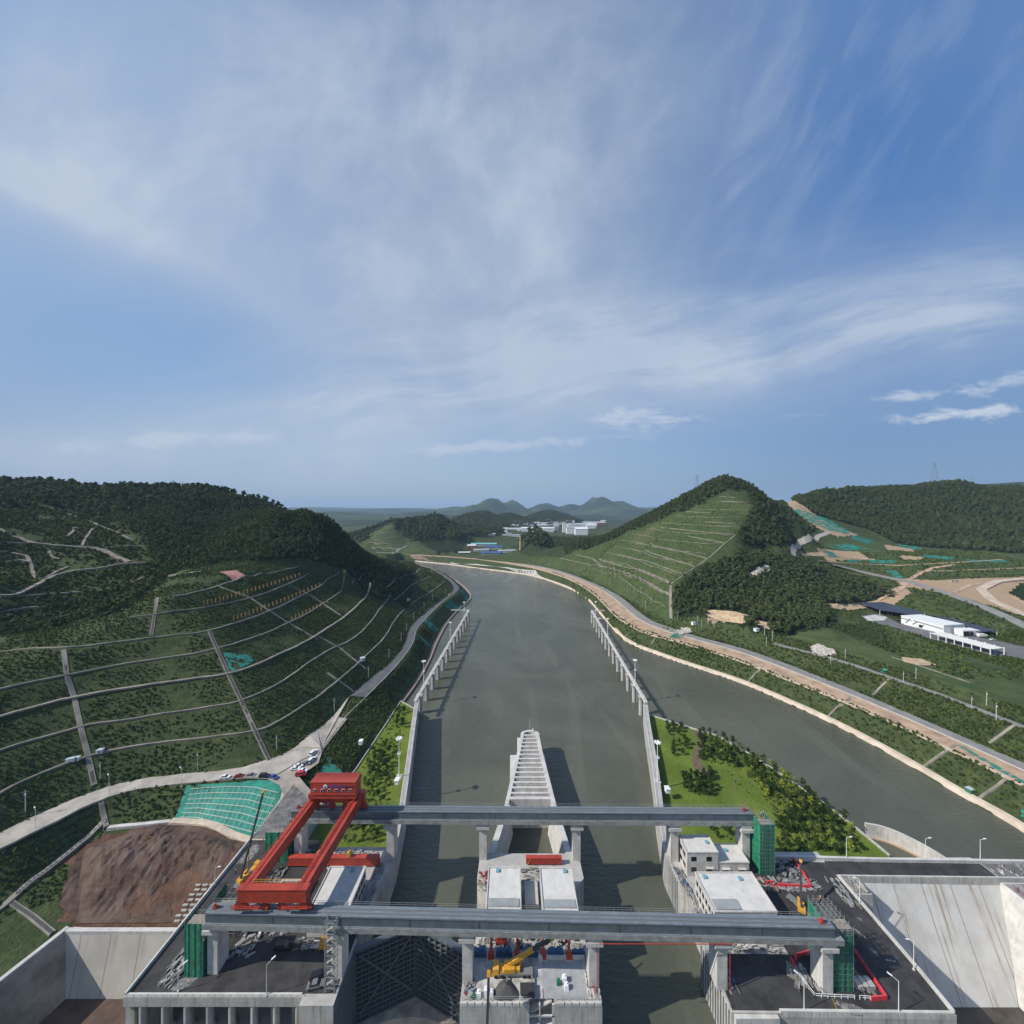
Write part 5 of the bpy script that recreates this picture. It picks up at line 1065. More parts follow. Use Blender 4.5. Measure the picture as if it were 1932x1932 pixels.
for q, l in (([(413, 1107), (472, 1128), (509, 1153), (547, 1177), (600, 1207)], 'thin slanting gutter from the red patch down the left terraces'), ([(547, 1104), (590, 1126), (643, 1162)], 'thin slanting gutter below the wooded spur'), ([(601, 1201), (640, 1222), (690, 1262)], 'thin slanting gutter low on the left terraces'), ([(618, 1270), (650, 1292), (668, 1306)], 'thin gutter above the dark left road'),
             ([(1441, 1257), (1425, 1273), (1411, 1289)], 'first thin drain down the right bank'), ([(1604, 1317), (1582, 1335), (1561, 1354)], 'pale drain in the middle of the right bank'), ([(1803, 1406), (1770, 1428), (1738, 1451)], 'pale drain down the right bank below the turquoise strip'), ([(1909, 1462), (1880, 1485), (1848, 1507)], 'last drain down the right bank near the picture edge'),
             ([(1677, 1282), (1660, 1298), (1647, 1312)], 'pale drain between the service road and the dirt road'), ([(1914, 1368), (1890, 1386), (1866, 1403)], 'pale drain between the two right roads near the picture edge'),
             ([(1265, 1106), (1265, 1140), (1266, 1170)], 'wide pale drain down the lower edge of the terraced hill'), ([(1387, 1011), (1368, 1026), (1336, 1054), (1300, 1078), (1266, 1102)], 'long pale drain along the right edge of the terraced hill'), ([(1185, 1198), (1170, 1208)], 'short drain on the bank by the right walkway'), ([(1242, 1198), (1228, 1217)], 'short drain behind the right walkway')):
    drain(q, 1.3 if 'wide' not in l else 3.0, l, BEN, None)
for i, q in enumerate(([(1085, 1047), (1140, 1060), (1200, 1076), (1246, 1092), (1264, 1102)], [(1057, 1054), (1100, 1063), (1177, 1080), (1230, 1105), (1262, 1124)], [(1248, 996), (1317, 1003), (1387, 1010)], [(1299, 1012), (1367, 1025)], [(1201, 1025), (1240, 1031), (1281, 1040), (1336, 1054)], [(1195, 1037), (1226, 1043), (1310, 1069)], [(1160, 1046), (1226, 1061), (1286, 1083)], [(1295, 966), (1339, 968)], [(1357, 937), (1387, 939)], [(1361, 946), (1418, 948)], [(1226, 1106), (1262, 1125)], [(1200, 1078), (1226, 1086), (1262, 1098)], [(1330, 985), (1400, 988)])):
    pts = HX(q)
    if len(pts) > 1: mk('path', ribbon_mb(pts, (2.4, 2.0, 1.8)[i] if i < 3 else 1.0, .5, 1.0), BEN, 'thin bench path across the tall terraced hill', cat='path', group='bench paths on the terraced hill')
for q in ([(697, 1025), (768, 1029)], [(702, 1034), (757, 1037)], [(709, 1042), (745, 1044)], [(768, 1029), (740, 1045)], [(705, 1018), (750, 1015)], [(716, 1006), (752, 1005)]):
    pts = HX(q, 1600)
    if len(pts) > 1: mk('path', ribbon_mb(pts, 2.4, .6, 1.0, sm=0), CON, 'pale bench line on the small terraced hill beyond the bend', cat='path', group='bench lines on the small far terraced hill')
# revetment strip of the right shore
def revet(px, label, wdt=4.6, m=mat('revetment', (.50, .42, .335), .9, .18, .2)):
    A_ = resample(smooth_pl(XY(px, -13), 2), 5); L = offs(A_, .8); M1 = offs(A_, -2.6); M2 = offs(A_, -wdt); b = MB(); vs = []
    for i in range(len(A_)):
        vs += [(*L[i], -14.5), (*M1[i], -11.3), (*M2[i], -10.9), (*M2[i], -16)]
    fs = []
    for i in range(len(A_) - 1): k = 4 * i; fs += [(k, k + 1, k + 5, k + 4), (k + 1, k + 2, k + 6, k + 5), (k + 2, k + 3, k + 7, k + 6)]
    b.add(vs, fs); return mk('shore', b, m, label, cat='revetment')
revet(SH_R, 'beige concrete strip along the water edge of the right bank')
revet(SH_L[::-1], 'narrow reddish stone strip along the water edge of the left bank', 3.0, mat('revetment_dark', (.17, .12, .10), .9, .3, .3)) if False else None
A_ = resample(smooth_pl(XY(SH_L, -13), 2), 5); b = MB(); vs = []
L = offs(A_, -.8); M1 = offs(A_, 1.8); M2 = offs(A_, 3.2)
for i in range(len(A_)): vs += [(*L[i], -14.5), (*M1[i], -12.2), (*M2[i], -11.5), (*M2[i], -16)]
b.add(vs, [f for i in range(len(A_) - 1) for f in ((4 * i, 4 * i + 1, 4 * i + 5, 4 * i + 4), (4 * i + 1, 4 * i + 2, 4 * i + 6, 4 * i + 5), (4 * i + 2, 4 * i + 3, 4 * i + 7, 4 * i + 6))]); mk('shore', b, mat('revetment_dark', (.20, .15, .125), .9, .3, .3), 'narrow reddish stone strip along the water edge of the left bank', cat='revetment')
# right roads
strip_between(XY(R_OUT[1:]), XY(R_IN), 0, .60, 0, DIRTR, 'road', 'sandy dirt carriageway of the right bank road', wob=.02)
strip_between(XY(R_OUT[1:]), XY(R_IN), .62, 1, 0, ROADG, 'road', 'grey paved carriageway of the right bank road', lift=.16)
strip_between(XY(R_OUT[1:]), XY(R_IN), -.10, 0, 0, mat('sand_kerb', (.50, .40, .30), .9, .2, .3), 'kerb_strip', 'pale sandy edge of the right bank road', lift=.3)
strip_between(XY(R_OUT[1:]), XY(R_IN), .60, .635, 0, CONL, 'kerb_strip', 'pale kerb between dirt and grey carriageways of the right bank road', lift=.35)
b = ribbon_mb(XY([(640, 1040), (700, 1043), (760, 1047), (830, 1049), (900, 1055)], 0), 12, .3, 4); mk('road', b, DIRTR, 'sandy road along the far bend of the canal', cat='road')
bank = XY([(850, 1056), (900, 1060), (960, 1068), (1010, 1078), (1035, 1084)], -1) + XY([(1010, 1084), (960, 1076), (897, 1069), (850, 1063)], -11.5)
mk('bank', patch_mb(bank, .5, 6), mat('bank_concrete', (.42, .41, .39), .9, .3, .05), 'bare grey concrete bank at the far bend', cat='bank')
bank = XY([(730, 1046), (790, 1049), (848, 1056)], -1) + XY([(848, 1063), (800, 1058), (740, 1055)], -11)
mk('bank', patch_mb(bank, .5, 6), mat('bank_brown', (.25, .17, .13), .9, .3, .05), 'bare brown bank left of the far bend', cat='bank')
mk('road', ribbon_mb(XY(SH2[1:], 10), 4.4, .25), ROADG, 'narrow grey service road above the right bank road', cat='road')
0 and mk('road', ribbon_mb(HX([(1300, 1190), (1340, 1196), (1390, 1208), (1412, 1212)]), 3.0, .25), ROADG, 'broken grey track below the wooded hill', cat='road')
mk('road', drape_mb(HX([(1498, 1050), (1496, 1036), (1506, 1024), (1530, 1016), (1550, 1010), (1566, 1004)]), 6), ROADP, 'pale winding road climbing to the pass between the hills', cat='road')
mk('road', ribbon_mb(HX([(1566, 1067), (1610, 1076), (1650, 1085), (1715, 1098), (1777, 1116), (1858, 1146), (1932, 1180), (1990, 1206)]), 11, .35), ROADG, 'wide worn grey road running down the right valley', cat='road')
mk('road', ribbon_mb(HX([(2000, 1096), (1932, 1093), (1880, 1098), (1850, 1112), (1870, 1132), (1932, 1160), (1990, 1180)]), 8, .5), mat('sand_track', (.46, .38, .30), .95, .2, .1), 'sandy haul track joining the wide grey road', cat='road')
mk('path', ribbon_mb(HX([(1540, 1060), (1620, 1064), (1697, 1067), (1800, 1062), (1891, 1056)]), 3, .4), DIRTR, 'sandy strip across the green slope below the right forest', cat='path')
mk('path', ribbon_mb(HX([(1730, 1078), (1800, 1077), (1932, 1072), (1990, 1070)]), 2.6, .4), DIRTR, 'second sandy strip lower on the green slope', cat='path')
mk('path', ribbon_mb(HX([(1690, 1265), (1740, 1283), (1800, 1306), (1860, 1325)]), 1.3, .3), BEN, 'thin pale kerb across the grassy plateau', cat='path') if False else None
mk('path', ribbon_mb(HX([(1683, 1240), (1740, 1258), (1800, 1278), (1830, 1288)]), 1.2, .3), BEN, 'thin pale kerb across the grassy plateau', cat='path')
lot = HX([(1622, 1162), (1660, 1158), (1700, 1178), (1860, 1205), (1932, 1220), (1990, 1240), (1990, 1262), (1910, 1240), (1870, 1238), (1752, 1205), (1680, 1182), (1640, 1174)])
mk('pavement', patch_mb(lot, .2, 4), ASPG, 'grey forecourt around the long white building', cat='pavement')
mk('pavement', patch_mb(HX([(1628, 1164), (1650, 1160), (1674, 1165), (1668, 1171), (1640, 1172)]), .3, 3), CONL, 'round pale helipad on the plateau', cat='pavement')
for q, l in (([(1700, 1104), (1730, 1085), (1760, 1072), (1800, 1066)], 'sandy side track climbing from the wide grey road'), ([(1800, 1118), (1830, 1104), (1880, 1098)], 'short sandy link track on the bare ground'), ([(1640, 1142), (1670, 1126), (1700, 1112), (1712, 1100)], 'sandy ramp between carport and wide grey road'), ([(1512, 1046), (1560, 1046), (1600, 1052), (1650, 1056)], 'sandy edge track above the bare rows')):
    mk('road', drape_mb(HX(q), 4.5), DIRTR, l, cat='road')
for i, (q, l) in enumerate((([(1560, 1030), (1600, 1026), (1640, 1036), (1600, 1040)], 'ragged net above the bare rows'), ([(1600, 1056), (1626, 1058), (1624, 1062), (1600, 1061)], 'ragged net at the left of the sandy strip'), ([(1740, 1046), (1800, 1052), (1796, 1057), (1742, 1052)], 'long thin ragged net under the long wooded hill'), ([(1820, 1056), (1900, 1058), (1900, 1062), (1824, 1061)], 'thin ragged net at the far end of the green slope'), ([(1612, 1010), (1650, 1022), (1640, 1028), (1604, 1016)], 'ragged net continuing below the pass'))):
    net(q, l, lift=.5)
# logging tracks on the left mountain
TRK = mat('stony_track', (.20, .175, .155), .95, .4, .15)
TRS = [[(0, 999), (20, 1006), (45, 1020), (65, 1026), (100, 1030), (140, 1033), (180, 1036), (198, 1040), (220, 1052), (245, 1062)], [(-20, 1024), (0, 1024), (40, 1026), (65, 1026)], [(75, 967), (130, 970), (165, 982), (190, 994), (215, 1003), (235, 1012), (250, 1022)], [(0, 1128), (30, 1126), (60, 1110), (100, 1088), (140, 1078), (180, 1075), (230, 1066), (276, 1063)], [(0, 1129), (60, 1125), (120, 1121), (180, 1116), (200, 1120)], [(18, 992), (60, 989), (110, 991), (150, 998), (175, 998)], [(175, 998), (160, 1018), (155, 1031)], [(22, 1044), (52, 1050), (62, 1075), (64, 1092)], [(198, 1034), (255, 1031)], [(86, 1090), (110, 1078), (130, 1070)], [(10, 1062), (40, 1058), (58, 1062)], [(92, 1040), (98, 1052), (112, 1056)], [(45, 1000), (52, 990)], [(128, 1012), (140, 1002), (138, 996)], [(0, 1158), (40, 1150), (90, 1146)], [(250, 1100), (272, 1090)]]
for i, q in enumerate(TRS):
    pts = HX(q)
    if len(pts) > 1: mk('path', ribbon_mb(pts, 3.4 if i in (0, 3) else 2.0, .8, 1.5), TRK, 'pale stony track zigzagging over the left mountain', cat='path', group='stony tracks on the left mountain')
b = patch_mb(HX([(414, 1080), (446, 1077), (464, 1088), (440, 1099)]), .6, 3); mk('path', b, mat('pink_paving', (.36, .17, .15), .9, .15, .3), 'square of reddish paving on top of the left terraces', cat='paving')
mk('path', ribbon_mb(HX([(322, 1087), (350, 1083), (378, 1079)]), 4, .6), BEN, 'short pale slab on top of the left terraces', cat='paving')

SANDY = mat('sandy_bare', (.42, .31, .20), .95, .3, .3, .1, 1.0)
for q, l in (([(1322, 1155), (1345, 1151), (1385, 1154), (1408, 1160), (1425, 1168), (1400, 1177), (1350, 1171)], 'sandy bare terrace at the foot of the wooded knoll'), ([(1424, 1170), (1455, 1176), (1476, 1184), (1450, 1188), (1426, 1178)], 'smaller sandy bare patch below the wooded knoll'), ([(1548, 1139), (1620, 1141), (1640, 1147), (1600, 1152), (1560, 1146)], 'sandy edge beside the dark carport'),
             ([(1700, 1240), (1740, 1244), (1770, 1256), (1735, 1256), (1705, 1250)], 'bare sandy patch on the grassy plateau')):
    mk('earth', patch_mb(HX(q), .35, 2.5), SANDY, l, cat='ground')
def rocks(q, label, h=3.0):
    poly = HX(q); mb = patch_mb(poly, .3, 1.6); mb.v = [(x, y, z + h * max(0, mnoise.fractal(Vector((x * .35, y * .35, z * .2)), 1.0, 2.0, 4) * .8 + .45)) for x, y, z in mb.v]
    return single('rock_face', mb, mat('pale_rock', (.34, .32, .29), .9, .4, .6, .2, .8), label, 'rock face')
rocks([(1529, 1221), (1545, 1217), (1572, 1226), (1578, 1236), (1555, 1240), (1534, 1234)], 'pale jagged rock cut beside the service road', 1.3); rocks([(1410, 1085), (1425, 1076), (1450, 1066), (1454, 1076), (1435, 1088), (1418, 1092)], 'pale rock outcrop high on the wooded knoll', 2.5); rocks([(1270, 1196), (1285, 1185), (1302, 1186), (1305, 1194), (1288, 1198)], 'heap of pale rock at the foot of the wide pale drain', 1.6)

HILLP = [(1060, 1062), (1110, 1046), (1200, 1004), (1330, 955), (1400, 930), (1416, 948), (1384, 1008), (1330, 1050), (1262, 1100), (1262, 1165), (1200, 1135), (1110, 1084)]
for z in range(16, 152, 11):
    run = []
    for u in list(range(1060, 1421, 7)) + [None]:
        p = None
        if u is not None:
            for D in np.arange(330, 760, 3.0):
                x = (u - UH) / FL * D
                if hz(x, D) >= z and D > 360: p = (x, D); break
            if p is not None and not inpoly(np.array([float(u)]), np.array([VH + (CH - z) * FL / p[1]]), HILLP)[0]: p = None
        if p is not None and (not run or math.hypot(p[0] - run[-1][0], p[1] - run[-1][1]) < 30): run.append(p)
        else:
            if len(run) > 5: mk('path', ribbon_mb(run, .55, .35, .6), BEN, 'fine bench line contouring the tall terraced hill', cat='path', group='fine bench lines on the tall terraced hill')
            run = [p] if p is not None else []
# ================================================================ VEGETATION
def leafmat(name, c0, c1, var=.35):
    m = bpy.data.materials.new(name); m.use_nodes = True; t = NT(m.node_tree)
    oi = t.n('ShaderNodeObjectInfo'); geo = t.n('ShaderNodeNewGeometry')
    r = t.m('ADD', t.m('MULTIPLY', oi.outputs['Random'], .6), t.m('MULTIPLY', t.noise(geo.outputs['Position'], .35, 3, .6), .6), clamp=True)
    big = t.noise(geo.outputs['Position'], .018, 4, .6)
    c = t.mix(r, c0, c1); c = t.mix(t.m('MULTIPLY', t.ss(big, .45, .7), .45), c, tuple(min(1, (a + b) * .62) for a, b in zip(c0, c1)))
    d = t.n('ShaderNodeBsdfPrincipled', i={'Base Color': c, 'Roughness': .8}); d.inputs['Specular IOR Level'].default_value = .15
    tr = t.n('ShaderNodeBsdfTranslucent', i={'Color': c}); mx = t.n('ShaderNodeMixShader', i={0: .22, 1: d.outputs[0], 2: tr.outputs[0]})
    t.n('ShaderNodeOutputMaterial', i={0: mx.outputs[0]}); return m
BARK = mat('bark', (.10, .075, .055), .9, .3, 2.0)
def leaves(b, c, rad, n, sz, rng, shell=.55, flat=0.0):
    for _ in range(n):
        d = rng.normal(size=3); d /= np.linalg.norm(d) + 1e-9
        if d[2] < -.35: d[2] = -d[2] * .6
        r = shell + (1 - shell) * rng.random() ** .6; p = np.array(c) + d * r * np.array(rad)
        nn = d + rng.normal(size=3) * .55; nn /= np.linalg.norm(nn); a = np.cross(nn, rng.normal(size=3)); a /= np.linalg.norm(a) + 1e-9; e = np.cross(nn, a)
        s = sz * (.6 + .8 * rng.random()); k = .5 + .5 * rng.random()
        b.add([p - a * s - e * s * k, p + a * s - e * s * k * .6, p + a * s * .8 + e * s * k, p - a * s * .7 + e * s * k], [(0, 1, 2, 3)])
def crown(seed, h0, h1, r, nl, nlv, sz, squash=.8):
    rng = np.random.default_rng(seed); b = MB()
    for k in range(nl):
        f = (k + .5) / nl; z = h0 + (h1 - h0) * f; rr = r * (.45 + .75 * math.sin(math.pi * (.15 + .8 * f))) * .62; a = rng.random() * 6.28; o_ = rr * (.3 + .8 * rng.random())
        leaves(b, (math.cos(a) * o_, math.sin(a) * o_, z), (rr, rr, rr * squash), nlv, sz, rng)
    return b
def trunk(h, r, seed=0, limbs=4):
    rng = np.random.default_rng(seed); b = MB(); b.tube((0, 0, -.4), (.1, .05, h * .55), r, r * .7, 7)
    for k in range(limbs):
        a = 6.28 * k / limbs + rng.random(); b.tube((.1, .05, h * (.35 + .1 * (k % 3))), (math.cos(a) * h * .22, math.sin(a) * h * .22, h * (.72 + .08 * (k % 2))), r * .5, r * .2, 5)
    return b
def join_proto(name, parts):
    b = MB(); mats = []
    for i, (q, m) in enumerate(parts): b.cur = i; b.add(q.v, q.f); mats.append(m)
    me = b.mesh(name, mats); return bpy.data.objects.new(name, me)
LF = leafmat('forest_leaf', (.022, .040, .015), (.096, .126, .046)); LM = leafmat('pale_forest_leaf', (.034, .054, .020), (.105, .135, .050))
LB_ = leafmat('shrub_leaf', (.024, .044, .013), (.080, .112, .030)); LG = leafmat('bright_leaf', (.05, .082, .016), (.14, .185, .04)); LY = leafmat('yellow_leaf', (.14, .19, .02), (.30, .34, .05)); LT = leafmat('young_tree_leaf', (.014, .034, .008), (.045, .082, .018))
PC = {}
def protos(key, objs):
    c = bpy.data.collections.new('kinds_' + key)
    for o in objs: c.objects.link(o)
    PC[key] = c
protos('tree', [join_proto('tree_kind%d' % k, [(crown(10 + k, 2.2, (6.5, 7.5, 5.6)[k], (2.6, 2.3, 3.0)[k], 7, 13, .55), LF if k != 1 else LM), (trunk(5, .16, k, 2), BARK)]) for k in range(3)])
protos('shrub', [join_proto('shrub_kind%d' % k, [(crown(30 + k, .2, (1.1, 1.5, .8)[k], (1.0, .9, 1.2)[k], 3, 11, .28), (LB_, LB_, LG)[k])]) for k in range(3)])
def scatter(name, pts, scl, key, label, cat, idx=None, group=None):
    N = len(pts); me = bpy.data.meshes.new(name); me.vertices.add(N); me.vertices.foreach_set('co', np.asarray(pts, np.float32).ravel())
    a = me.attributes.new('scl', 'FLOAT', 'POINT'); a.data.foreach_set('value', np.asarray(scl, np.float32))
    a = me.attributes.new('rot', 'FLOAT', 'POINT'); a.data.foreach_set('value', (RNG.random(N) * 6.28).astype(np.float32))
    a = me.attributes.new('idx', 'INT', 'POINT'); a.data.foreach_set('value', (idx if idx is not None else RNG.integers(0, 2, N)).astype(np.int32))
    o = bpy.data.objects.new(name, me); COL.objects.link(o); tag(o, label, cat, group, 'stuff')
    g = bpy.data.node_groups.new('scatter', 'GeometryNodeTree'); g.interface.new_socket('Geometry', in_out='INPUT', socket_type='NodeSocketGeometry'); g.interface.new_socket('Geometry', in_out='OUTPUT', socket_type='NodeSocketGeometry')
    t = NT.__new__(NT); t.nt = g
    gi = t.n('NodeGroupInput'); go = t.n('NodeGroupOutput'); ci = t.n('GeometryNodeCollectionInfo'); ci.inputs['Collection'].default_value = PC[key]; ci.inputs['Separate Children'].default_value = True; ci.inputs['Reset Children'].default_value = True
    def at(n_, ty): x = t.n('GeometryNodeInputNamedAttribute'); x.data_type = ty; x.inputs['Name'].default_value = n_; return x.outputs['Attribute']
    cb = t.n('ShaderNodeCombineXYZ', i={2: at('rot', 'FLOAT')})
    ip = t.n('GeometryNodeInstanceOnPoints'); ip.inputs['Pick Instance'].default_value = True
    L = g.links.new; L(gi.outputs[0], ip.inputs['Points']); L(ci.outputs[0], ip.inputs['Instance']); L(at('idx', 'INT'), ip.inputs['Instance Index']); L(cb.outputs[0], ip.inputs['Rotation']); L(at('scl', 'FLOAT'), ip.inputs['Scale']); L(ip.outputs[0], go.inputs[0])
    md = o.modifiers.new('scatter', 'NODES'); md.node_group = g
    return o
def grid_pts(x0, x1, y0, y1, s, jit=.45):
    gx_, gy_ = np.meshgrid(np.arange(x0, x1, s), np.arange(y0, y1, s)); x = gx_.ravel() + (RNG.random(gx_.size) - .5) * s * 2 * jit; y = gy_.ravel() + (RNG.random(gx_.size) - .5) * s * 2 * jit
    z = hzv(x, y); return x, y, z
def free(x, y):
    i = np.clip((y - 40).astype(int), 0, 869); j = np.clip((x + 465).astype(int), 0, 1209)
    return ~(EX[i, j] & (x > -465) & (x < 744) & (y > 40) & (y < 909))
def sea(x, y, z): return z > -11.0
# only slopes that can be seen from around the camera are planted: drop points far below the sight line over nearer ground
def visible(x, y, z, m=14.0):
    ok = np.ones(len(x), bool)
    for f in (.45, .6, .72, .82, .9, .95, .98):
        zz_ = hzv(x * f, y * f); sl_ = CH + (z + 8 - CH) * f; ok &= sl_ > zz_ - m
    return ok & (np.abs(x) < y * 1.62 + 60)
def plant(name, box, s, test, key, smin, smax, label, cat, idxf=None):
    x, y, z = grid_pts(*box, s); zm = zone_masks(x, y, z); m = free(x, y) & sea(x, y, z) & visible(x, y, z) & test(x, y, z, zm)
    if key == 'shrub': m &= (.5 + .5 * fbm(x, y, 1 / 16., 1.0, 4) + .45 * RNG.random(len(x))) > .34
    x, y, z = x[m], y[m], z[m]; n_ = len(x)
    if not n_: return
    cl = .5 + .5 * fbm(x, y, 1 / 9., 3.0, 2); sc_ = smin + (smax - smin) * np.clip(RNG.random(n_) * .6 + cl * .4, 0, 1)
    print('PLANT', name, n_, label)
    return scatter(name, np.stack([x, y, z - .1], 1), sc_, key, label, cat, idxf(x, y, z) if idxf else None)
terr = lambda x, y, z, zm: (~zm['forest']) & (~zm['dirt'])
def mixi(p):    # share of the third kind
    return lambda x, y, z: np.where(RNG.random(len(x)) < p, 2, RNG.integers(0, 2, len(x)))
plant('forest', (-460, -150, 240, 760), 4.2, lambda x, y, z, zm: zm['forest'] & (x < -120), 'tree', .55, 1.05, 'dense dark wood covering the left mountain and spur above the terraces', 'forest', mixi(.4))
plant('forest', (-1100, -460, 240, 900), 7.0, lambda x, y, z, zm: zm['forest'], 'tree', .9, 1.7, 'dark wood on the outermost shoulder of the left mountain', 'forest', mixi(.4))
plant('forest', (120, 560, 460, 950), 5.2, lambda x, y, z, zm: zm['forest'] & ((x * .96 < .72 * y)), 'tree', .75, 1.3, 'dark wood on the crest of the tall terraced hill', 'forest', mixi(.4))
plant('forest', (150, 470, 300, 520), 4.6, lambda x, y, z, zm: zm['forest'] & ((UH + FL * x / y) > 1255), 'tree', .8, 1.35, 'dense wooded knoll to the right of the terraced hill', 'forest', mixi(.4))
plant('forest', (470, 1300, 500, 1100), 6.0, lambda x, y, z, zm: zm['forest'], 'tree', .8, 1.4, 'wood covering the long hill at the far right', 'forest', lambda x, y, z: np.where(RNG.random(len(x)) < .6, 1, 0))
plant('forest', (-520, 900, 980, 2900), 15.0, lambda x, y, z, zm: (z > 26) & (~zm['lush']), 'tree', 1.9, 3.2, 'distant wooded hills beyond the canal bend', 'forest', mixi(.3))
plant('forest', (-200, 400, 980, 1400), 11.0, lambda x, y, z, zm: (x > 20) & (z < 40) & (x > 1.0 * (y - 980) * .1 + 60), 'tree', 1.3, 2.2, 'dark grove beside the far works at the foot of the terraced hill', 'forest', mixi(.3)) 
plant('shrubbery', (-600, -180, 240, 640), 3.2, lambda x, y, z, zm: zm['scrub'], 'shrub', 1.0, 2.4, 'scrub between the stony tracks of the left mountain', 'shrubs', mixi(.1))
plant('shrubbery', (-420, -100, 95, 420), 1.6, lambda x, y, z, zm: terr(x, y, z, zm) & ~zm['scrub'] & (z > -11), 'shrub', .35, .95, 'low shrubs and grass tufts covering the left terraces', 'shrubs', mixi(.22))
plant('shrubbery', (-320, -100, 420, 860), 4.0, lambda x, y, z, zm: terr(x, y, z, zm), 'shrub', .8, 1.7, 'shrubs on the left bank slopes near the canal bend', 'shrubs', mixi(.15))
plant('shrubbery', (-102, -80, 146, 420), 1.7, lambda x, y, z, zm: (z < -.4) & (z > -11), 'shrub', .6, 1.2, 'dark shrubs on the slope between left road and lawn', 'shrubs', mixi(.1))
plant('shrubbery', (110, 470, 120, 345), 1.7, lambda x, y, z, zm: terr(x, y, z, zm) & (~zm['lush']), 'shrub', .6, 1.35, 'dense shrubs on the right bank slopes along the dirt road', 'shrubs', mixi(.25))
plant('shrubbery', (90, 300, 345, 700), 2.2, lambda x, y, z, zm: terr(x, y, z, zm) & (~zm['lush']) & (z < 12), 'shrub', .7, 1.5, 'shrubs on the right bank slope toward the bend', 'shrubs', mixi(.2))
plant('shrubbery', (110, 480, 330, 900), 3.2, lambda x, y, z, zm: zm['lush'] & ((UH + FL * x / y) < 1430) & (y > 330), 'shrub', .5, 1.15, 'sparse shrubs on the tall terraced hill', 'shrubs', mixi(.6))
plant('shrubbery', (300, 740, 250, 600), 4.4, lambda x, y, z, zm: ~zm['forest'] & ~zm['dirt'] & ((UH + FL * x / y) > 1430), 'shrub', .6, 2.0, 'scattered bushes over the green plateau and valley at the right', 'shrubs', mixi(.55))
LUSHP = [(1476, 1200), (1560, 1180), (1650, 1178), (1690, 1222), (1684, 1238), (1600, 1240), (1540, 1222)]
plant('shrubbery', (300, 480, 230, 400), 3.4, lambda x, y, z, zm: inpoly(UH + FL * x / y, VH + (CH - z) * FL / y, LUSHP), 'tree', .3, .62, 'dark green thicket between the wooded knoll and service road', 'shrubs', mixi(.3))
# ---- single trees
def tree_proto(name, m, seed, h, r, nl, nlv, sz, tr, limbs=5, h0=.28):
    t = thing(name, 'x', 'tree'); part('crown', crown(seed, h * h0, h * .92, r, nl, nlv, sz), m, t); part('trunk', trunk(h, tr, seed, limbs), BARK, t); return t
TA = tree_proto('young_tree', LT, 51, 5.2, 1.7, 8, 34, .26, .09); TB = tree_proto('young_tree', LG, 52, 4.6, 1.4, 7, 26, .25, .08); TCc = tree_proto('young_tree', LY, 53, 4.8, 1.3, 6, 24, .24, .08); TD = tree_proto('sapling', LG, 54, 3.6, .7, 4, 16, .18, .06, h0=.5)
def scatter_in(poly_uv, z, n, mind, seed):
    rng = np.random.default_rng(seed); poly = [P(u, v, z)[:2] for u, v in poly_uv]; xs = [p[0] for p in poly]; ys = [p[1] for p in poly]; out = []
    for _ in range(n * 60):
        p = (rng.uniform(min(xs), max(xs)), rng.uniform(min(ys), max(ys)))
        if inpoly(np.array([p[0]]), np.array([p[1]]), poly)[0] and all((p[0] - q[0]) ** 2 + (p[1] - q[1]) ** 2 > mind ** 2 for q in out): out.append(p)
        if len(out) >= n: break
    return out
def lz(pts): return [(1207.6 + .2441 * x, 1320.8 + .2441 * y) for x, y in pts]
GRP = [(lz([(205, 195), (330, 190), (350, 270), (215, 280)]), -4, 11, 2.2, [TA], 'the clump at the lawn tip', 'trees at the far tip of the large lawn'),
       (lz([(245, 310), (370, 300), (380, 450), (240, 450)]), -4, 10, 3.2, [TA, TD], 'the loose row on the large lawn', 'loose row of small trees on the large lawn'),
       (lz([(330, 570), (560, 560), (610, 700), (540, 760), (340, 700)]), -4, 24, 2.6, [TA], 'the round clump', 'round clump on the large lawn'),
       (lz([(455, 250), (560, 250), (760, 350), (900, 450), (930, 560), (760, 530), (640, 470), (450, 470)]), -4, 62, 2.7, [TA, TA, TB], 'the upper belt', 'upper tree belt along the river edge'),
       (lz([(830, 450), (960, 470), (1280, 680), (1400, 790), (1400, 900), (1100, 850), (960, 740), (870, 600)]), -4, 70, 2.6, [TA, TB, TCc, TB], 'the middle belt', 'middle tree belt along the river edge'),
       (lz([(1080, 830), (1400, 820), (1640, 960), (1640, 1060), (1740, 1190), (1060, 1190), (1050, 1010)]), -4, 78, 2.9, [TA, TB, TA, TCc], 'the lower belt', 'lower tree belt by the bridge road'),
       (lz([(540, 990), (740, 1000), (740, 1090), (560, 1090)]), -4, 7, 3, [TA, TD], 'the strip behind the two storey building', 'trees behind the two storey building'),
       (lz([(640, 520), (860, 560), (860, 740), (760, 720)]), -4, 7, 4, [TD], 'the open lawn', 'saplings on the open lawn'),
       ([(745, 1334), (764, 1334), (763, 1374), (749, 1376)], -6, 12, 2.0, [TA], 'the clump ending the narrow lawn', 'trees at the far end of the left lawn'),
       ([(708, 1394), (745, 1400), (742, 1440), (700, 1440)], -6, 16, 2.4, [TB, TD, TA], 'the narrow lawn middle', 'trees in the middle of the left lawn'),
       ([(690, 1440), (735, 1440), (728, 1512), (684, 1512)], -6, 26, 2.6, [TA, TB, TB], 'the planting beside the crane house', 'trees on the left lawn beside the crane'),
       ([(655, 1548), (722, 1548), (722, 1590), (650, 1590)], -6, 14, 2.4, [TA, TB], 'the planting under the far beam', 'trees on the left lawn under the beam')]
seedn = 100
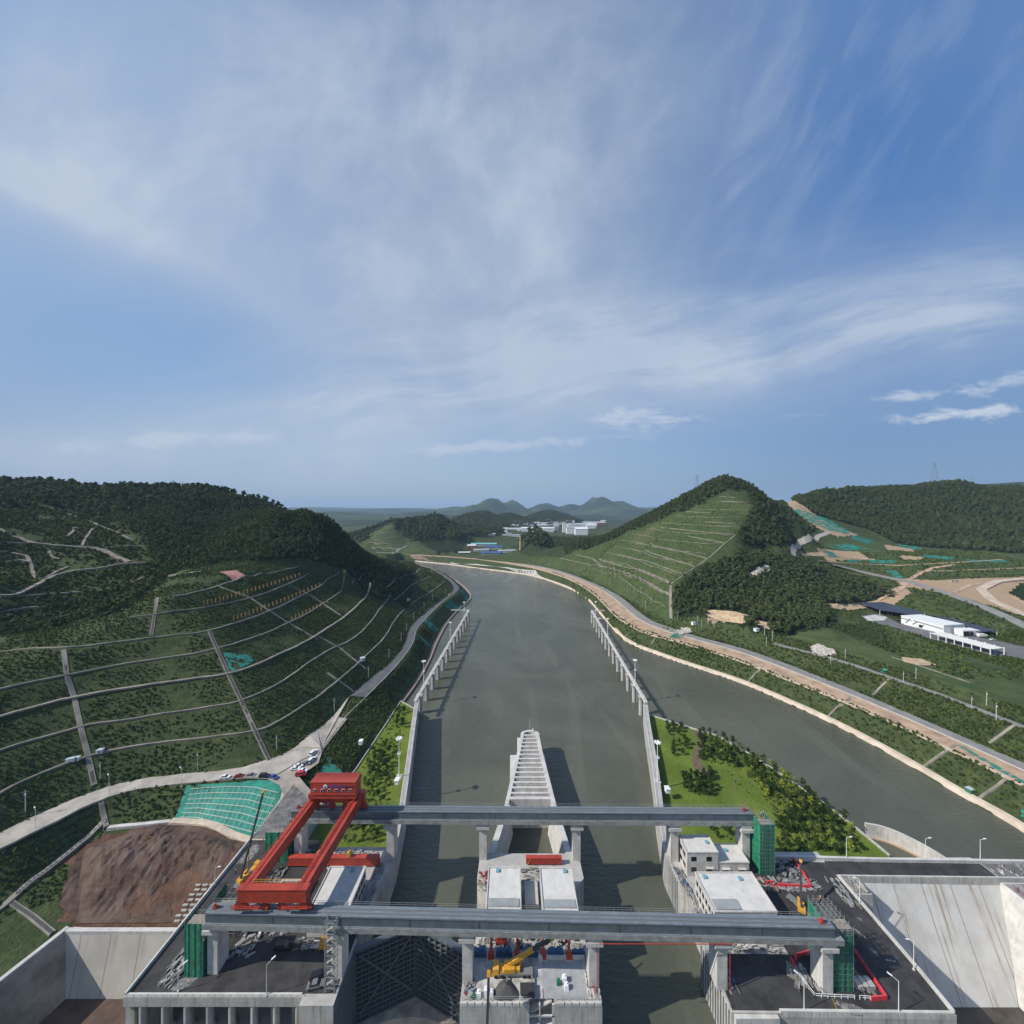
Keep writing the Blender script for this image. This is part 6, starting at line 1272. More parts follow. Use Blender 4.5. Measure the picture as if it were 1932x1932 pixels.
for poly, z, n_, md_, kinds, lab, grp in GRP:
    seedn += 1; rg = random.Random(seedn)
    for p in scatter_in(poly, z, n_, md_, seedn):
        kd = rg.choice(kinds); s_ = rg.uniform(.45, .95); col_ = {TA: 'dark', TB: 'light green', TCc: 'yellow green', TD: 'slender pale'}[kd]
        sz_ = 'small' if s_ < .62 else 'tall' if s_ > .8 else 'medium sized'
        ys_ = [P(a, c, z)[1] for a, c in poly]; f = (p[1] - min(ys_)) / (max(ys_) - min(ys_)); third = 'nearer third' if f < .33 else 'middle third' if f < .66 else 'farther third'
        edge = float(dpoly(np.array([p[0]]), np.array([p[1]]), LRsh)[0]); side = ' at the water edge' if z == -4 and edge < 5 else ''
        place(kd, (p[0], p[1], z), rg.random() * 6.28, '%s %s tree%s in the %s of %s' % (sz_, col_, side, third, lab), grp, s_)
for poly_, z_, n_, lab_ in ((lz([(450, 250), (900, 450), (1280, 680), (1640, 960), (1740, 1150), (1080, 1190), (1040, 900), (900, 640), (760, 530), (450, 460)]), -3.98, 900, 'low shrubs growing under the tree belt of the large lawn'), (lz([(330, 570), (560, 560), (610, 700), (540, 760), (340, 700)]), -3.98, 60, 'low shrubs in the round clump'), ([(745, 1334), (770, 1340), (735, 1512), (655, 1590), (670, 1470)], -5.98, 260, 'low shrubs scattered over the narrow lawn')):
    q_ = [P(a, c, z_)[:2] for a, c in poly_]; x_ = RNG.uniform(min(p[0] for p in q_), max(p[0] for p in q_), n_ * 3); y_ = RNG.uniform(min(p[1] for p in q_), max(p[1] for p in q_), n_ * 3); m_ = inpoly(x_, y_, q_); x_, y_ = x_[m_][:n_], y_[m_][:n_]
    scatter('shrubbery', np.stack([x_, y_, np.full(len(x_), z_)], 1), RNG.uniform(.25, .8, len(x_)), 'shrub', lab_, 'shrubs', np.where(RNG.random(len(x_)) < .45, 2, 0))
# ridge trees seen against the sky
RT = tree_proto('ridge_tree', LF, 61, 9.5, 3.0, 7, 26, .55, .16, 3, .5)
rg = random.Random(5); u = -8.0; crest = [(0, 918), (60, 916), (120, 918), (200, 920), (300, 925), (380, 930), (440, 936), (500, 950), (545, 967)]
while u < 545:
    v0 = float(np.interp(u, [a for a, c in crest], [c for a, c in crest])); best = None
    for D in np.arange(380, 640, 6.0):
        x = (u - UH) / FL * D; z = hz(x, D); vv = VH + (CH - z) * FL / D
        if best is None or vv < best[0]: best = (vv, x, D, z)
    place(RT, (best[1], best[2] + rg.uniform(-4, 4), best[3] - .3), rg.random() * 6.28, '%s dark skyline tree %s on the left mountain' % (rg.choice(('tall', 'middling', 'low')), 'before the first radio mast' if u < 150 else 'close before the first radio mast' if u < 291 else 'between the radio masts' if u < 419 else 'after the last radio mast'), 'skyline trees of the left mountain', rg.uniform(.9, 1.45)); u += rg.choice((2.5, 3.5, 4.5, 7, 9))
u = 1240.0
while u < 1990:
    if 1470 < u < 1520: u += 50
    best = None
    for D in np.arange(560, 860, 8.0):
        x = (u - UH) / FL * D; z = hz(x, D); vv = VH + (CH - z) * FL / D
        if best is None or vv < best[0]: best = (vv, x, D, z)
    lab = ('dark tree on the %s of the tall terraced hill' % ('rising skyline' if u < 1340 else 'summit' if u < 1400 else 'falling skyline'), 'skyline trees of the terraced hill') if u < 1480 else ('dark skyline tree %s on the long far right hill' % ('near the pass' if u < 1640 else 'before the tall pylon' if u < 1763 else 'beyond the tall pylon'), 'skyline trees of the far right hill')
    place(RT, (best[1], best[2], best[3] - .3), rg.random() * 6.28, lab[0], lab[1], rg.uniform(.5, .9)); u += rg.choice((4, 6, 8, 11))
# ================================================================ WALKWAYS, MASTS, LAMPS, POLES
def walkway(p0, p1, n, side, label, link):
    t = thing('guide_walkway', label, 'walkway', (*p0, -20)); A_ = Vector((*p0, 0)); B_ = Vector((*p1, 0))
    d = (B_ - A_).normalized(); nr = Vector((d.y, -d.x, 0)) * side
    b = MB(); b.bar(A_ + Vector((0, 0, -.45)), B_ + Vector((0, 0, -.45)), 1.9, .9); part('deck', b, CONL, t, True)
    b = MB()
    for s in (-.85, .85): q = Vector((d.y, -d.x, 0)) * s; b.rail([tuple(A_ + q), tuple(B_ + q)], 1.05, .07, 4.0)
    part('railing', b, WHITE, t, True)
    for k in range(n):
        c = A_.lerp(B_, (k + .5) / n) + nr * .9; b = MB(); a_ = math.atan2(d.y, d.x)
        b.tube((c.x, c.y, -20), (c.x, c.y, -1.0), 1.5, n=12); b.cbox((c.x - nr.x * 1.2, c.y - nr.y * 1.2, -10.4), (2.2, 2.2, 19), a_); b.cbox((c.x - nr.x * .4, c.y - nr.y * .4, -.75), (3.6, 4.2, 1.1), a_); part('pier', b, CON, t, True)
    b = MB(); b.bar((p1[0], p1[1], -.4), (*link, -.4), 1.6, .6); b.rail([(p1[0], p1[1], 0), (*link, 0)], 1, .07, 4); part('footbridge', b, CONL, t, True)
walkway((-65.5, 251), (-55, 473), 13, 1, 'long thin walkway on round piers in the water along the left bank', (-78, 474))
walkway((90.0, 249), (101, 470), 13, -1, 'long thin walkway on round piers in the water along the right side channel', (118, 471))
def lightmast(h):
    t = thing('light_mast', 'x', 'light mast'); b = MB(); b.tube((0, 0, 0), (0, 0, h), .28, .14, 10); part('pole', b, WHITE, t)
    b = MB(); b.tube((0, 0, h * .58), (0, 0, h * .58 + .25), .75, n=12); b.rail([(.7, .7, h * .58), (-.7, .7, h * .58), (-.7, -.7, h * .58), (.7, -.7, h * .58), (.7, .7, h * .58)], .9, .07, 1.4); part('platform', b, WHITE, t)
    for k in range(6): a = k * 1.047; part('floodlight', MB().cbox((math.cos(a) * 1.15, math.sin(a) * 1.15, h - .1), (.8, .8, .55), a), WHITE, t)
    part('head_ring', MB().tube((0, 0, h - .35), (0, 0, h - .1), 1.2, n=14), WHITE, t)
    part('base', MB().box(-1.3, 1.3, -1.3, 1.3, -.7, .05), CONL, t); return t
LM_ = lightmast(18.5)
for (x, y, z, l) in ((-54.9, 180.5, .1, 'tall white floodlight mast beside the left lawn'), (69.6, 177.5, .1, 'tall white floodlight mast beside the large lawn'), (-64.4, 271, .1, 'white floodlight mast nearest on the left walkway'), (-60.2, 362, .1, 'middle white floodlight mast of the left walkway'), (-56.6, 439, .1, 'farthest white floodlight mast of the left walkway'), (90.6, 273, .1, 'white floodlight mast nearest on the right walkway'), (96.4, 374, .1, 'middle white floodlight mast of the right walkway'), (99.6, 441, .1, 'farthest white floodlight mast of the right walkway')):
    place(LM_, (x, y, z), 0, l, 'floodlight masts')
b = MB(); b.box(-.9, .9, -1.1, 1.1, 0, 1.9); b.box(-1.1, 1.1, -1.3, 1.3, 1.9, 2.05); bx_ = single('control_box', b, WHITE, 'white control box at the foot of the mast beside the left lawn', 'control box', loc=(0, 0, 0)); place(bx_, (-54.8, 176.8, -.6), 0)
place(bx_, (71.8, 171.5, -.6), 0, 'white control box on the wall of the large lawn'); place(bx_, (-85.3, 209.5, -2.6), 0, 'white control box among shrubs above the left lawn')
def lamp(h, arm):
    t = thing('street_lamp', 'x', 'street lamp'); part('pole', MB().tube((0, 0, 0), (0, 0, h), .11, .06, 8), WHITE, t); part('arm', MB().tube((0, 0, h - .05), (arm, 0, h + .35), .05, .04, 6), WHITE, t)
    part('lamp_head', MB().cbox((arm + .35, 0, h + .4), (1.0, .34, .14), 0, -.1), WHITE, t); part('base', MB().box(-.25, .25, -.25, .25, 0, .35), CONL, t); return t
LP = lamp(8.3, 1.3); LPs = lamp(6.2, 1.1)
for (u, v, pr, rz, l) in ((503, 1879, LP, .9, 'street lamp standing centrally on the front edge of the left deck'), (336.6, 1871, LPs, .9, 'street lamp near the front left corner of the left deck'), (405.7, 1671, LPs, 0, 'street lamp at the edge between brown earth and left deck'), (314, 1776, LPs, 0, 'street lamp at the corner where slab, brown earth and left deck meet'),
    (66.7, 1566, LP, 2.6, 'street lamp at the left end of the pale curved road'), (205.8, 1499.5, LP, 2.6, 'street lamp in the middle of the pale curved road'), (342.8, 1482.5, LP, 2.6, 'street lamp beside the turquoise slope on the pale curved road'),
    (1597, 1623, LP, 0, 'street lamp on the bridge road behind the lower tree belt'), (1746, 1625, LP, 0, 'street lamp on the bridge road over the curved white wall'), (1849.4, 1627, LP, 0, 'rightmost street lamp on the bridge road'), (1622, 1706, LP, 3.1, 'street lamp by the equipment pad at the slab edge'), (1724, 1830.5, LP, 3.1, 'street lamp halfway down the slab edge of the right deck'), (1695.5, 1912, LP, 2.3, 'street lamp at front right of the right deck'), (1517, 1908, LP, 2.3, 'street lamp at front centre of the right deck')):
    p = P(u, v, 0); zz = 0 if (abs(p[0]) < 104 or p[0] > 0) else hz(p[0], p[1]); place(pr, (p[0], p[1], zz), rz, l, 'street lamps')
def upole(h):
    t = thing('utility_pole', 'x', 'utility pole'); part('pole', MB().tube((0, 0, -.5), (0, 0, h), .19, .12, 8), CONL, t); part('crossarm', MB().box(-.9, .9, -.06, .06, h - .7, h - .58), SCAF, t)
    part('camera_box', MB().box(-.25, .25, -.45, -.15, h - 1.9, h - 1.3), WHITE, t); return t
UP = upole(9.0)
ul = [(630.6, 1342, 'on the terrace above the blue-grey road'), (522, 1415, 'above the pale yard by the long drain'), (48, 1532, 'at the far left above the pale road'), (189, 1470, 'near the leftmost drain above the pale road'), (372.6, 1452, 'above the curved road opposite the turquoise slope'), (695, 1279, 'on the left slope near the small white hut'), (734, 1241, 'beside the narrowing left road, nearer one'), (757, 1211, 'beside the left road above the turquoise stripe'), (767, 1190, 'beside the bend of the left road'), (780.5, 1169, 'beside the left road before the upper turquoise net'), (800, 1148, 'second from the bend on the left road'), (816, 1133, 'at the far end of the left road'), (840, 1120, 'farthest on the left bank')]
z6 = [(145, 825, 'at the foot of the terraced hill'), (268, 865, 'first in the row of four below the bare earth patch'), (247, 845, 'thin one beside the white tank hut'), (301, 850, 'third in the row below the bare earth patch'), (333, 860, 'last in the row below the bare earth patch'), (593, 912, 'shorter of the group by the rock cut'), (602, 960, 'nearest of the group by the rock cut'), (633, 935, 'right of the group by the rock cut'), (1010, 1025, 'behind the frame grids by the service road'), (935, 1050, 'beside the frame grids by the service road'), (1310, 1152, 'on the service road, left of a pair'), (1375, 1130, 'on the service road, right of a pair'), (1663, 1288, 'between service road and dirt road at the right'), (1740, 1266, 'above the service road at the right'), (1790, 1342, 'lower right beside the last drain')]
z5 = [(1457, 605), (1530, 632), (1570, 680), (1602, 650), (1635, 692), (1670, 722), (1703, 750), (1745, 735), (1770, 812), (1800, 790), (1380, 596), (1350, 612), (1500, 660), (1240, 590), (1200, 566)]
for (u, v, l) in ul + [(1226 + .3652 * x, 868 + .3652 * y, l) for x, y, l in z6]:
    h = hit(u, v); place(UP, h, .4, 'pale utility pole ' + l, 'utility poles', random.uniform(.85, 1.1)) if h else None
for x, y in z5:
    h = hit(613 + .3418 * x, 868 + .3418 * y); place(UP, h, .4, 'thin pole on the foot of the terraced hill near the bend', 'thin poles on the terraced hill', 1.0) if h else None
# pylons and antennas on the skylines
def lattice(name, h, w0, cat, label, arms=3):
    t = thing(name, label, cat); b = MB()
    for sx in (-1, 1):
        for sy in (-1, 1): b.bar((sx * w0, sy * w0, 0), (sx * w0 * .15, sy * w0 * .15, h), .22, .22)
    n = int(h / 3.5)
    for k in range(n):
        f0 = k / n; f1 = (k + 1) / n; a0 = w0 * (1 - .85 * f0); a1 = w0 * (1 - .85 * f1); b.bar((-a0, -a0, h * f0), (a1, -a1, h * f1), .13); b.bar((a0, -a0, h * f0), (-a1, -a1, h * f1), .13); b.bar((-a1, -a1, h * f1), (a1, -a1, h * f1), .13); b.bar((a0, a0, h * f0), (-a1, a1, h * f1), .13)
    part('mast', b, SCAF, t)
    for k in range(arms): z = h * (.68 + .13 * k); L_ = w0 * (1.5 - .25 * k); part('crossarm', MB().bar((-L_, 0, z), (L_, 0, z), .35, .3), SCAF, t)
    return t
def onridge(pr, u, label, rz=.3, sc_=1.0, d0=380, d1=900):
    best = None
    for D in np.arange(d0, d1, 8.0):
        x = (u - UH) / FL * D; z = hz(x, D); vv = VH + (CH - z) * FL / D
        if best is None or vv < best[0]: best = (vv, x, D, z)
    place(pr, (best[1], best[2], best[3] - .5), rz, label, None, sc_)
PY = lattice('power_pylon', 48, 5.5, 'pylon', 'x'); onridge(PY, 1763, 'tall lattice power pylon on the far right hill'); onridge(PY, 1833, 'smaller power pylon at the right on the far right hill', sc_=.5); onridge(PY, 1314.7, 'thin power pylon behind the left flank of the terraced hill', sc_=.62)
AN = lattice('radio_mast', 15, .9, 'radio mast', 'x', 1)
for i, u in enumerate((291.6, 327, 344, 419)): onridge(AN, u, ('first', 'second', 'third', 'last')[i] + ' thin radio mast from the left on the left mountain skyline', sc_=(1.0, 1.05, .9, 1.0)[i], d1=640)
# slogan boards on the terraces
SB = thing('slogan_board', 'x', 'sign board'); OCH = mat('ochre_board', (.26, .165, .055), .8, .2); b = MB(); b.box(-.95, .95, -.06, .06, 2.75, 2.95); b.box(-.95, .95, -.06, .06, .55, .75); b.box(-.95, -.7, -.06, .06, .75, 2.75); b.box(.7, .95, -.06, .06, .75, 2.75); part('frame', b, OCH, SB)
b = MB(); b.box(-.12, .12, -.07, .05, .76, 2.74); b.box(-.69, -.13, -.07, .05, 1.65, 1.85); b.box(.13, .69, -.07, .05, 1.2, 1.4); b.box(-.69, -.13, -.07, .05, 2.2, 2.35); part('character', b, mat('rust_character', (.22, .10, .035), .8), SB); part('leg', MB().box(-.8, -.7, 0, .1, -.6, .55), SCAF, SB); part('leg', MB().box(.7, .8, 0, .1, -.6, .55), SCAF, SB)
def z4(x, y): return (x * .3418, 868 + y * .3418)
for r, (A_, B_, n) in enumerate((((1125, 806), (1652, 644), 25), ((1290, 890), (1765, 697), 23), ((1612, 888), (1808, 792), 11))):
    A_ = z4(*A_); B_ = z4(*B_)
    for k in range(n):
        f = k / (n - 1); u = A_[0] + (B_[0] - A_[0]) * f; v = A_[1] + (B_[1] - A_[1]) * f + 2 * math.sin(math.pi * f) * (1 if r < 2 else 0); h = hit(u, v)
        if h: place(SB, (h[0], h[1], h[2] + .4), -.75 + .3 * f, ('ochre sign board in the top row on the left terraces', 'ochre sign board in the middle row on the left terraces', 'ochre sign board in the short lower row on the left terraces')[r], ('top', 'middle', 'lower')[r] + ' row of sign boards', 1.05)
# ================================================================ VEHICLES
WIN = mat('car_glass', (.02, .025, .03), .08); TYRE = mat('tyre', (.015, .015, .015), .8); LAMPW = mat('lamp_glass', (.7, .7, .7), .2)
def car(name, m, kind='sedan'):
    L_, Wd, Hh = {'sedan': (4.6, 1.8, 1.42), 'suv': (4.8, 1.9, 1.72), 'van': (5.0, 1.85, 1.95)}[kind]; t = thing('parked_car', 'x', 'car')
    prof = {'sedan': [(-2.3, .35), (-2.3, .85), (-1.5, .95), (1.2, .93), (2.25, .72), (2.3, .35)], 'suv': [(-2.4, .4), (-2.4, 1.05), (1.1, 1.05), (2.3, .9), (2.4, .4)], 'van': [(-2.5, .4), (-2.5, 1.1), (1.6, 1.1), (2.4, .9), (2.5, .4)]}[kind]
    cab = {'sedan': [(-1.7, .92), (-1.05, 1.4), (.35, 1.42), (1.15, .92)], 'suv': [(-2.38, 1.04), (-2.1, 1.66), (.5, 1.7), (1.25, 1.04)], 'van': [(-2.48, 1.09), (-2.35, 1.9), (1.1, 1.93), (1.8, 1.09)]}[kind]
    def ext(pf, w_, inset=0.0):
        n = len(pf); b = MB(); vs = [(x, -w_, z) for x, z in pf] + [(x, w_, z) for x, z in pf]
        if inset: vs = [(x, y * (1 - inset * (z > 1.2)), z) for x, y, z in vs]
        b.add(vs, [tuple(range(n)), tuple(range(2 * n - 1, n - 1, -1))] + [(i, i + n, (i + 1) % n + n, (i + 1) % n) for i in range(n)]); return b
    part('body', ext(prof, Wd / 2), m, t)
    g = part('cabin_glass', ext(cab, Wd / 2 - .08, .15), WIN, t); top = cab[1][0] + .05, cab[2][0] - .03
    part('roof', MB().box(top[0], top[1], -Wd / 2 + .2, Wd / 2 - .2, cab[1][1] - .03, cab[2][1] + .04), m, t)
    for x in (-1.45, 1.45):
        for y in (-Wd / 2 + .08, Wd / 2 - .08): part('wheel', MB().tube((x, y - .12, .33), (x, y + .12, .33), .34, n=12), TYRE, t)
    for y in (-.6, .6): part('headlight', MB().box(prof[-2][0] - .04, prof[-2][0] + .03, y - .2, y + .2, .55, .7), LAMPW, t)
    return t
def paint(n, c): return mat('car_' + n, c, .25, 0)
CW = car('w', paint('white', (.75, .76, .77))); CWs = car('ws', paint('white', (.75, .76, .77)), 'suv'); CV = car('v', paint('white', (.75, .76, .77)), 'van'); CRd = car('r', paint('dark_red', (.20, .02, .02))); CG = car('g', paint('grey', (.16, .17, .18))); CK = car('k', paint('black', (.015, .016, .018)), 'suv'); CB_ = car('b', paint('blue', (.03, .07, .28))); CR2 = car('r2', paint('bright_red', (.55, .04, .05)), 'van')
for (u, v, pr, rz, l) in ((591.3, 1423, CWs, 1.3, 'white car parked farthest up the yard beside the barrier'), (587.6, 1437, CWs, 1.4, 'white boxy car parked second along the yard barrier'), (577.4, 1443.5, CG, .1, 'silver grey car parked at right among the white ones'), (563.5, 1447.5, CW, .15, 'white car behind the nearest row in the yard'), (557.6, 1453, CW, .12, 'leftmost white car of the yard group'), (571, 1457, CW, .05, 'white car nearest the crane house in the yard'), (568, 1464, CR2, .2, 'bright red van below the white cars in the yard'),
    (424.8, 1469, CW, .05, 'white car at the left end of the row above the turquoise slope'), (452, 1467.5, CRd, .05, 'dark red car above the turquoise slope'), (473.6, 1466, CG, .03, 'grey car in the middle of the row above the turquoise slope'), (499, 1467, CK, 0, 'black car above the turquoise slope'), (517, 1469, CB_, -.4, 'blue car at the right end of the row above the turquoise slope'),
    (849, 1122.6, CW, .9, 'white car on the left road near the canal bend'), (814.7, 1077, CW, 1.4, 'tiny white car at the farthest end of the left road'), (534.6, 1789, CK, .05, 'black car parked in the beam shadow on the left deck'), (603, 1846, CK, .25, 'black car beside the ladder tower'), (596.7, 1861, CG, .2, 'dark grey car nearest the front of the left deck'),
    (1797, 1098, CV, .1, 'first white van on the bare ground of the right valley'), (1804, 1098, CV, .1, 'second white van on the bare ground of the right valley'), (1873, 1208, CW, .1, 'white car parked beside the long white building'), (1879, 1236, CB_, .1, 'blue car under the end of the white canopy'), (1138, 1110, CW, 1.9, 'white car on the right bank road near the bend')):
    p = P(u, v, 0)
    if u > 1000 or (v < 1140): h = hit(u, v); p = h or p
    place(pr, (p[0], p[1], (max(.3, hz(p[0], p[1]) + .25) if p[1] > 145 or p[0] < -104 else .02) if u < 1000 else p[2] + .3), rz, l, 'parked cars')
# box truck, small boat
t = thing('box_truck', 'white box truck standing at the end of the long white building', 'truck'); part('cargo_box', MB().box(-2.6, 2.6, -1.1, 1.1, 1.0, 3.3), WHITE, t); part('cab', MB().box(2.7, 4.5, -1.05, 1.05, .6, 2.6), WHITE, t); part('windscreen', MB().box(4.5, 4.55, -.9, .9, 1.6, 2.4), GLASS, t)
for x in (-1.6, 3.5):
    for y in (-.95, .95): part('wheel', MB().tube((x, y - .15, .45), (x, y + .15, .45), .45, n=10), TYRE, t)
t.location = hit(1851, 1203); t.location.z += .3
t = thing('small_boat', 'small white boat moored between the right walkway and the bank', 'boat'); part('hull', MB().loft([(-2.6, -.9, .5), (1.6, -.9, .5), (3, 0, .6), (1.6, .9, .5), (-2.6, .9, .5)], [(-2.4, -.6, -.3), (1.2, -.6, -.3), (2.2, 0, -.3), (1.2, .6, -.3), (-2.4, .6, -.3)]), WHITE, t); part('cabin', MB().box(-1.2, .6, -.6, .6, .5, 1.5), WHITE, t); t.location = P(1132, 1168, -13); t.rotation_euler.z = .3
# ---- truck cranes
def truck_crane(label, m=YEL, boom=(0, 1), L1=13, ang=28, ext=1.0, jib=False, out=True, brot=0.0, bm=None):
    t = thing('truck_crane', label, 'truck crane'); part('chassis', MB().box(-5.2, 4.2, -1.25, 1.25, .75, 1.35), mat('grey_chassis', (.17, .17, .17), .7), t)
    c = part('cab', MB().loft([(4.3, -1.2, 2.6), (6.0, -1.2, 2.5), (6.0, 1.2, 2.5), (4.3, 1.2, 2.6)], [(4.3, -1.25, .6), (6.3, -1.25, .6), (6.3, 1.25, .6), (4.3, 1.25, .6)]), m, t); part('windscreen', MB().loft([(6.03, -1.05, 2.4), (6.1, -1.05, 2.4), (6.1, 1.05, 2.4), (6.03, 1.05, 2.4)], [(6.18, -1.1, 1.6), (6.24, -1.1, 1.6), (6.24, 1.1, 1.6), (6.18, 1.1, 1.6)]), GLASS, c)
    part('hood', MB().box(2.2, 4.2, -1.1, 1.1, 1.36, 1.75), m, t)
    for x in (-4.2, -2.9, 3.2, 5.0):
        for y in (-1.05, 1.05): part('wheel', MB().tube((x, y - .22, .55), (x, y + .22, .55), .55, n=12), TYRE, t)
    up = bpy.data.objects.new('superstructure', MB().box(-3.4, -.4, -1.2, 1.2, 1.45, 2.6).box(-1.8, 1.0, -1.0, .2, 1.45, 2.3).mesh('superstructure', m)); COL.objects.link(up); up.parent = t; up.rotation_euler.z = brot; up.location = (-.6, 0, 0)
    part('operator_cab', MB().box(-.2, 1.5, .35, 1.2, 1.45, 3.0), m, up); part('cab_window', MB().box(-.05, 1.53, .45, 1.23, 2.05, 2.85), GLASS, up)
    a = D2R(ang); p = Vector((-2.2, 0, 2.7)); d = Vector((math.cos(a), 0, math.sin(a))); part('boom', MB().bar(p, p + d * L1 * .62, .85 if bm is None else .6, .95 if bm is None else .65), bm or m, up); part('boom_extension', MB().bar(p + d * L1 * .6, p + d * L1 * .62 + d * L1 * ext * .5, .6, .66), mat('boom_dark', (.03, .03, .035), .6) if ext > .9 else m, up)
    part('luffing_cylinder', MB().tube((.6, 0, 1.7), p + d * L1 * .42 + Vector((0, 0, -.4)), .18), m, up)
    tip = p + d * L1 * .62 + d * L1 * ext * .5; part('boom_head', MB().cbox(tip, (.9, .9, .9), 0, -a), m, up); part('hoist_rope', MB().tube(tip, tip + Vector((0, 0, -3.0)), .05, n=5), BLK, up)
    if out:
        for x in (-4.9, 2.0):
            part('outrigger', MB().box(x - .2, x + .2, -3.0, 3.0, .8, 1.05).tube((x, -2.9, 0), (x, -2.9, .9), .12).tube((x, 2.9, 0), (x, 2.9, .9), .12).box(x - .35, x + .35, -3.3, -2.5, 0, .1).box(x - .35, x + .35, 2.5, 3.3, 0, .1), mat('grey_chassis', (.17, .17, .17)), t)
    return t
DKB = mat('boom_dark', (.03, .03, .035), .6)
t = truck_crane('yellow truck crane with half raised boom on the centre block', L1=13, ang=30, ext=.95, brot=math.pi + .02); t.location = (.6, 104.2, .02); t.rotation_euler.z = math.pi
t = truck_crane('yellow truck crane with raised dark boom standing before the barriers on the right deck', L1=13, ang=66, ext=.95, brot=1.1 + .95, out=False, bm=DKB); t.location = (94.5, 120.5, .02); t.rotation_euler.z = -1.1; t.scale = (.85,) * 3
t = truck_crane('yellow truck crane with very long dark boom on the left deck edge', L1=27, ang=70, ext=1.1, brot=.0, out=False, bm=DKB); t.location = (-93.6, 131, .02); t.rotation_euler.z = 1.3; t.scale = (.8,) * 3
sheet('apron', [(-13, 30), (57, 30), (57, 97), (-13, 97)], -31.5, COND, 'low concrete apron in front of the centre block', cat='ground')
t = truck_crane('crane whose dark boom rises in front of the centre block from below', L1=36, ang=74, ext=1.05, brot=0, out=False, bm=DKB); t.location = (-6.6, 87.0, -31.4); t.rotation_euler.z = 1.5
# yellow forklift-like loader on left deck, forklift on centre block
def small_machine(name, label, cat, m, mast=True):
    t = thing(name, label, cat); part('body', MB().box(-1.3, 1.3, -.65, .65, .4, 1.2), m, t); part('cage', MB().rail([(-.9, -.55, 1.2), (.6, -.55, 1.2), (.6, .55, 1.2), (-.9, .55, 1.2), (-.9, -.55, 1.2)], 1.1, .08, 3).box(-.95, .65, -.6, .6, 2.3, 2.4), BLK, t)
    part('counterweight', MB().box(-1.8, -1.31, -.6, .6, .4, 1.3), m, t)
    if mast: part('mast', MB().box(1.4, 1.5, -.45, -.35, .1, 2.8).box(1.4, 1.5, .35, .45, .1, 2.8).box(1.4, 1.5, -.35, .35, 2.6, 2.75).box(1.5, 2.6, -.4, -.28, .1, .18).box(1.5, 2.6, .28, .4, .1, .18), BLK, t)
    for x in (-1.1, 1.0):
        for y in (-.62, .62): part('wheel', MB().tube((x, y - .14, .38), (x, y + .14, .38), .38, n=10), TYRE, t)
    return t
t = small_machine('forklift', 'dark red forklift between the red cylinders on the centre block', 'forklift', REDD); t.location = (-3.4, 111.4, .02); t.rotation_euler.z = 3.0
t = thing('flatbed_truck', 'yellow lorry with small crane arm by the ladder tower on the left deck', 'truck'); part('cab', MB().box(-3.2, -1.6, -1.1, 1.1, .6, 2.5), YEL, t); part('windscreen', MB().box(-3.25, -3.2, -.9, .9, 1.5, 2.3), GLASS, t); part('flatbed', MB().box(-1.5, 3.2, -1.15, 1.15, 1.0, 1.25), YEL, t); part('crane_arm', MB().bar((-1.0, 0, 1.3), (-1.0, 0, 3.0), .3).bar((-1.0, 0, 2.9), (2.4, 0, 2.4), .25), YEL, t)
for x in (-2.5, 1.4, 2.5):
    for y in (-1, 1): part('wheel', MB().tube((x, y - .15, .5), (x, y + .15, .5), .5, n=10), TYRE, t)
t.location = (-52.4 - 1.2, 110.4, .02); t.rotation_euler.z = .08
t = thing('excavator', 'small yellow excavator on the brown earth', 'excavator'); part('tracks', MB().box(-1.7, 1.7, -1.2, -.7, 0, .7), BLK, t); part('tracks', MB().box(-1.7, 1.7, .7, 1.2, 0, .7), BLK, t); part('house', MB().box(-1.6, 1.0, -1.1, 1.1, .8, 1.8), YEL, t); part('cab', MB().box(0, 1.2, .2, 1.1, 1.8, 2.8), GLASS, t); part('boom', MB().bar((1, 0, 1.6), (3.6, 0, 3.6), .4).bar((3.6, 0, 3.6), (5.0, 0, 1.2), .3), YEL, t); part('bucket', MB().box(4.7, 5.5, -.5, .5, .2, 1.2), YEL, t)
h = hit(303, 1589); t.location = h; t.rotation_euler.z = 3.6
# ================================================================ SITE EQUIPMENT
RC = thing('hydraulic_hoist', 'x', 'hydraulic hoist'); part('pedestal', MB().box(-.9, .9, -.7, .7, 0, 1.0).box(-.6, .6, -.5, .5, 1.0, 1.6), RED, RC); part('cylinder', MB().tube((0, 0, 1.5), (.05, 1.4, 5.5), .42, .34, 12), RED, RC); part('piston_rod', MB().tube((.05, 1.4, 5.5), (.08, 2.3, 8.4), .2, n=8), RED, RC); part('foot', MB().box(-1.2, 1.2, -1, 1, 0, .2), CONL, RC)
for i, x in enumerate((-6.1, 1.5, 9.05, 16.6)): place(RC, (x, 107.9, .02), 0, ('leftmost', 'second from left', 'third from left', 'rightmost')[i] + ' of the four red hydraulic hoists on the centre block', 'hydraulic hoists')
BLU = mat('blue_machine', (.03, .09, .20), .5, .2, 1.0); b = MB(); b.box(-2.2, 2.2, -.55, .55, .3, 1.5); b.box(-2.4, 2.4, -.7, .7, 0, .3); b.box(-1.6, -.6, -.5, .5, 1.5, 1.9); b.box(.3, 1.4, -.45, .45, 1.5, 2.1)
pu = single('power_unit', b, BLU, 'x', 'power unit', loc=(0, 0, 0))
for i, x in enumerate((-9.9, -2.3, 5.3, 12.8, 19.4)): place(pu, (x, 108.6, .02), 0, 'blue hydraulic power unit, ' + ('leftmost of the row behind the yellow crane', 'between first and second hoist', 'between second and third hoist', 'between third and last hoist', 'at right of the last hoist')[i], 'hydraulic power units', (.8 if i == 4 else 1))
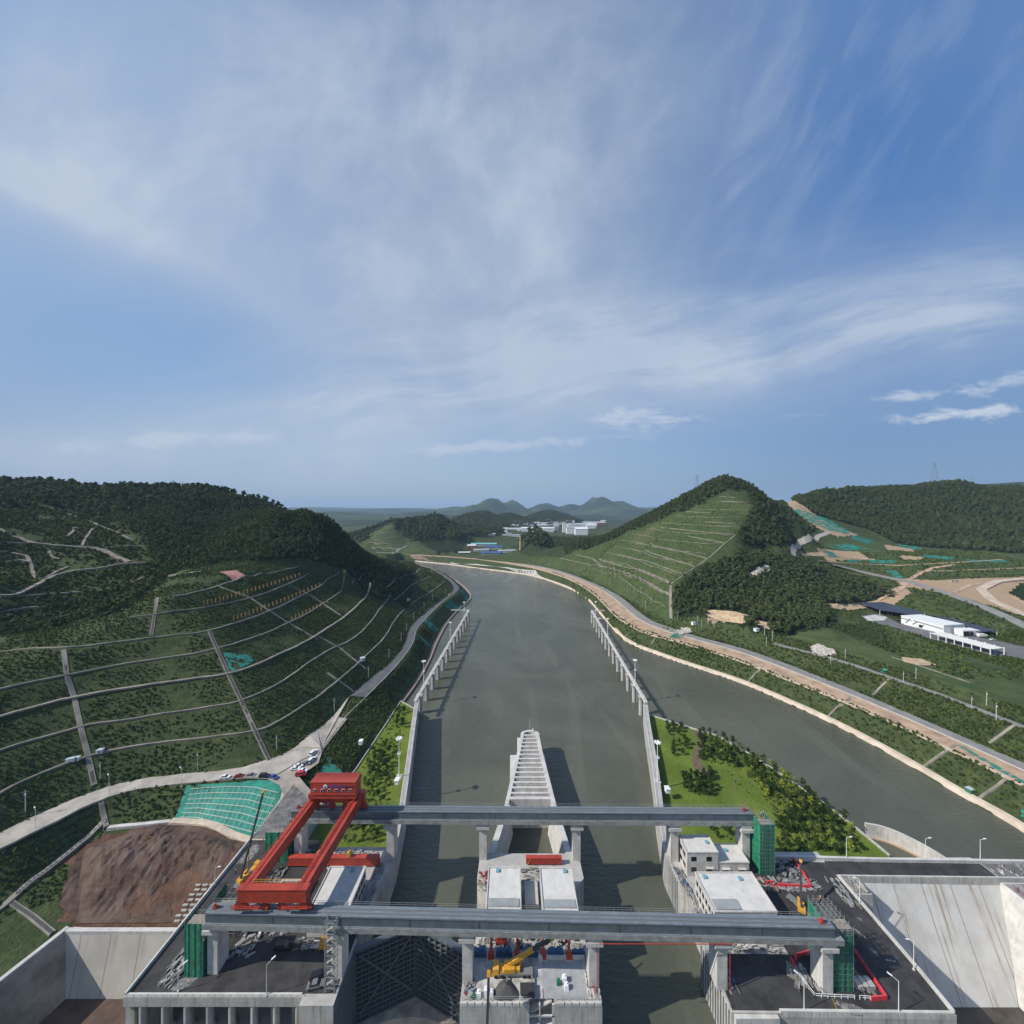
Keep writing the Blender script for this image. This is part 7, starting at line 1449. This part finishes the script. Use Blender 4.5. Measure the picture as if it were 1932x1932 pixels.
def heap(name, label, cat, x, y, z, rx, ry, h, m, seed=1):
    b = MB(); n = 22; k_ = 7; rg = random.Random(seed); vs = []; fs = []
    for k in range(k_ + 1):
        f = k / k_
        for i in range(n): a = 6.283 * i / n; r = (1 - f) ** .9 * (1 + .12 * math.sin(3 * a + seed)) * (1 + rg.uniform(-.07, .07)); vs.append((x + math.cos(a) * rx * r, y + math.sin(a) * ry * r, z + h * f * (1 + rg.uniform(-.04, .04))))
    for k in range(k_):
        for i in range(n): fs.append((k * n + i, k * n + (i + 1) % n, (k + 1) * n + (i + 1) % n, (k + 1) * n + i))
    b.add(vs, fs); return single(name, b, m, label, cat, smooth=True, loc=(x, y, z))
heap('gravel_heap', 'dark grey gravel heap at the front of the centre block', 'gravel heap', -1.6, 100.4, .02, 3.4, 2.2, 2.1, mat('gravel', (.075, .075, .078), .95, .35, 4, .08, 6), 3)
heap('sand_heap', 'pale grey sand spread behind the gravel heap on the centre block', 'sand heap', 3.6, 104.0, .02, 2.6, 1.4, .5, mat('pale_sand', (.42, .40, .36), .95, .25, 3, .05, 5), 5)
b = MB(); b.loft([(2.2, 98.7, 1.3), (6.2, 98.7, 1.3), (6.2, 101.3, 1.3), (2.2, 101.3, 1.3)], [(3, 99, 0.02), (5.8, 99, 0.02), (5.8, 101, 0.02), (3, 101, 0.02)]); single('skip', b, mat('black_skip', (.03, .03, .035), .7), 'black tapered skip beside the gravel heap', 'skip')
def bag(label, x, y, s=1.0, m=WHITE):
    b = MB(); b.loft([(-.4, -.4, 1.0), (.4, -.4, 1.0), (.4, .4, 1.0), (-.4, .4, 1.0)], [(-.5, -.5, 0), (.5, -.5, 0), (.5, .5, 0), (-.5, .5, 0)]); b.box(-.12, .12, -.12, .12, 1.0, 1.2); b.v = [(q[0] * s + x, q[1] * s + y, q[2] * s + .03) for q in b.v]; return single('bulk_bag', b, m, label, 'bulk bag', 'bulk bags')
bag('white bulk bag farthest left at the front railing of the centre block', -8.9, 99.4, 1.3); bag('tall white bulk bag between the green one and the gravel heap', -6.9, 99.9, 1.5); bag('white bulk bag close against the gravel heap', -5.5, 99.7, 1.1); bag('small green bag at the left end of the front railing', -10.2, 99.1, .9, NETG)
bag('upper white bulk bag in the middle of the grey paving', 14.5, 102.6, 1.35); bag('lower white bulk bag on the grey paving', 14.8, 101.0, 1.25); bag('green bundle beside the white bulk bags on the grey paving', 12.8, 102.0, 1.1, NETG)
# heaps of planks, pipes and formwork
def pile(label, x0, x1, y0, y1, n, seed, ms, lo=.5, hi=2.5, z=.03, ang=None, cat='material pile'):
    rg = random.Random(seed); b = MB(); mats = ms
    n = int(n * 1.35)
    for k in range(n):
        b.cur = k % len(mats); L_ = rg.uniform(lo, hi); a = (ang if ang is not None else rg.uniform(0, 3.14)) + rg.uniform(-.35, .35); w_ = rg.choice((.08, .15, .3, .5, .8)); h = rg.uniform(.05, .28)
        b.cbox((rg.uniform(x0, x1), rg.uniform(y0, y1), z + h / 2 + rg.choice((0, 0, .1, .25, .45))), (L_, w_, h), a, rg.uniform(-.12, .12))
    return single('material_pile', b, mats, label, cat)
PLK = mat('plank_dark', (.17, .155, .135)); WD = mat('pale_wood', (.42, .36, .28), .9, .2, 2)
GM = [PLK, SCAF, COND, mat('pale_board', (.30, .30, .29), .85)]
DUMMY = 0
pile('long heap of grey boards and pipes left of the green scaffold on the left deck', -97.5, -92.5, 101.5, 112, 90, 2, GM, ang=1.2); pile('scattered rubble and planks right of the near left pier', -82, -76.5, 108, 113.5, 46, 3, GM)
pile('timber and scrap around the open shaft under the crane', -84, -69.5, 114, 119, 120, 4, GM + [WHITE, BLU]); pile('scrap along the left side of the open shaft', -85, -81, 119, 134, 70, 5, GM, ang=1.5); pile('boxes and scrap inside the rim of the shaft', -79.4, -69.6, 119.9, 123.2, 44, 6, GM + [WHITE, BLU, RED], hi=1.4, z=.35)
pile('pipes and boards along the chamber edge right of the left white building', -50, -46.5, 113.5, 137, 90, 7, GM, ang=1.5); pile('boards beneath the long red lifting beam', -80, -50, 138.4, 141.6, 70, 8, GM)
pile('red and grey parts at the far left corner of the centre block', -7.5, 1.5, 130.4, 134.6, 70, 9, GM + [RED, RED], hi=1.6); pile('formwork stacked below the short red beam', 1.5, 20, 128.6, 134.4, 90, 10, GM + [WD, WD], ang=0); pile('scrap at the left shoulder of the centre block', -11.8, -8.4, 126.5, 133, 40, 11, GM + [REDD, YEL], hi=1.5)
pile('dark debris between the two matching white buildings', 3.4, 8.9, 112, 119.3, 60, 12, [COND, BLK, PLK], hi=2); pile('tools and hoses at the left edge of the centre block', -13, -10.2, 99.4, 103, 34, 13, GM + [BLU, REDD], hi=1.4); pile('tools along the right edge of the centre block', 20.4, 23.4, 99, 111, 50, 14, GM + [REDD, BLK], hi=1.6, ang=1.5); pile('odds and ends behind the hydraulic units', -10, 20, 109.6, 112.6, 70, 15, GM + [BLK], hi=1.8)
pile('heap of scaffold pipes and boards inside the far red barrier', 95, 106, 126.5, 130.8, 120, 16, GM, ang=.2); pile('stacked dark formwork behind the far scaffold tower', 95, 104, 131.5, 137, 60, 17, [COND, BLK, SCAF]); pile('scrap at the foot of the far scaffold tower', 84.5, 95.5, 126.8, 131.2, 60, 18, GM + [RED]); pile('boards around the pier inside the near red barrier', 77.5, 83.2, 100.5, 106, 70, 19, GM, ang=1.2); pile('boards right of the near green scaffold tower', 93, 97.5, 99.5, 108, 60, 20, [PLK, COND, BLK], ang=1.4)
pile('pipes lying on the asphalt right of the long white building', 81.8, 85, 116, 124, 26, 21, [BLK, COND, BLU]); pile('equipment along the slab edge beside the pad', 110.5, 114.5, 121, 131, 40, 22, GM, ang=1.6); pile('equipment on the concrete pad beyond the parapet', 116.6, 121.6, 126.3, 131.6, 44, 23, GM + [WD], ang=1.6, z=-.25); pile('pipes and boards on the right chamber wall edge', 58.8, 61.4, 100, 134, 110, 24, GM + [BLU], ang=1.5, hi=2.2); pile('boards lying under the near beam on the right deck', 62, 80, 108.9, 112, 80, 25, GM + [CONL], ang=0); pile('scrap under the near beam on the left deck', -64, -52, 109.5, 112.4, 50, 26, GM + [CONL], ang=0)
pile('site gear on the grey pad beyond the steep slab', 174, 200, 112, 129, 90, 27, GM + [RED, REDD], z=-1.4, hi=4); pile('boards at the end of the bridge road', 173, 200, 131.6, 135.8, 60, 28, GM + [CONL], ang=1.0)
pile('stacked pale stone blocks at the foot of the brown earth', -117, -105, 126.6, 134, 110, 29, [mat('pale_stone', (.36, .34, .30), .9, .2)], ang=0, lo=1.5, hi=3, z=-12.6) if False else None
STN = mat('pale_stone', (.36, .34, .30), .9, .2, 1)
for i in range(9):
    b = MB(); y = 126.9 + i * 1.35; z = hz(-110, y) + .1
    for k in range(5): b.cbox((-116.5 + k * 2.6 + (i % 2) * .7, y, z + .2), (1.9, .6, .45), .03 * k)
    single('stone_row', b, STN, 'row of pale stone blocks laid on the brown earth beside the left deck', 'stone row', 'rows of pale stone blocks')
for i, x in enumerate((94.0, 95.7, 97.4)): single('concrete_block', MB().box(x, x + 1.3, 100.6, 103.0, .03, 1.0), CON, ('left', 'middle', 'right')[i] + ' one of three concrete blocks inside the near red barrier', 'concrete block', 'concrete blocks')
BARR = mat('barrier_pink_red', (.62, .05, .07), .55, .15, 1.0)
def barrier(pts, label, h=1.15):
    b = MB(); t = thing('safety_barrier', label, 'barrier', (*pts[0], 0))
    for p, q in zip(pts[:-1], pts[1:]):
        p = Vector((*p, 0)); q = Vector((*q, 0)); n = max(1, int((q - p).length / 1.8))
        for k in range(n): a = p.lerp(q, k / n); c = p.lerp(q, (k + .94) / n); b.bar(a + Vector((0, 0, h / 2 + .05)), c + Vector((0, 0, h / 2 + .05)), .3, h)
    part('panels', b, BARR, t, True); return t
def z3(x, y): return P(1179.2 + .38965 * x, 1462.3 + .38965 * y, 0)[:2]
barrier([z3(912, 862), z3(822, 886), z3(832, 903)], 'short red barrier run left of the near pier on the right deck'); barrier([z3(800, 900), z3(812, 915), z3(826, 944)], 'two red barrier panels standing askew at the left of the enclosure'); barrier([z3(1108, 856), z3(1190, 975), z3(1268, 1088), z3(1190, 1094)], 'long red barrier run enclosing the right side of the near scaffold tower'); barrier([z3(815, 412), z3(862, 480), z3(903, 549), z3(820, 546), z3(740, 540)], 'long bent red barrier beside the far scaffold tower'); barrier([z3(718, 528), z3(690, 528), z3(684, 540)], 'short red barrier by the corner of the long white building')
t = thing('pipe_fence', 'bent white pipe fence in front of the near pier on the right deck', 'fence', (*z3(845, 975), 0)); part('rails', MB().rail([(*z3(845, 975), 0), (*z3(885, 1035), 0), (*z3(920, 1078), 0), (*z3(1112, 1086), 0)], 1.1, .09, 1.6), WHITE, t, True)
t = thing('pipe_fence', 'short white pipe fence joining the red barrier', 'fence', (*z3(1137, 1087), 0)); part('rails', MB().rail([(*z3(1137, 1087), 0), (*z3(1188, 1090), 0)], 1.1, .09, 1.3), WHITE, t, True)
b = MB(); p, q = z3(1000, 1075), z3(1038, 1160); b.bar((*p, .03), (*q, .03), .12, .02); single('hose', b, YEL, 'thin yellow hose on the asphalt of the right deck', 'hose')
# pale dust stains as thin sheets on the asphalt
def dust(pts, z, label):
    rg = random.Random(len(label)); q = smooth_pl(list(pts) + [pts[0]], 2)[:-1]; q = [(x + rg.uniform(-.25, .25), y + rg.uniform(-.25, .25)) for x, y in q]; sheet('stain', q, z, DST, label, cat='stain')
DST = mat('dust', (.30, .29, .28), .95, 1.0, 1.2, col2=(.035, .035, .036)); DST2 = DST
dust([z3(1100, 740), z3(1135, 770), z3(1180, 800), z3(1140, 760)], .022, 'pale dust streak on the right deck asphalt'); dust([z3(1185, 840), z3(1232, 890), z3(1215, 850)], .022, 'second pale dust streak on the right deck asphalt'); dust([z3(1250, 895), z3(1300, 908), z3(1320, 900), z3(1270, 890)], .022, 'thin pale dust patch near the slab edge'); dust([z3(1120, 690), z3(1150, 715), z3(1150, 695)], .022, 'small pale dust patch near the equipment pad'); dust([z3(1000, 1090), z3(1130, 1110), z3(1180, 1160), z3(1080, 1160)], .022, 'wide pale dust patch before the pipe fence')
dust([(-93, 100.5), (-89.5, 100.4), (-86.5, 104), (-91.5, 104.2)], .022, 'pale dust patch in front of the green scaffold on the left deck'); dust([(-101, 136), (-97, 137), (-97, 144), (-101, 144.5)], .022, 'pale dusty stretch at the top of the left deck')
# huts on the left terraces
def hut(u, v, L_, w_, h, rz, label, m=WHITE, z=None):
    p = hit(u, v)
    t = thing('site_hut', label, 'hut', (p[0], p[1], p[2] + .1), rz); part('walls', MB().box(-L_ / 2, L_ / 2, -w_ / 2, w_ / 2, 0, h), m, t); part('roof', MB().box(-L_ / 2 - .15, L_ / 2 + .15, -w_ / 2 - .15, w_ / 2 + .15, h, h + .14), mat('pale_blue_roof', (.42, .48, .54), .7), t); part('door', MB().box(L_ / 2 - 1.4, L_ / 2 - .5, -w_ / 2 - .05, -w_ / 2, 0, 2), mat('grey_door', (.2, .22, .25)), t)
hut(138, 1436, 4.6, 1.6, 1.5, .35, 'long white container hut with pale blue roof on the lowest left terrace'); hut(189, 1421, 2.2, 1.8, 1.7, .2, 'small white hut by the leftmost drain'); hut(684, 1247, 3.2, 3.2, 2.6, .5, 'small round-topped white hut low on the left slope'); hut(771, 1134, 4, 3, 3, .3, 'tiny white hut at the forest foot above the left road')
hut(1226 + .3652 * 228, 868 + .3652 * 852, 4.5, 3, 3, .2, 'white hut with tanks below the bare earth patch'); hut(1226 + .3652 * 552, 868 + .3652 * 885, 4, 3, 2.6, .2, 'white hut beside the rock cut'); hut(1226 + .3652 * 1655, 868 + .3652 * 1720, 2.8, 2.2, 2.2, .2, 'dark green hut on the right bank near the waterline', NETG)
# ---- long white visitor building on the plateau
t = thing('visitor_building', 'long low white building with grey slanted stripes on the green plateau', 'building', (400, 350, 15)); z0_ = hz(395, 352) - 1
pol = [(387, 369), (394.4, 338.8), (416.6, 342), (410.6, 372.5)]; part('wall', MB().prism(pol, z0_, 23), mat('building_white', (.70, .71, .72), .6, .04), t, True); part('roof', MB().prism([(x + (x - 402) * .02, y + (y - 355) * .02) for x, y in pol], 23.01, 23.4), WHITE, t, True)
Gs = mat('stripe_grey', (.14, .17, .18), .6)
def fp(f, z, o=.12): a = Vector((387, 369, 0)); c = Vector((394.4, 338.8, 0)); d = (c - a).normalized(); n_ = Vector((d.y, -d.x, 0)); q = a.lerp(c, f) + (n_ if n_.x < 0 else -n_) * o; return (q.x, q.y, z)
for (f0, z0s, f1, z1s) in ((0, 21.0, .26, 20.4), (.22, 22.2, .12, 17.2), (.30, 21.2, .99, 19.6), (.40, 20.6, .28, 17.2), (.56, 19.4, .50, 17.0)): part('stripe', MB().bar(fp(f0, z0s), fp(f1, z1s), .2, .75), Gs, t, True)
part('entrance', MB().bar(fp(.44, 17.3, .14), fp(.52, 17.3, .14), .22, 2.6), GLASS, t, True); part('annex', MB().prism([(402, 330.5), (417.5, 330.8), (417, 338), (402.5, 337.8)], z0_, 21.3), mat('building_white', (.7, .7, .7)), t, True); part('shopfront', MB().box(402.2, 410.5, 330.2, 330.5, 16.4, 20.4), GLASS, t, True)
for i, (pol, l) in enumerate((([(1619, 1137), (1667, 1136), (1739, 1155), (1742, 1160), (1735, 1162), (1660, 1151)], 'back half'), ([(1744, 1156), (1815, 1172), (1881, 1190), (1845, 1193), (1820, 1180)], 'front half'))):
    q = [P(u, v, 20.5)[:2] for u, v in pol]; t = thing('carport_roof', 'long dark panelled carport roof behind the white building, ' + l, 'carport', (*q[0], 15)); part('roof', MB().prism(q, 20.3, 20.6), mat('dark_panels', (.035, .045, .07), .35, .2, .5), t, True)
    b = MB(); [b.bar((x, y, hz(x, y) - .5), (x, y, 20.3), .3) for x, y in q]; part('posts', b, WHITE, t, True)
t = thing('canopy', 'long white canopy on posts in front of the white building', 'canopy', (377, 310, 15)); part('canopy_roof', MB().loft([(370.6, 328.5, 19.6), (375.2, 291, 19.6), (386, 291.4, 20.6), (381.5, 329, 20.6)], [(370.6, 328.5, 19.3), (375.2, 291, 19.3), (386, 291.4, 20.3), (381.5, 329, 20.3)]), mat('canopy_white', (.66, .65, .60), .6, .05), t, True)
for k in range(8):
    f = k / 7; x = 370.6 + 4.6 * f; y = 328.5 - 37.5 * f
    for dx in (0, 10.8): part('post', MB().box(x + dx - .25, x + dx + .25, y - .25, y + .25, hz(x + dx, y) - .5, 21.2 if dx else 20.6), WHITE, t, True)
# ---- distant works
WW = mat('works_white', (.62, .64, .66), .7, .1, .02); WBL = mat('works_blue', (.03, .09, .24), .5, .15, .05); WGY = mat('works_grey', (.34, .36, .38), .7, .2, .03); WTQ = mat('works_teal', (.18, .42, .42), .6); WBR = mat('works_brick', (.28, .10, .07), .9, .2, .1)
def z3b(x, y): return (830 + .1953 * x, 924.5 + .1953 * y)
def shed(x0, x1, yb, ht, m, label, dep=1.0, grp='distant sheds', rise=.12):
    (u0, v0) = z3b(x0, yb); (u1, _) = z3b(x1, yb); h = hit((u0 + u1) / 2, v0, 5000)
    if not h: return
    D = h[1]; xa = (u0 - UH) / FL * D; xb = (u1 - UH) / FL * D; H_ = ht * .1953 * D / FL; dp = (xb - xa) * dep; z = h[2] - 3; t = thing('factory_shed', label, 'shed', (xa, D, z), 0, grp)
    part('wall', MB().box(xa, xb, D, D + dp, z, z + 3 + H_), WW if m in (WW, WGY) else m if m is WBR else WGY, t, True); ym = D + dp / 2; r_ = H_ * .25 + 1
    b = MB(); b.add([(xa - 1, D - 1, z + 3.02 + H_), (xb + 1, D - 1, z + 3.02 + H_), (xb + 1, ym, z + 3 + H_ + r_), (xa - 1, ym, z + 3 + H_ + r_), (xb + 1, D + dp + 1, z + 3.02 + H_), (xa - 1, D + dp + 1, z + 3.02 + H_)], [(0, 1, 2, 3), (3, 2, 4, 5)]); part('roof', b, WW if m is WBR else m, t, True)
for a in ((265, 345, 568, 30, WBR, 'small brick works building at the left of the blue roofs'), (300, 545, 545, 22, WTQ, 'long shed with pale teal roof behind the brick works building'), (325, 470, 590, 12, WGY, 'low grey roofed shed among the blue roofs'), (440, 600, 575, 26, WBL, 'large blue roofed shed in the middle of the works'), (400, 590, 626, 18, WBL, 'nearest blue roofed shed by the canal road'), (560, 700, 606, 16, WGY, 'wide pale roofed shed right of the blue ones'), (640, 740, 596, 12, WGY, 'pale shed at the foot of the chimney'), (180, 290, 612, 8, WBR, 'low reddish brick stacks shed left of the works'),
          (400, 650, 390, 18, WW, 'long white hall left of the white plant'), (170, 290, 415, 14, WW, 'small white hall at the far left of the plain'), (650, 785, 385, 12, WW, 'white hall in line with the long white hall'), (785, 1100, 405, 34, WW, 'very long white hall in front of the silo towers'), (1225, 1310, 425, 60, WGY, 'grey steel plant building beside the right silo tower'), (1310, 1430, 435, 58, WW, 'big white block at the right of the plant'), (1240, 1420, 372, 36, WGY, 'long grey roofed hall behind the white block'), (1420, 1510, 372, 30, WW, 'white hall at the far right of the plant'), (600, 780, 448, 10, WGY, 'low grey shed above the brown quarry slope'), (390, 530, 432, 8, WW, 'low white shed beside the pale road'), (1090, 1270, 306, 12, WW, 'most distant wide white hall'), (1340, 1600, 330, 16, WBR, 'distant rust coloured hall'), (1320, 1520, 345, 16, WW, 'distant white halls right of the silo towers')): shed(*a, dep=.35 if a[1] - a[0] > 200 else .6)
k = 0
for (x0, x1, y) in ((670, 760, 345), (765, 850, 332), (855, 960, 330), (965, 1050, 328), (1055, 1090, 312), (700, 800, 318), (810, 900, 315), (905, 1000, 310), (1010, 1080, 300), (860, 940, 350), (950, 1040, 350), (300, 395, 410), (330, 380, 395), (1100, 1180, 322), (1200, 1300, 318)): shed(x0, x1, y, 9 + (k % 3) * 3, (WW, WGY, WW, WBR)[k % 4], 'small hall in the distant built up plain behind the wooded hills', .5, 'small distant halls'); k += 1
rg = random.Random(9)
for k in range(34):
    x0 = rg.uniform(640, 1560); y = rg.uniform(298, 352) if k % 3 else rg.uniform(395, 440); x0 = x0 if k % 3 else rg.uniform(200, 760); shed(x0, x0 + rg.uniform(18, 60), y, rg.uniform(5, 10), (WW, WGY, WBR, WW)[k % 4], 'small hall in the distant built up plain behind the wooded hills', .5, 'small distant halls')
for (x0, x1, y0, y1, l) in ((1105, 1146, 320, 395, 'left white silo tower of the distant plant'), (1188, 1226, 320, 410, 'right white silo tower of the distant plant')):
    u0, vb = z3b(x0, y1); u1, vt = z3b(x1, y0); h = hit(u0, vb, 5000); D = h[1]; xa = (u0 - UH) / FL * D; xb = (u1 - UH) / FL * D; t = thing('silo_tower', l, 'tower', (xa, D, h[2])); part('shaft', MB().box(xa, xb, D, D + (xb - xa), h[2] - 4, CH - (vt - VH) * D / FL), WW, t, True); part('head_house', MB().box(xa + 2, xb - 2, D + 2, D + (xb - xa) - 2, CH - (vt - VH) * D / FL, CH - (vt - VH) * D / FL + 6), WGY, t, True)
u0, v0 = z3b(800, 372); u1, v1 = z3b(1105, 330); t = thing('conveyor', 'long sloping conveyor gallery rising to the left silo tower', 'conveyor', (-200, 1800, 10)); D = 1790; part('gallery', MB().bar(Q(u0, v0, D), Q(u1, v1, D), 7, 6), WGY, t, True); part('trestle', MB().bar(Q(u0 + 20, v0 - 3, D), (*Q(u0 + 20, v0, D)[:2], 0), 4), WGY, t, True)
u0, vb = z3b(778, 580); h = hit(u0, vb, 2500); t = thing('chimney', 'thin ochre brick chimney standing beside the blue roofed works', 'chimney', h); D = h[1]; part('shaft', MB().tube(h, (h[0], h[1], CH - (z3b(778, 432)[1] - VH) * D / FL), 3.2, 2.0, 14), mat('ochre_brick', (.42, .28, .13), .9, .15, .2), t, True); part('rim', MB().tube((h[0], h[1], CH - (1008 - VH) * D / FL - 2), (h[0], h[1], CH - (1008 - VH) * D / FL - 1), 2.8, n=14), WBR, t, True)
# people
def person(m_top, m_leg):
    me = bpy.data.meshes.new('person'); V = [(0, 0, .95), (0, 0, 1.2), (0, 0, 1.42), (0, 0, 1.52), (0, .02, 1.66), (.09, 0, .9), (.11, .02, .5), (.12, 0, .07), (.12, -.14, .04), (-.09, 0, .9), (-.11, -.04, .5), (-.12, 0, .07), (-.12, -.14, .04), (.19, 0, 1.38), (.25, .02, 1.1), (.24, -.1, .86), (-.19, 0, 1.38), (-.25, .02, 1.1), (-.24, -.1, .86)]
    E = [(0, 1), (1, 2), (2, 3), (3, 4), (0, 5), (5, 6), (6, 7), (7, 8), (0, 9), (9, 10), (10, 11), (11, 12), (2, 13), (13, 14), (14, 15), (2, 16), (16, 17), (17, 18)]
    me.from_pydata(V, E, []); o = bpy.data.objects.new('person', me); COL.objects.link(o); md = o.modifiers.new('s', 'SKIN'); R_ = [.15, .16, .15, .06, .11, .09, .07, .05, .04, .09, .07, .05, .04, .07, .05, .04, .07, .05, .04]
    for i, r in enumerate(R_): me.skin_vertices[0].data[i].radius = (r, r * .85)
    me.skin_vertices[0].data[0].use_root = True; o.modifiers.new('u', 'SUBSURF').levels = 1; dg = bpy.context.evaluated_depsgraph_get(); m2 = bpy.data.meshes.new_from_object(o.evaluated_get(dg)); bpy.data.objects.remove(o)
    m2.materials.clear(); [m2.materials.append(q) for q in (m_leg, m_top, mat('skin', (.38, .24, .17), .7))]
    for p in m2.polygons: z = p.center.z; p.material_index = 2 if z > 1.5 or (abs(p.center.x) > .2 and z < .95) else (1 if z > .93 else 0)
    o = bpy.data.objects.new('person', m2); COL.objects.link(o); tag(o, 'x', 'person', None, 'thing'); hb = MB(); hb.tube((0, .02, 1.70), (0, .02, 1.80), .13, .07, 10); hb.tube((0, .01, 1.69), (0, .01, 1.71), .15, n=10); part('helmet', hb, WHITE, o); return o
NV = mat('navy_cloth', (.03, .035, .06), .9); OR = mat('orange_vest', (.6, .18, .03), .8); DK = mat('dark_cloth', (.02, .02, .025), .9)
PA = person(NV, DK); PB = person(OR, DK)
for (pr, x, y, z, rz, l) in ((PA, 90.2, 134.2, 18.7, .3, 'person in navy with white helmet on top of the far scaffold tower, left one'), (PA, 91.3, 134.8, 18.7, 1.2, 'person in navy with white helmet on top of the far scaffold tower, right one'), (PB, 88.6, 106.6, 17.6, 0, 'person in orange vest on top of the near right scaffold'), (PB, -97.5, 127, .1, .8, 'person in orange vest walking on the asphalt by the brown earth'), (PA, -98.6, 132.4, .1, 2.8, 'person in navy standing beside the long boomed crane')): place(pr, (x, y, z), rz, l)
# ================================================================ HAZE
bm_ = MB(); bm_.box(-17000, 17000, -2500, 21000, -40, 420); hm = bpy.data.materials.new('haze'); hm.use_nodes = True; t = NT(hm.node_tree)
pv_ = t.n('ShaderNodeVolumePrincipled'); pv_.inputs['Color'].default_value = (.52, .74, 1.0, 1); pv_.inputs['Density'].default_value = .00006; pv_.inputs['Anisotropy'].default_value = 0.0
o_ = t.n('ShaderNodeOutputMaterial'); t.nt.links.new(pv_.outputs[0], o_.inputs['Volume'])
hz_o = bpy.data.objects.new('haze', bm_.mesh('haze', hm)); COL.objects.link(hz_o); tag(hz_o, 'thin blue air between the lock and the far hills', 'haze', None, 'stuff')

for o in bpy.data.objects:
    l = o.get('label')
    if not l: continue
    for a, c in (('left terraces', 'big terraced slope'), ('left hillside', 'big terraced slope'), ('left slope', 'big terraced slope'), ('left mountain skyline', 'track scarred mountain skyline'), ('left mountain', 'track scarred mountain'), ('left deck edge', 'columned deck edge'), ('left deck', 'columned deck'), ('right deck', 'slab side deck'), ('left lawn', 'narrow lawn'), ('left guide wall', 'narrow lawn wall'), ('left road', 'guard railed road'), ('left bank', 'shaded bank'), ('right bank road', 'sandy bank road'), ('right bank', 'sandy road bank'), ('right valley', 'green valley'), ('long far right hill', 'long wooded hill'), ('far right hill', 'long wooded hill'), ('right forest', 'long wooded hill'), ('left canal bank', 'shaded canal bank'), ('left walkway', 'shaded bank walkway'), ('right walkway', 'lawn side walkway'), ('left basin', 'brown basin'), ('right road', 'bridge road')):
        l = l.replace(a, c)
    w_ = l.split(); o['label'] = ' '.join(w_[:16])
    if o.get('group'):
        g = o['group'].replace('left mountain', 'track scarred mountain').replace('far right hill', 'long wooded hill').replace('left lawn', 'narrow lawn'); o['group'] = g
